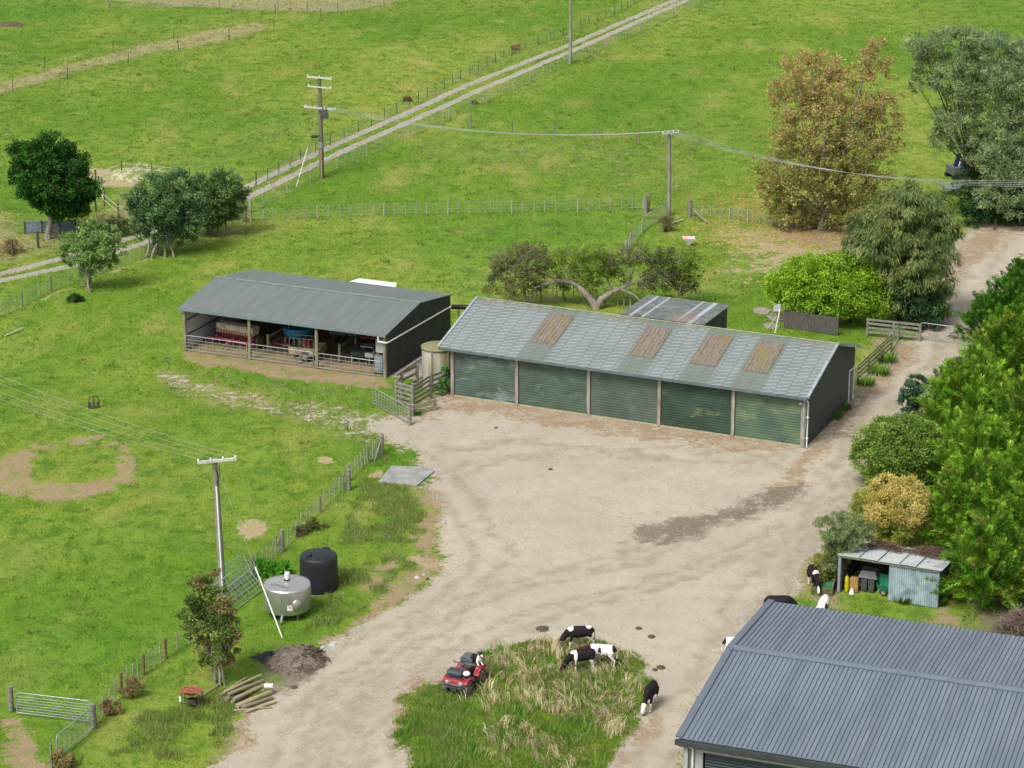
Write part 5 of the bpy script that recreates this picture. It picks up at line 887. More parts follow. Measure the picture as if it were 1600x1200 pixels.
# ================================================================ animals
def remesh(mb, voxel, smooth=2):
    me = bpy.data.meshes.new('tmp'); me.from_pydata(mb.v, [], mb.f); o = bpy.data.objects.new('tmp', me); COL.objects.link(o)
    r_ = o.modifiers.new('r', 'REMESH'); r_.mode = 'VOXEL'; r_.voxel_size = voxel; r_.use_smooth_shade = True
    s_ = o.modifiers.new('s', 'SMOOTH'); s_.factor = .5; s_.iterations = smooth
    dg = bpy.context.evaluated_depsgraph_get(); dg.update(); m2 = bpy.data.meshes.new_from_object(o.evaluated_get(dg)); bpy.data.objects.remove(o); bpy.data.meshes.remove(me); return m2
COAT = vcol('animal_coat', .75, 0, spec=.15)
def calf(label, px, py, head, patches, base='#efe9e2', head_mode='graze', dark='#211d1e', legs_white=True, face=None, step=0.0, group='calves around the yard', turn=0.0, size=1.07, tail=0.0, legdark=(), z=None):
    """head = heading angle of the calf (radians, world); patches = list of (x,y,z, rx,ry,rz, colour)"""
    m = MB(); T = lambda pts, n=14: m.tube([(x, y, z) for x, y, z, _, _ in pts], [(a, b) for _, _, _, a, b in pts], n)
    T([(-.62,0,.88,.07,.09),(-.58,0,.87,.15,.17),(-.46,0,.85,.215,.225),(-.2,0,.80,.24,.265),(.1,0,.79,.245,.28),(.32,0,.82,.21,.26),(.48,0,.86,.14,.2),(.55,0,.87,.08,.12)], 18)
    st, ct = math.sin(turn), math.cos(turn)
    def N(x, z): d = x - .42; return (.42 + d * ct, d * st, z)
    if head_mode == 'graze':
        T([(*N(.34,.88),.14,.21),(*N(.52,.78),.115,.18),(*N(.67,.62),.10,.15),(*N(.76,.50),.095,.13)]); T([(*N(.72,.53),.09,.10),(*N(.80,.43),.115,.13),(*N(.88,.30),.10,.115),(*N(.94,.18),.085,.085),(*N(.97,.10),.07,.065)]); ear = N(.76,.54)
    elif head_mode == 'low':
        T([(*N(.36,.9),.12,.18),(*N(.6,.88),.095,.14),(*N(.8,.80),.08,.11),(*N(.9,.76),.08,.1)]); T([(*N(.86,.80),.08,.09),(*N(.97,.74),.095,.10),(*N(1.09,.62),.072,.08),(*N(1.19,.50),.055,.06),(*N(1.22,.47),.04,.045)]); ear = N(.92,.84)
    else:
        T([(*N(.36,.92),.12,.18),(*N(.52,1.02),.09,.14),(*N(.66,1.14),.078,.11),(*N(.74,1.2),.075,.1)]); T([(*N(.70,1.24),.08,.09),(*N(.82,1.22),.09,.10),(*N(.96,1.13),.07,.08),(*N(1.07,1.05),.052,.06)]); ear = N(.76,1.28)
    for sy in (-1, 1):
        ex = Vector(ear); sd_ = Vector((-st, ct, 0)) * sy; m.tube([ex + sd_*.05, ex + sd_*.13 + Vector((0,0,.01)), ex + sd_*.21 + Vector((0,0,-.02))], [(.03,.03),(.055,.022),(.015,.015)], 8)
        k = step * sy
        m.tube([(.34,.13*sy,.72),(.36+k*.3,.14*sy,.5),(.37+k*.7,.135*sy,.36),(.37+k,.13*sy,.12),(.38+k*1.1,.13*sy,.05),(.40+k*1.1,.13*sy,0)], [.1,.062,.05,.032,.042,.045], 10)
        m.tube([(-.44,.12*sy,.78),(-.42-k*.3,.14*sy,.58),(-.50-k*.6,.135*sy,.42),(-.57-k,.13*sy,.36),(-.52-k,.13*sy,.14),(-.52-k*1.1,.13*sy,.05),(-.49-k*1.1,.13*sy,0)], [.15,.105,.06,.043,.032,.042,.045], 10)
    m.tube([(-.6,0,.95),(-.68-tail*.1,tail*.05,.82),(-.70-tail*.35,tail*.1,.6+tail*.1),(-.69-tail*.6,tail*.15,.42+tail*.15)], [.03,.022,.02,.035], 8)
    me = remesh(m, .02, 3); n = len(me.vertices); co = np.zeros(n*3); me.vertices.foreach_get('co', co); co = co.reshape(-1, 3)
    wob = (vnoise(co[:,0]+co[:,1]*1.3+9, co[:,2]+7, 5.5, 3) - .5) * .5
    col = np.tile(lin(base, .8), (n, 1)); dk = {}
    for (x, y, zz, rx, ry, rz_, c) in patches:
        d = ((co[:,0]-x)/rx)**2 + ((co[:,1]-y)/ry)**2 + ((co[:,2]-zz)/rz_)**2; k = d < 1 + wob; col[k] = lin(c, .8)
    if legs_white: k = co[:,2] < .40 + wob*.1; k &= ~((co[:,0] > .6) | (np.abs(co[:,1]) > .25)); col[k] = lin('#e6ddd3', .8)
    for (sx, sy) in legdark: k = (co[:,2] < .62) & (co[:,0]*sx > .1) & (co[:,0] < .55) & (co[:,1]*sy > .03); col[k] = lin(dark, .8)
    hd = Vector(N(.97,.1) if head_mode == 'graze' else N(1.2,.48) if head_mode == 'low' else N(1.06,1.05)); dd = np.linalg.norm(co - np.array(hd), axis=1)
    if face: hc = Vector(N(.88,.3) if head_mode == 'graze' else N(1.03,.68)); k = np.linalg.norm((co - np.array(hc)) / np.array([.26,.2,.28]), axis=1) < 1; col[k] = lin(face, .8)
    col[dd < .085] = lin('#6a5552' if face else '#3c3332', .8); k = (co[:,2] < .035) & (co[:,0] < .6); col[k] = lin('#4b4138', .8)
    a = me.attributes.new('tint', 'FLOAT_COLOR', 'POINT'); a.data.foreach_set('color', col.astype(np.float32).ravel()); me.materials.clear(); me.materials.append(COAT)
    o = link('calf', me, None, at(px, py, .02), head); o.scale = (size,)*3; tag(o, label, 'calf', group)
    for sy in (-1, 1):   # eyes
        b = Vector(N(.83,.40) if head_mode == 'graze' else N(1.0,.70) if head_mode == 'low' else N(.86,1.2)) + Vector((-st, ct, 0)) * sy * .105
        e = MB(); e.lathe([(.001,-.015),(.014,-.008),(.018,0),(.014,.008),(.001,.015)], 8, tuple(b)); e.build('eye', M('eye_black', '#141212', None, rough=.2), o)
    return o
B_, W_c, BR_ = '#242022', '#efe9e2', '#3a2420'
allb = (0,0,.8,2,2,2,B_)
PI = math.pi
# heading from a pair of pixels (tail, head)
hd_ = lambda a, b: rzto(a, b)
calf('black calf with white shoulder and rump patches grazing at the top of the grass island', 905, 1016, PI+.12, [allb,(.42,0,1.08,.14,.4,.17,W_c),(-.42,0,1.1,.15,.4,.12,W_c),(-.35,0,.5,.25,.5,.14,W_c)], step=.07)
calf('black calf with a white shoulder band and white tail, grazing nearest the quad bike', 909, 1053, PI+.25, [allb,(.33,0,.85,.07,.5,.45,W_c),(.45,0,1.06,.12,.3,.1,W_c),(-.05,0,.5,.5,.4,.08,W_c),(-.72,0,.7,.2,.2,.4,W_c),(-.4,0,.5,.18,.4,.2,W_c)], step=-.06, tail=.9)
calf('white calf with dark brown neck, flank and rump patches standing behind the banded black calf', 939, 1045, PI-.12, [(.75,0,.6,.36,.5,.6,BR_),(.05,.0,.84,.085,.5,.2,BR_),(-.62,0,.93,.13,.4,.2,BR_)], step=.05, head_mode='low', dark=BR_)
calf('black calf with white face and white feet stepping onto the island edge at right', 1016, 1105, hd_((1026,1086),(1004,1120)), [allb,(0,0,.5,.2,.1,.05,W_c)], face='#e9e2dc', step=.1, turn=-.15, tail=.2)
calf('black calf with white shoulder saddle facing the camera beside the timber trough', 1271, 919, -PI/2+.12, [allb,(.42,0,1.08,.10,.4,.2,W_c),(.4,.2,.6,.12,.1,.3,W_c),(1.0,0,.3,.2,.05,.2,W_c)], step=.06, turn=.1)
calf('all black calf half hidden behind the left end of the steel shed roof', 1217, 966, .0, [allb], head_mode='graze', legs_white=False, size=1.12)
calf('white calf with small black patches seen from behind over the steel shed roof', 1286, 968, PI/2-.3, [(-.45,-.2,.82,.13,.12,.17,B_),(.1,.2,.8,.2,.14,.2,B_),(-.1,-.25,.7,.16,.1,.12,B_)], head_mode='graze', size=1.1)
calf('pale calf with brown tail head, mostly hidden by the steel shed ridge end', 1152, 1029, .1, [(-.64,0,.92,.10,.3,.22,BR_),(.8,0,.6,.3,.4,.5,BR_)], head_mode='low', base='#eadfd4')
# ================================================================ quad bike and dog
qa = math.atan2(P(715,1089).y - P(742,1064).y, P(715,1089).x - P(742,1064).x)
qc = (P(712,1090) + P(740,1064)) / 2
qb = thing('quad_bike', 'muddy red quad bike with dark front box parked on the edge of the grass island', 'quad bike', (qc.x, qc.y, gz(qc.x, qc.y)), qa); qb.scale = (1.12,)*3
QR = M('quad_red', '#cf4456', '#ab3444', 3, .5, c3='#a8857a', n3=5, lo3=.5, hi3=.68); QG = M('quad_grey', '#6f7678', '#5a6062', 5, .6, c3='#9c9078', n3=4); QB = M('quad_black', '#2f3234', '#232628', 5, .5)
m = MB()
m.prism([(.18,.62),(.50,.74),(.86,.72),(1.0,.62),(.98,.56),(.82,.64),(.5,.64),(.3,.5),(.18,.5)], -.56, -.3, 'xz'); m.prism([(.18,.62),(.50,.74),(.86,.72),(1.0,.62),(.98,.56),(.82,.64),(.5,.64),(.3,.5),(.18,.5)], .3, .56, 'xz')
m.prism([(.25,.6),(.45,.82),(.8,.78),(1.02,.66),(1.04,.54),(.8,.5),(.25,.5)], -.3, .3, 'xz')
m.prism([(-.2,.5),(-.3,.66),(-.55,.78),(-.95,.76),(-1.0,.66),(-.9,.62),(-.55,.66),(-.35,.5)], -.54, -.3, 'xz'); m.prism([(-.2,.5),(-.3,.66),(-.55,.78),(-.95,.76),(-1.0,.66),(-.9,.62),(-.55,.66),(-.35,.5)], .3, .54, 'xz')
m.prism([(-.15,.6),(.2,.6),(.38,.9),(.2,.96),(-.05,.86)], -.16, .16, 'xz'); m.build('body', QR, qb)
m = MB(); m.prism([(-.95,.74),(-.6,.74),(-.1,.76),(.02,.9),(-.1,.92),(-.55,.88),(-.9,.84)], -.2, .2, 'xz'); m.build('seat', QG, qb)
m = MB(); [m.tube([(.42,y,.84),(.98,y,.84)], .015, 6) for y in (-.4,-.2,0,.2,.4)]; [m.tube([(x,-.42,.84),(x,.42,.84)], .018, 6) for x in (.42,.7,.98)]; m.tube([(.5,-.3,.7),(.5,-.3,.84)], .018, 6); m.tube([(.5,.3,.7),(.5,.3,.84)], .018, 6); m.build('front_rack', QB, qb)
m = MB(); [m.tube([(-1.1,y,.88),(-.5,y,.88)], .015, 6) for y in (-.4,-.2,0,.2,.4)]; [m.tube([(x,-.42,.88),(x,.42,.88)], .018, 6) for x in (-1.1,-.8,-.5)]; m.build('rear_rack', QB, qb)
m = MB(); m.prism([(.48,.86),(.92,.86),(.92,.98),(.84,1.06),(.5,1.06)], -.38, .25, 'xz'); m.build('front_box', M('box_slate', '#4a5357', '#3d4548', 4, .5), qb)
m = MB(); m.box(-1.12,-.52,-.44,.1,.9,1.04); m.build('rear_box', QG, qb)
m = MB(); m.tube([(.28,0,.85),(.16,0,1.06)], .035, 8); m.tube([(.02,-.38,1.08),(.12,-.2,1.12),(.14,.2,1.12),(.02,.38,1.08)], .02, 6); m.tube([(.02,-.38,1.08),(-.0,-.5,1.07)], .03, 6); m.tube([(.02,.38,1.08),(-.0,.5,1.07)], .03, 6); m.lathe([(.02,0),(.12,.02),(.1,.09),(.02,.1)], 12, (.18,0,1.06)); m.build('handlebar', QG, qb)
m = MB(); m.lathe([(.0,0),(.15,.03),(.17,.1),(.1,.17),(0,.2)], 12, (.62,.38,.86)); x = m.build('helmet', WHITE); x.location = Vector(qb.location) ; x.rotation_euler = (0,0,qa); x.scale = (1.12,)*3; tag(x, 'white round helmet on the front rack of the quad bike', 'helmet')
m = MB(); m.tube([(1.08,-.42,.56),(1.16,-.2,.6),(1.16,.2,.6),(1.08,.42,.56)], .045, 8); m.tube([(1.08,-.42,.56),(1.0,-.4,.4),(1.02,.4,.4),(1.08,.42,.56)], .04, 8); m.tube([(1.14,-.15,.6),(1.06,-.12,.32),(1.06,.12,.32),(1.14,.15,.6)], .025, 6); m.box(1.0,1.1,-.4,.4,.42,.55); m.build('bumper', QG, qb)
for y in (-.3, .3): m = MB(); m.X = Matrix.Translation((1.04,y,.62)) @ Matrix.Rotation(R(90), 4, 'Y'); m.lathe([(.08,-.04),(.085,.01),(.05,.035),(.0,.04)], 12); m.build('headlight', M('lamp_clear', '#d5dada', '#b5bcbc', 5, .2), qb)
m = MB(); m.box(-.9,.9,-.14,.14,.3,.55); m.box(-.3,.25,-.5,.5,.28,.33); [m.beam((x,-.42,.32),(x,.42,.32),.06,.06) for x in (-.66,.68)]; m.tube([(-.2,.2,.4),(-.95,.25,.5)], .05, 8); m.build('chassis', QB, qb)
for x in (-.66, .68):
    for y in (-.47, .47): wheel(qb, (x, y, .31), .31, .24, tyre='#7d7466', rim='#9a9284', lugs=18)
dg_ = MB(); T2 = lambda pts: dg_.tube([p[:3] for p in pts], [(p[3], p[4]) for p in pts], 12)
T2([(-.32,0,.14,.07,.08),(-.25,0,.16,.12,.12),(0,0,.2,.13,.14),(.2,0,.25,.12,.15),(.3,0,.3,.07,.1)]); T2([(.22,0,.3,.08,.1),(.32,0,.42,.06,.08),(.36,0,.48,.06,.07)]); T2([(.31,0,.5,.06,.06),(.38,0,.51,.075,.07),(.47,0,.48,.05,.045),(.54,0,.45,.03,.03)])
for sy in (-1, 1):
    dg_.tube([(.33,.05*sy,.55),(.32,.08*sy,.62),(.33,.1*sy,.6)], [.03,.025,.01], 6); dg_.tube([(.2,.08*sy,.2),(.26,.09*sy,.08),(.3,.09*sy,.03),(.42,.09*sy,.03)], [.06,.04,.03,.03], 8); dg_.tube([(-.2,.1*sy,.14),(-.1,.15*sy,.1),(-.2,.16*sy,.03),(-.05,.16*sy,.03)], [.09,.07,.035,.03], 8)
dg_.tube([(-.32,0,.12),(-.45,.08,.06),(-.5,.2,.04)], [.035,.04,.02], 8)
me = remesh(dg_, .014, 2); n = len(me.vertices); co = np.zeros(n*3); me.vertices.foreach_get('co', co); co = co.reshape(-1, 3); col = np.tile(lin('#232022', .8), (n, 1))
k = (co[:,2] < .05) | ((co[:,0] > .22) & (co[:,2] < .36)) | (np.linalg.norm(co - np.array([.5,0,.46]), axis=1) < .07) | (np.linalg.norm((co - np.array([.3,0,.36])) / np.array([.1,.2,.09]), axis=1) < 1); col[k] = lin('#e9e4dc', .8)
a = me.attributes.new('tint', 'FLOAT_COLOR', 'POINT'); a.data.foreach_set('color', col.astype(np.float32).ravel()); me.materials.clear(); me.materials.append(COAT)
o = link('dog', me); o.location = qb.matrix_basis @ Vector((-.72, .2, 0)) ; mwx = Matrix.Translation(qb.location) @ Matrix.Rotation(qa, 4, 'Z'); o.location = mwx @ Vector((-.74, .26, 1.0)); o.rotation_euler = (0, 0, qa + .9); o.scale = (1.15,)*3; tag(o, 'black and white dog lying on the rear of the quad bike', 'dog')
# ================================================================ trees
LEAF = vcol('foliage', .65, .32, spec=.18)
BARK = M('bark', '#8a8274', '#6a6256', 4, .95, stretch=(1,1,.3)); BARKP = M('bark_pale', '#b5ad9f', '#8d8577', 4, .95, stretch=(1,1,.3), c3='#8d9468', n3=2); BARKD = M('bark_dark', '#5b5046', '#463d35', 5, .95)
def resolve(base, lobes, rs=1.0):
    out = []
    for l in lobes:
        px, py, r_ = l[:3]; d = l[3] if len(l) > 3 else 0; p_ = PV(px, py, base.y + d); out.append((np.array(p_), r_ * rs, l[4] if len(l) > 4 else 0))
    return out
def crown(name, par, base, L, n, leaf, wid, cols, g, rand_=.55, dirn=0.0, flat=.85, style='leaf', fill=.55, droop=0.0, colf=None, zmin=.15, per=1, bright=1.45, ncl=26, rough=.25, lbl=None, mat=None):
    """leaf clumps spread through the lobes: random clump centres per lobe, leaves scattered round each"""
    C_, A_, N_, T_ = [], [], [], []; tot = sum(r_**2 for _, r_, _ in L)
    for c, r_, pi in L:
        nl = int(n * r_**2 / tot); k = max(4, int(ncl * r_**1.6)); d = unit(g.normal(size=(k, 3))); q = g.uniform(fill, 1.02, k)[:, None]
        cc = c + d * q * r_ * np.array([1, 1, flat]); cr = g.uniform(.16, .34, k) * min(r_, 1.6) + .08
        i = g.integers(0, k, nl); off = unit(g.normal(size=(nl, 3))) * (g.random(nl) ** .5)[:, None] * cr[i][:, None]; p_ = cc[i] + off * np.array([1, 1, .8])
        out = unit(p_ - c); ax = unit(out * .7 + g.normal(size=(nl, 3)) * rand_ + d[i] * dirn + np.array([0, 0, .25 - droop * 2.2])); nr = unit(out + g.normal(size=(nl, 3)) * .5 + np.array([0, 0, .6]))
        pal = palette(cols[pi] if isinstance(cols[0], (list, tuple)) and not isinstance(cols[0][0], float) else cols, k, g); t = pal[i] * g.uniform(.78, 1.2, (nl, 1)) * bright; t[:, 3] = 1
        C_.append(p_); A_.append(ax); N_.append(nr); T_.append(t)
    C_, A_, N_, T_ = map(np.vstack, (C_, A_, N_, T_)); k = C_[:, 2] > zmin; C_, A_, N_, T_ = C_[k], A_[k], N_[k], T_[k]
    if colf is not None: T_ = colf(C_, T_)
    nn = len(C_); Ln = leaf * g.uniform(.6, 1.3, nn); Wd = wid * g.uniform(.7, 1.3, nn)
    if style == 'plume':     # tapered plumes of short needles leaning outwards and up
        PC, PA, PN, PT, PL_ = [], [], [], [], []
        for c, r_, pi in L:
            k = max(4, int(ncl * r_**1.3)); d = unit(g.normal(size=(k, 3)) + np.array([0, 0, .25])); o_ = c + d * r_ * .55 * np.array([1, 1, flat]); ax = unit(d * 1.0 + np.array([0, 0, .55]) + g.normal(size=(k, 3)) * .18); ln = g.uniform(.8, 1.7, k) * (r_ * .35 + .5)
            pal = palette(cols, k, g) * g.uniform(.7, 1.2, (k, 1)); m_ = n; ix = np.repeat(np.arange(k), m_); t = g.random(k * m_) ** .8; rv = unit(np.cross(ax[ix], g.normal(size=(k * m_, 3)))); sp_ = (1 - t) * .24 + .02
            p_ = o_[ix] + ax[ix] * (t * ln[ix])[:, None] + rv * sp_[:, None] - np.array([0, 0, 1]) * (t**2 * .12 * ln[ix])[:, None]
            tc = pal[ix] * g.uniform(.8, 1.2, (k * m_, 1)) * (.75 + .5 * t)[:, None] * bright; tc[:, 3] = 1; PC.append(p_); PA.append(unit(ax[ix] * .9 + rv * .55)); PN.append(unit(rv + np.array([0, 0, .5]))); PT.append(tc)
        C_, A_, N_, T_ = map(np.vstack, (PC, PA, PN, PT)); kk = C_[:, 2] > zmin; C_, A_, N_, T_ = C_[kk], A_[kk], N_[kk], T_[kk]; nn = len(C_); V, F, T = cards(C_, A_, N_, leaf * g.uniform(.6, 1.3, nn), wid * g.uniform(.7, 1.3, nn), T_)
    elif style == 'spray':     # a frond: rachis with paired side needles
        V, F, T = [], [], []; side = unit(np.cross(A_, N_)); up = unit(np.cross(side, A_)); K = 7
        for j in range(K):
            f = (j + .3) / K; b = C_ + A_ * (Ln * f)[:, None] - up * (Ln * f * f * .18)[:, None]
            for s_ in (-1, 1):
                ax = unit(A_ * .85 + side * s_ * .5 + up * .05); l_ = Ln * (.46 - .28 * f); v, f_, t = cards(b, ax, N_, l_, Wd * .26, T_ * (.82 + .32 * f)); V.append(v); F.append(f_ + sum(len(x) for x in V[:-1])); t[:, 3] = 1; T.append(t)
        v, f_, t = cards(C_, A_, N_, Ln, Wd * .3, T_); V.append(v); F.append(f_ + sum(len(x) for x in V[:-1])); T.append(t); V, F, T = np.vstack(V), np.vstack(F), np.vstack(T)
    else: V, F, T = cards(C_, A_, N_, Ln, Wd, T_)
    V = V - np.array(base); x = link(name, npmesh(name, V, F, mat or LEAF, tint=T), par); return x
def limbs(par, base, L, g, r0, mat, stems=1, n=None, sub=2, name='trunk', fork=.35, spread=.4, twig=True):
    m = MB(); bs = Vector(base); top = Vector(np.mean([c for c, _, _ in L], axis=0)) - bs; m2 = MB(); rg = random.Random(int(g.integers(1e6)))
    starts = [Vector((rg.uniform(-spread, spread), rg.uniform(-spread, spread), 0)) for _ in range(stems)] if stems > 1 else [Vector((0, 0, 0))]
    forks = []
    MS = []
    for s_ in starts:
        m = MB(); MS.append(m)
        f = s_ + (top - s_) * fork + Vector((rg.gauss(0,.1), rg.gauss(0,.1), 0)); f.z = max(.5, top.z * fork); forks.append(f); m.tube([s_ - Vector((0,0,.15)), s_.lerp(f, .5) + Vector((rg.gauss(0,.06), rg.gauss(0,.06), 0)), f], [r0*1.25, r0, r0*.85], 8)
    for c, r_, _ in L:
        c = Vector(c) - bs; f = min(forks, key=lambda q: (q - c).length); m = MS[forks.index(f)]; mid = f.lerp(c, .5) + Vector((rg.gauss(0,.15), rg.gauss(0,.15), .12*r_)); m.tube([f, mid, c], [r0*.5, r0*.3, r0*.1], 6)
        for _ in range(sub):
            d = Vector((rg.gauss(0,1), rg.gauss(0,1), rg.gauss(.3,.8))).normalized() * r_ * rg.uniform(.7, 1.0); s2 = mid.lerp(c, rg.random()); m.tube([s2, s2 + d*.5 + Vector((0,0,.05)), s2 + d], [r0*.22, r0*.13, r0*.04], 4, cap=False)
    for m in MS: m.build(name, mat, par)
def tree(name, label, cat, base_px, lobes, n, leaf, wid, cols, r0=.12, mat=None, stems=1, seed=1, group=None, **k):
    g = np.random.default_rng(seed); b = P(*base_px); t = thing(name, label, cat, b, 0, group); L = resolve(b, lobes, k.pop('rs', 1.0))
    lk = {a: k.pop(a) for a in ('sub', 'fork', 'spread') if a in k}; limbs(t, b, L, g, r0, mat or BARK, stems, **lk)
    crown('crown', t, b, L, n, leaf, wid, cols, g, **k); return t
DK = ['#2f5a1e', '#3a6b24', '#264d1b', '#467a2c', '#30561f']; GG = ['#5d7c4a', '#6f8f5a', '#4d6c3f', '#7b9a68', '#587a48']
tree('evergreen_tree', 'dark glossy evergreen tree with thick trunk at the far left', 'tree', (78,374), [(48,250,1.35,.3),(75,238,1.5,-.6),(105,258,1.6,.5),(130,292,1.1,-.3),(58,285,1.5,-.9),(93,293,1.8,-1.2),(33,275,1.0,.2),(108,318,1.35,-.4),(78,318,1.0,-.8),(124,306,1.1,.8),(28,238,.8,.4),(85,265,2.0,1.5),(60,305,1.1,1),(95,325,1.0,.3),(120,325,.8,-.4)], 42000, .22, .13, DK, .2, BARKP, stems=2, seed=3, fork=.42, ncl=24, rs=1.1)
tree('grey_green_tree', 'left bushy grey-green tree of the pair by the gravel track', 'tree', (252,398), [(243,300,1.25,.2),(272,292,1.25,-.4),(258,325,1.5,-.6),(224,322,1.0,.3),(288,325,1.25,.5),(232,345,1.0,-.5),(268,350,1.2,.6),(292,348,.9,-.3),(212,310,.7,0),(225,355,.9,.2),(255,365,1.0,-.2),(285,362,.9,.3)], 26000, .24, .09, GG, .08, BARKP, stems=7, spread=1.3, seed=4, rs=1.15, group='grey-green trees along the track', ncl=20)
tree('grey_green_tree', 'right bushy grey-green tree of the pair, beside the double strainer posts', 'tree', (335,368), [(322,290,1.15,.2),(350,290,1.15,-.3),(368,300,.9,.2),(338,310,1.2,-.5),(358,320,1.0,.4),(310,305,.9,.5),(325,335,.9,-.2),(345,340,.8,.3),(310,335,.9,0),(365,330,.7,-.3)], 20000, .24, .09, ['#5f7a42','#708c50','#506c38','#809a60'], .08, BARKP, stems=6, spread=1.2, seed=5, rs=1.18, group='grey-green trees along the track', ncl=20)
tree('grey_green_tree', 'small open grey-green tree with two pale trunks at the left fence', 'tree', (138,454), [(145,362,.95,0),(122,378,.95,-.3),(168,375,1.0,.3),(146,395,1.15,-.3),(112,400,.7,.2),(180,385,.7,0),(140,418,.8,.3),(165,405,.8,-.2),(100,395,.5,0)], 10000, .22, .09, ['#6f8e4c','#82a25c','#5c7c3e','#94b26c'], .08, BARKP, stems=3, spread=.7, seed=6, rs=1.12, group='grey-green trees along the track', ncl=17, fill=.4)
# gnarled tree
gt = thing('gnarled_tree', 'old spreading gnarled tree with bare pale limbs and sparse leaves behind the garage', 'tree', P(930, 482)); gb = P(930,482)
m = MB(); q = lambda px, py, d=0: PV(px, py, gb.y + d) - gb
m.tube([q(932,484), q(925,470,.0), q(908,452,.2), q(893,441,.3), q(872,438,.2), q(852,444,0), q(835,450,-.2)], [.3,.24,.2,.17,.14,.1,.06], 8); m.tube([q(930,484), q(940,467,.1), q(958,455,.2), q(975,448,.3), q(985,437,.5), q(990,420,.6)], [.3,.25,.2,.15,.1,.05], 8); m.tube([q(970,452,.2), q(990,460,0), q(1000,470,-.3), q(1012,462,-.4)], [.12,.08,.05,.02], 6); m.tube([q(975,448,.3), q(1000,440,.5), q(1020,448,.6), q(1012,465,.2)], [.09,.06,.05,.02], 6); m.tube([q(1000,440,.5), q(1030,425,.8), q(1060,415,1)], [.07,.05,.02], 6); m.tube([q(872,438,.2), q(830,420,.6), q(800,405,.8)], [.08,.05,.02], 6); m.tube([q(893,441,.3), q(880,415,.6), q(870,400,.9)], [.07,.04,.02], 6); m.tube([q(958,455,.2), q(945,430,.8), q(935,405,1.2)], [.07,.05,.02], 6)
g_ = random.Random(11)
for _ in range(420):
    px = g_.uniform(765,1095); py = 388 + 60*g_.random(); p_ = q(px, py, g_.uniform(-1.6,1.6)); d = Vector((g_.gauss(0,1), g_.gauss(0,1), g_.gauss(0,.8))).normalized()*g_.uniform(.3,.9); m.tube([p_-d/2, p_+Vector((g_.gauss(0,.08),0,g_.gauss(0,.08))), p_+d/2], [.014,.012,.006], 3, cap=False)
m.build('trunk', BARKP, gt)
gl = [(785,410,1.0,0,0),(815,400,1.1,.5,0),(840,398,1.0,-.5,0),(805,430,1.1,-.4,0),(835,428,.9,.4,0),(775,430,.8,.3,0),(860,412,.9,.6,1),(885,400,1.0,.5,1),(915,400,1.1,-.3,1),(945,402,1.0,.4,1),(900,422,1.0,.6,1),(940,420,.9,.7,1),(975,405,1.0,-.2,2),(1005,400,1.1,.4,2),(1035,402,1.0,-.4,2),(1065,402,1.1,.3,1),(1085,412,.8,-.1,1),(1060,425,1.0,.4,2),(1030,425,1.0,-.3,2),(1080,430,.7,.2,1)]
crown('crown', gt, gb, resolve(gb, gl + [(800,448,.9,.2,0),(845,445,.8,.6,0),(880,440,.9,1.2,1),(920,440,1.0,1.4,1),(960,425,1.0,1,1),(1045,445,1.0,.5,2),(1075,448,.9,.4,2),(1015,440,.9,.8,2),(765,445,.6,0,0)], 1.15), 30000, .17, .07, [['#84805a','#76784c','#708046','#8a8260'],['#8aa33a','#76902f','#6a8534','#9ab043'],['#7a8450','#66703f','#8a8566','#5f7136']], np.random.default_rng(8), flat=.75, fill=.25, ncl=20, bright=1.3)
def autumn(C_, T_):
    z = C_[:, 2]; t = np.clip((z - 6.5 + rng.normal(0, 1.4, len(z))) / 5.5, 0, 1)[:, None]; a = palette(['#958f50','#83864a','#a49658','#787d42'], len(z), rng); b = palette(['#a08c5a','#a89a64','#968450','#ac9660'], len(z), rng); c = (a * (1 - t) + b * t) * 1.85; c[:, 3] = 1; return c
tree('autumn_tree', 'tall brown and rust coloured autumn tree in the field', 'tree', (1290,360), [(1268,88,1.1,0),(1290,105,1.5,.6),(1240,112,1.3,-.5),(1265,135,1.6,.4),(1318,125,1.2,.2),(1352,115,1.2,.3),(1366,68,.8,0),(1385,105,1.0,-.2),(1355,85,.9,.3),(1300,160,2.3,-.6),(1245,165,2.0,.5),(1350,165,1.9,.8),(1388,160,1.2,0),(1225,215,1.9,.2),(1285,215,2.8,-1.2),(1345,220,2.6,.8),(1385,225,1.5,.3),(1205,262,1.6,.4),(1255,275,2.6,-1.3),(1315,278,2.8,-1.0),(1365,275,1.8,.6),(1225,310,1.8,.6),(1280,318,2.2,1.2),(1335,312,1.8,-.4),(1405,190,.9,0),(1280,250,3.0,2.5),(1215,140,.9,0),(1200,290,1.2,-.3),(1240,338,1.3,0),(1275,342,1.3,.6),(1310,340,1.3,-.3),(1345,335,1.2,.2),(1215,330,1.0,.4)], 58000, .2, .11, DK, .22, BARKP, stems=2, seed=9, fork=.18, fill=.3, ncl=17, colf=autumn, sub=4)
WT = ['#8c9e68','#9cae78','#788c56','#a8b886','#84986a']
tree('wattle_tree', 'tall feathery grey-green tree reaching left near the top right corner', 'tree', (1530,345), [(1440,72,1.2,0),(1470,62,1.2,.5),(1500,60,1.2,-.4),(1530,66,1.4,.3),(1450,100,1.2,.4),(1488,98,1.5,-.6),(1525,105,1.6,.5),(1470,130,1.0,.2),(1432,130,.7,0),(1500,140,1.3,-.3),(1540,140,1.6,.6),(1545,180,1.7,-.5),(1475,185,1.0,.3),(1500,200,1.4,-.8),(1470,218,1.1,.5),(1535,225,1.7,-.9),(1565,260,1.8,.4),(1510,175,1.2,0),(1550,235,1.8,-1.2)], 52000, .26, .06, WT, .2, BARKD, stems=1, seed=10, fork=.35, group='feathery trees at the right edge', ncl=20, fill=.45, sub=3)
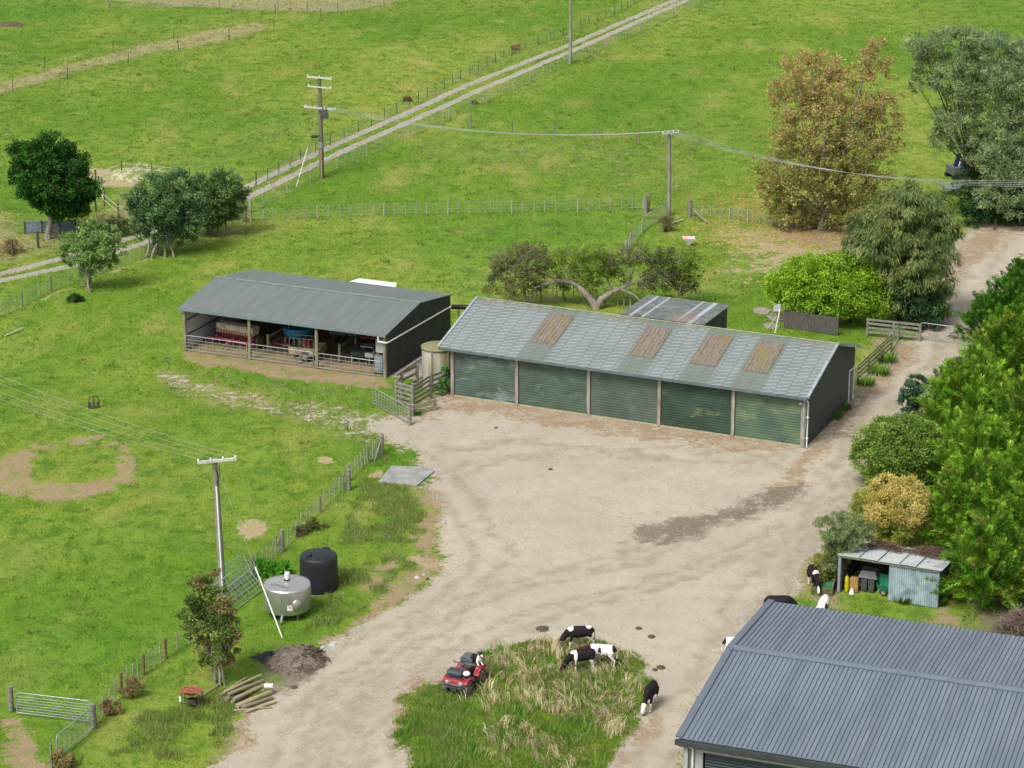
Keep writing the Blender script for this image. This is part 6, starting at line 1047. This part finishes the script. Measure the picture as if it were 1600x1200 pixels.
tree('wattle_tree', 'tall feathery grey-green tree cut by the right edge, above the dark shrubbery', 'tree', (1595,352), [(1560,75,1.5,0),(1590,90,1.7,.5),(1620,110,2.2,0),(1570,120,1.8,-.6),(1600,150,2.2,.4),(1580,190,2.0,-.8),(1620,200,2.5,.2),(1590,235,2.0,.5),(1560,300,1.5,-1.2),(1595,290,1.8,-1.4),(1540,310,1.0,-.8),(1640,160,2.5,0),(1580,325,1.0,-1.6),(1570,250,2.0,-1.5),(1610,270,2.2,-1.2)], 56000, .26, .06, ['#869a64','#96a876','#728656','#7c946c','#a4b684'], .24, BARKD, stems=1, seed=11, fork=.35, group='feathery trees at the right edge', ncl=20, fill=.45, sub=3)
tree('dark_shrubbery', 'dark green shrubbery beneath the feathery trees beside the drive', 'shrub', (1540,352), [(1515,315,1.2,0),(1545,325,1.3,.5),(1520,340,.9,-.2),(1575,330,1.5,.6),(1605,325,1.6,.4),(1530,300,1.2,1.2),(1560,290,1.8,1.6),(1600,285,2.2,1.8),(1515,280,1.2,1.0),(1640,320,2,.4)], 15000, .22, .12, ['#34532c','#2a4724','#426636','#30502f'], .08, BARKD, stems=4, spread=1.4, seed=12, ncl=18, zmin=.1)
tree('weeping_tree', 'drooping olive green weeping tree beside the drive', 'tree', (1415,505), [(1408,312,1.3,0),(1385,330,1.5,.5),(1430,312,1.5,-.4),(1455,328,1.4,.4),(1478,345,1.1,0),(1360,345,1.3,-.2),(1345,368,1.1,.2),(1328,385,.7,0),(1400,350,2.0,-.9),(1445,360,2.0,.6),(1370,380,1.6,-.7),(1420,395,2.2,-.8),(1460,395,1.6,.3),(1440,430,1.7,-.6),(1405,420,1.6,.7),(1450,460,1.4,-.1),(1425,475,1.3,-.5),(1480,370,.9,-.2),(1380,410,1.4,.4),(1350,395,1.0,.2),(1462,480,1.0,-.2),(1465,440,1.2,.2),(1395,455,1.5,-.3)], 62000, .34, .055, ['#788a4c','#667c48','#88985c','#5a7440','#8e955a'], .2, BARKD, stems=2, seed=13, fork=.4, droop=.75, ncl=22, rs=1.1, fill=.5, sub=3, zmin=.1)
tree('dark_hedge_shrub', 'dark leafy shrub below the weeping tree, next to the rail fence', 'shrub', (1440,515), [(1425,480,1.1,0),(1448,475,1.1,.2),(1435,450,1.2,.6),(1412,465,1.0,.5),(1455,498,.8,0),(1430,500,.8,-.1)], 9000, .2, .1, ['#3d5f35','#33522d','#4c7040','#2c4828'], .08, BARKD, stems=3, seed=14, ncl=20, zmin=.05)
tree('bright_hedge_tree', 'bright lime green rounded hedge tree clipped into a long dome', 'tree', (1300,505), [(1222,445,1.0,0),(1240,432,1.2,.3),(1268,428,1.3,-.5),(1300,430,1.4,.5),(1335,424,1.5,-.4),(1362,430,1.3,.4),(1382,450,1.1,-.1),(1395,472,.75,.1),(1370,470,1.1,-.6),(1335,462,1.3,-1.0),(1300,458,1.35,-1.1),(1262,458,1.15,-.8),(1232,462,.9,-.4),(1280,440,1.4,1.2),(1340,445,1.6,1.2),(1215,460,.6,0),(1318,478,.8,-.9),(1362,485,.8,-.6),(1345,412,.9,.2)], 56000, .15, .10, ['#94bc34','#80a828','#a4c83c','#6e9424','#8cb030'], .12, BARKD, stems=4, spread=2, seed=15, rs=1.1, ncl=60, fill=.93, fork=.5, sub=1, bright=1.45)
tree('round_bush', 'large rounded mid-green bush beside the drive opposite the yard', 'bush', (1395,757), [(1362,690,.95,0),(1385,680,1.05,.3),(1415,676,1.1,0),(1440,685,1.0,.2),(1360,715,.95,-.1),(1388,708,1.1,-.7),(1420,705,1.1,-.5),(1445,715,.9,.2),(1370,738,.7,-.3),(1405,738,.9,-.5),(1400,695,1.2,1.2),(1435,735,.8,0)], 52000, .13, .075, ['#82a040','#70903a','#92ae4c','#5e7c30','#9ab458'], .07, BARKD, stems=4, seed=16, bright=1.35, ncl=60, fill=.9, zmin=.05, sub=1)
tree('golden_bush', 'golden yellow and green domed bush above the tin shed', 'bush', (1394,850), [(1360,782,.8,0,1),(1385,765,.8,.2,0),(1415,765,.8,.1,0),(1435,782,.65,.3,0),(1350,800,.6,-.1,1),(1382,795,1.0,-.6,0),(1415,795,1.0,-.5,0),(1370,820,.7,-.4,1),(1400,825,.9,-.5,1),(1430,815,.6,0,1),(1400,785,1.1,1.0,0)], 40000, .11, .055, [['#d8c878','#cdbb68','#e0d08a','#b8ac50'],['#a8ae4c','#8c9a40','#c0b45c','#7b8c3a']], .06, BARKD, stems=4, seed=17, ncl=60, fill=.88, zmin=.05, sub=1)
tree('feathery_small_tree', 'small feathery grey-green tree leaning over the tin shed roof', 'tree', (1306,918), [(1290,818,.35,0),(1308,812,.5,.1),(1330,818,.6,-.2),(1352,826,.45,.2),(1300,835,.55,-.2),(1325,838,.7,.3),(1350,843,.45,0),(1305,858,.55,.2),(1325,860,.5,-.1),(1296,880,.4,.1),(1275,818,.2,0),(1312,878,.4,0)], 15000, .17, .03, ['#849860','#98a874','#6e8450','#a0b07c'], .06, BARKD, stems=2, spread=.2, seed=18, ncl=34, fill=.3, sub=3)
tree('grass_bush', 'low yellow-green bush at the foot of the feathery tree by the trough', 'bush', (1292,912), [(1285,878,.45,0),(1298,890,.5,.1),(1282,895,.4,-.1),(1292,862,.4,.3)], 4500, .2, .04, ['#93984a','#a8a85a','#7b8a3c'], .03, BARKD, seed=19, ncl=34, zmin=.05)
tree('grey_leaf_bush', 'dark grey-green upright bush between the drive and the conifers', 'bush', (1428,660), [(1424,605,.55,0),(1434,598,.5,.2),(1420,628,.6,-.1),(1436,625,.6,.3),(1424,648,.5,-.1)], 9000, .16, .06, ['#4a6e4a','#5d8060','#3c5e40','#6c8c6c'], .05, BARKD, seed=20, ncl=36, fill=.7, zmin=.05)
# conifers
CF = [['#6f9a28','#5a8a20','#82b034','#3f6a18','#8a9a3c'],['#7ca62c','#659622','#9cbf44','#44701a','#8cb438'],['#52822a','#467526','#5f9432','#3b6820']]
def conifer(label, bpx, h, rw, n, seed, pi=0, tops=1):
    g = np.random.default_rng(seed); b = P(*bpx); t = thing('conifer', label, 'conifer', b, 0, 'row of bright green conifers at the right edge'); L = []
    for lv in range(6):
        f = (lv + .4) / 6; rr = rw * (1 - f) ** .62; k = max(1, int(6 * (1 - f) + 1))
        for j in range(k): a = 6.28 * j / k + lv * .9 + g.uniform(-.3, .3); q = rr * .55 if k > 1 else 0; L.append((np.array(b) + np.array([math.cos(a)*q, math.sin(a)*q, .3 + h*f*.95]), rr*.55 + .3, 0))
    limbs(t, b, L, g, .16, BARKD, 1, fork=.3, sub=1)
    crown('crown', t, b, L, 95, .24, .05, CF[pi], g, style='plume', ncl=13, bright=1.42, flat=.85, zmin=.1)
    return t
conifer('conifer topmost in the row, reaching up beside the driveway bend', (1612,478), 3.0, 2.2, 1500, 31, 2)
conifer('conifer second from the top of the row, its tip cutting into the driveway', (1560,535), 3.3, 2.4, 1900, 32, 2)
conifer('third conifer of the row, opposite the driveway gate', (1590,600), 5.0, 3.1, 2200, 33, 0)
conifer('bright conifer beside the dark grey-green bush', (1515,672), 4.6, 2.9, 2500, 34, 1)
conifer('conifer at the right edge behind the rounded bush', (1600,740), 6.0, 3.2, 2200, 35, 0)
conifer('bright conifer right of the rounded mid-green bush', (1520,765), 4.2, 2.5, 2300, 36, 1)
conifer('conifer right of the golden bush', (1520,850), 4.6, 2.6, 2400, 37, 0)
conifer('tallest bright conifer at the right edge above the tin shed', (1600,865), 6.0, 3.2, 2400, 38, 1)
conifer('conifer directly right of the tin shed, lowest of the row', (1545,945), 4.6, 2.3, 2400, 39, 0)
m = MB(); twigs(m, (0,0,.1), 1.6, 1.6, 2.0, 900, 1.1, .017, 21, .8); x = m.build('dead_branches', M('dead_wood', '#a08e80', '#7d6c60', 4, .9)); x.location = P(1600, 1010); tag(x, 'grey tangle of dead branches under the lowest conifer at the right edge', 'branches')
# shrub by vat and small bushes
tree('berry_shrub', 'tall brown and olive shrub on thin stems in front of the paddock fence', 'shrub', (345,1070), [(322,1030,.45,.1,0),(350,1033,.4,.1,1),(310,955,.7,.2,0),(338,975,.7,.1,0),(320,915,.5,.3,0),(352,1005,.6,.3,0),(308,912,.4,0,1),(328,930,.6,.2,0),(300,940,.45,-.2,0),(345,950,.6,-.2,1),(318,962,.75,.2,0),(345,985,.7,-.1,0),(300,985,.45,.1,0),(325,1000,.6,.1,1),(358,965,.4,.2,1),(362,990,.45,-.1,1),(345,1015,.45,0,0),(285,960,.25,0,0),(340,895,.3,.2,1)], 22000, .13, .065, [['#65783a','#546832','#768a42'],['#7a7446','#867c4e','#6b6f3c']], .055, BARKP, stems=4, spread=.35, seed=22, bright=1.85, ncl=30, fill=.2, rs=1.12, sub=4)
tree('brown_bush', 'round rusty brown bush against the paddock fence posts', 'bush', (206,1092), [(198,1076,.3,0),(214,1074,.32,.1),(206,1068,.3,.2)], 3500, .1, .035, ['#8f8058','#7d7848','#a39468'], .03, BARKD, seed=23, ncl=50, zmin=.02, group='rusty bushes along the paddock fence')
tree('brown_bush', 'smaller rusty brown bush beside the lower left gates', 'bush', (171,1118), [(164,1106,.25,0),(178,1106,.27,.1),(171,1099,.22,.1)], 2600, .1, .035, ['#9a8058','#8a744c','#a8906a'], .03, BARKD, seed=24, ncl=50, zmin=.02, group='rusty bushes along the paddock fence')
tree('brown_bush', 'dry tan bush at the post in the lower left corner', 'bush', (95,1200), [(92,1185,.3,0),(105,1190,.3,.1)], 2600, .16, .03, ['#b5a070','#9c8c5c','#8a8a50'], .03, BARKD, seed=25, ncl=50, zmin=.02, group='rusty bushes along the paddock fence')
tree('twiggy_bush', 'round twiggy grey-brown bush at the foot of the slim field pole', 'bush', (1044,362), [(1037,350,.5,0),(1050,350,.5,.2),(1043,342,.45,.1)], 2600, .14, .025, ['#8a8060','#75734c','#6c7a42'], .04, BARKD, seed=26, ncl=40, zmin=.02, sub=8, stems=4)
for i, (px, py, r_, lab) in enumerate(((492,828,.5,'olive bramble bush swallowing the middle of the paddock fence'), (472,836,.35,'small brown bush in the paddock fence next to the bramble'), (118,472,.45,'dark low bush at the foot of the small open tree'), (636,158,.32,'brown weed clump beside the two-wheel track'), (742,163,.28,'reddish brown weed clump beside the track fence'), (806,78,.45,'tan dry clump on the far side of the track'), (15,395,.9,'tan dry bush at the left edge above the track'), (185,368,1.2,'dark green shrub patch between the left trees'))):
    c = [['#70803e','#8a8a50','#5c7034'],['#948864','#7a7450'],['#4a6a34','#3d5c2c'],['#8c8058','#7a7c48'],['#8e8058','#75724a'],['#b8a478','#a08c60'],['#b09a68','#94855a'],['#3f6230','#34542a']][i]; s_ = (3900*.3173 + (py-600)*.948)/50; tree('low_bush', lab, 'bush', (px, py), [(px-.4*r_*s_,py-.4*r_*s_,r_*.7,0),(px+.45*r_*s_,py-.38*r_*s_,r_*.75,.2),(px,py-.65*r_*s_,r_*.7,.1)], 2600, .15, .05, c, .03, BARKD, seed=50+i, ncl=40, zmin=.02, sub=1)
tree('leafy_plant', 'bright green broad-leaved plant behind the steel vat', 'plant', (425,900), [(412,888,.4,0),(430,884,.42,.1),(442,890,.35,0),(400,900,.35,.2),(420,895,.4,.3),(385,915,.35,.2),(372,925,.3,.2)], 3600, .24, .13, ['#5fa030','#70b43a','#4f8c28'], .03, BARKD, seed=60, ncl=30, zmin=.02, sub=1)
tree('vine', 'leafy green vine climbing the rails beside the garage corner', 'plant', (693,616), [(690,596,.35,0),(694,580,.3,.1),(688,608,.3,0),(700,600,.3,.2)], 2600, .13, .07, ['#5c8a40','#6d9c4e','#4a7634'], .03, BARKD, seed=61, ncl=40, sub=1)
for i, (px, py, lab, s_) in enumerate(((1303,652,'strappy green plant at the garage side wall',.4),(1316,640,'second strappy plant nearer the garage side door',.35),(1385,566,'lush strappy clump under the mossy rail fence',.5),(1375,585,'strappy clump at the bend of the mossy rail fence',.45),(1352,602,'strappy clump at the near end of the mossy rail fence',.4),(1410,940,'bright green weed tuft against the tin shed wall',.35),(650,648,'green weed at the foot of the ramp planks',.25),(1468,944,'pale weed right of the tin shed corner',.25))):
    o = at(px, py); g = np.random.default_rng(70+i); n = 130; a = g.uniform(0, 6.28, n); rr = g.random(n)**.5 * s_; C_ = np.stack([np.cos(a)*rr, np.sin(a)*rr, np.full(n, .0)], 1); ax = unit(np.stack([np.cos(a)*.7, np.sin(a)*.7, g.uniform(.6, 1.6, n)], 1)); V, F, T = cards(C_, ax, unit(np.stack([np.cos(a), np.sin(a), -np.ones(n)*.3], 1)), g.uniform(.5, 1.2, n)*s_*1.6, np.full(n, .07), palette(['#6a9a30','#82b03c','#558428'], n, g)); tag(link('strappy_plant', npmesh('strappy_plant', V, F, LEAF, tint=T), None, o), lab, 'plant', 'strappy green plants')
# ================================================================ grass fields
GREEN = ['#86a83c','#6f962e','#9ab04e','#5b8426']; STRAW = ['#cdb98a','#b5a06c','#d8c9a0','#a3935a']; GREEN2 = ['#6ca030','#80b03c','#588828']
def mk(name, n, area, seed, keep, h, wd, per, cols, own, lean=.6, spread=.14, marg=6):
    x, y = scatter(n, *area, seed, marg); mm = masks(x, y); k = keep(x, y, mm) & free(x, y); x, y = x[k], y[k]; mm = {a: b[k] for a, b in mm.items()}; g = np.random.default_rng(seed)
    hh = h(x, y, mm, g) if callable(h) else np.full(len(x), h); t = palette(cols, len(x), g)
    if own == 0: t = np.ones((len(x), 4)); t[:, :3] *= g.uniform(.75, 1.2, (len(x), 1))
    return blades(x, y, per, hh, wd, lean, t, own, mm['dry'], mm['lush'], spread, seed)
nog = lambda x, y, m_: (m_['g'] + (fbm(x, y, 1.3, 88) - .5) * .9 < .42) & (m_['dirt'] + (fbm(x, y, 1.3, 89) - .5) * .7 < .5) & (m_['pale'] < .4) & (m_['mud'] < .4)
A1 = mk('p', 150000, (-60,60,92,150), 101, nog, lambda x,y,m_,g: .07 + .09*fbm(x,y,.6,7), .035, 4, GREEN, 0)
A2 = mk('p', 110000, (-80,80,150,300), 102, nog, lambda x,y,m_,g: .08 + .12*fbm(x,y,.6,7), .06, 4, GREEN, 0, spread=.22)
grass_obj('pasture_grass', [A1, A2])
cl = lambda s_, t: (lambda x, y, m_: nog(x, y, m_) & (fbm(x, y, s_, 21) > t))
dryk = lambda x, y, m_: (m_['dry'] > .35) & (m_['g'] < .5) & (fbm(x, y, .8, 22) > .42) & (m_['isl'] < .3)
B1 = mk('d', 90000, (-80,80,92,300), 103, dryk, lambda x,y,m_,g: .18 + .3*m_['dry']*g.random(len(x)), .035, 6, ['#e0d0a4','#ccbc8c','#e8dcb8','#a8b468'], .8, .9, .16)
isl = lambda x, y, m_: m_['isl'] > .5
def dens(n, x0, x1, y0, y1, seed): g = np.random.default_rng(seed); return g.uniform(x0, x1, n), g.uniform(y0, y1, n)
def mk2(n, box, seed, keep, h, wd, per, cols, own, lean, spread):
    x, y = dens(n, *box, seed); mm = masks(x, y); k = keep(x, y, mm) & free(x, y); x, y = x[k], y[k]; mm = {a: b[k] for a, b in mm.items()}; g = np.random.default_rng(seed)
    return blades(x, y, per, h(x, y, mm, g), wd, lean, palette(cols, len(x), g), own, mm['dry'], mm['lush'], spread, seed)
ib = (-8, 9, 88, 112)
C1 = mk2(26000, ib, 104, isl, lambda x,y,m_,g: .12 + .22*fbm(x,y,.7,33), .03, 5, ['#94bc44','#a8c858','#80ac38','#c0c070'], .8, .6, .1)
tall = lambda x, y, m_: isl(x, y, m_) & (fbm(x, y, .55, 41) + (np.random.default_rng(5).random(len(x)) - .5) * .3 > .48) & (m_['isl'] > .9)
x, y = dens(7500, *ib, 105); mm = masks(x, y); k = tall(x, y, mm) & (x > -1.6 - (y - 100) * .06 + (fbm(x, y, .6, 99) - .5) * 3.5); x, y = x[k], y[k]; g = np.random.default_rng(105); C2 = blades2(x, y, 9, .28 + .7*g.random(len(x))*fbm(x,y,.9,43)*1.3, .022, .9, palette(['#e4d6ac','#d0be90','#ecdfba','#c0b080','#b0b070'], len(x), g)*np.array([1.35,1.35,1.35,1]), mm['dry'][k], mm['lush'][k], .08, 105)
C3 = mk2(9000, ib, 106, lambda x,y,m_: isl(x,y,m_) & (fbm(x,y,.6,48) > .55), lambda x,y,m_,g: .2 + .3*g.random(len(x)), .06, 5, ['#80b044','#94c054','#6a9c38'], 1.0, .7, .1)
grass_obj('long_island_grass', [C1, C2, C3]); grass_obj('dry_grass', [B1])
vb = (-22, -2, 95, 140)
vk = lambda x, y, m_: nog(x, y, m_) & (m_['dry'] > .2) & (fbm(x, y, .5, 51) > .45)
D1 = mk2(60000, vb, 107, vk, lambda x,y,m_,g: .15 + .4*g.random(len(x))*fbm(x,y,.8,52), .03, 6, ['#a4c060','#b4c070','#94b850','#c8cc90'], .8, .8, .12)
# docks and dark weed clumps in the pasture
wx, wy = scatter(2300, -80, 80, 92, 300, 108); mm = masks(wx, wy); k = nog(wx, wy, mm) & free(wx, wy) & (fbm(wx, wy, .12, 61) > .52) & (mm['isl'] < .2); wx, wy = wx[k], wy[k]; g = np.random.default_rng(109)
D2 = blades(wx, wy, 16, g.uniform(.1, .3, len(wx)), .06, 1.1, palette(['#7b8a44','#8d7a58','#66803a','#9a9a5a','#7a6a50'], len(wx), g), 1.0, np.zeros(len(wx)), np.zeros(len(wx)), .17, 110)
# sprouts along yard margins
mk_m = lambda x, y, m_: (m_['g'] > .25) & (m_['g'] < .75) & (m_['trk'] < .2)
D3 = mk('m', 60000, (-60,60,92,180), 111, mk_m, lambda x,y,m_,g: .08 + .12*g.random(len(x)), .03, 5, ['#8aa04c','#a8a868','#6f9034','#b8a878'], 1.0)
tk = lambda x, y, m_: (soft(x, y, TRKC, .3, False, .5) > .3)
D4 = mk('t', 60000, (-80,90,150,300), 112, tk, lambda x,y,m_,g: .1 + .12*g.random(len(x)), .05, 5, ['#8a9a54','#a0a060','#7a8a40','#a89a70'], 1.0, spread=.2)
grass_obj('weeds', [D1, D2, D3, D4])
# fallen leaves under the autumn tree, stones on the yard
def specks(name, x, y, size, cols, seed, label=None, flat=.25):
    g = np.random.default_rng(seed); n = len(x); z = np.array([gz(a, b) for a, b in zip(x, y)]); s_ = size * g.uniform(.5, 1.6, n); a = g.uniform(0, 6.28, n); V = []
    for k in range(3): V.append(np.stack([x + np.cos(a + 2.1*k)*s_, y + np.sin(a + 2.1*k)*s_, z + .004 + g.uniform(0, .03, n)*flat], 1))
    V.append(np.stack([x, y, z + s_*flat + .01], 1)); V = np.stack(V, 1).reshape(-1, 3); b = np.arange(n)[:, None]*4; F = np.concatenate([b + np.array([[0,1,3]]), b + np.array([[1,2,3]]), b + np.array([[2,0,3]])], 1).reshape(-1, 3)
    return tag(link(name, npmesh(name, V, F, vcol('speck', .9), tint=np.repeat(palette(cols, n, g), 4, 0))), kind='stuff')
c = P(1250, 372); g = np.random.default_rng(120); x = c.x + g.normal(0, 4.5, 5200); y = c.y + 5 + g.normal(0, 6, 5200); specks('fallen_leaves', x, y, .09, ['#c8a860','#d8bc7a','#a87c48','#b8924e'], 121)
c = P(1530, 380); x2 = c.x + g.normal(0, 3, 700); y2 = c.y + g.normal(0, 6, 700)
x, y = dens(60000, -30, 35, 88, 160, 122); mm = masks(x, y); k = (mm['g'] > .4) & free(x, y) & (fbm(x, y, .35, 71) > .42); specks('gravel_stones', x[k], y[k], .035, ['#d8d2c4','#bfb8a8','#8f877a','#e2ddd2','#a89c86'], 123, flat=.6)
x, y = dens(9000, -30, 35, 88, 160, 124); mm = masks(x, y); k = (mm['g'] > .4) & (mm['g'] < .97); k &= free(x, y); specks('pebbles', x[k], y[k], .04, ['#e2ddd0','#c8c0b0','#a89c88'], 125, flat=.6)
cg = P(230, 283); g = np.random.default_rng(126); specks('pale_stones', P(205,273).x + g.normal(0, 1.4, 260), P(205,270).y + g.normal(0, 1.8, 260), .1, ['#d8d0bc','#c8bca0','#b8ac8c'], 127, flat=.5)
print('objects', len(bpy.data.objects))
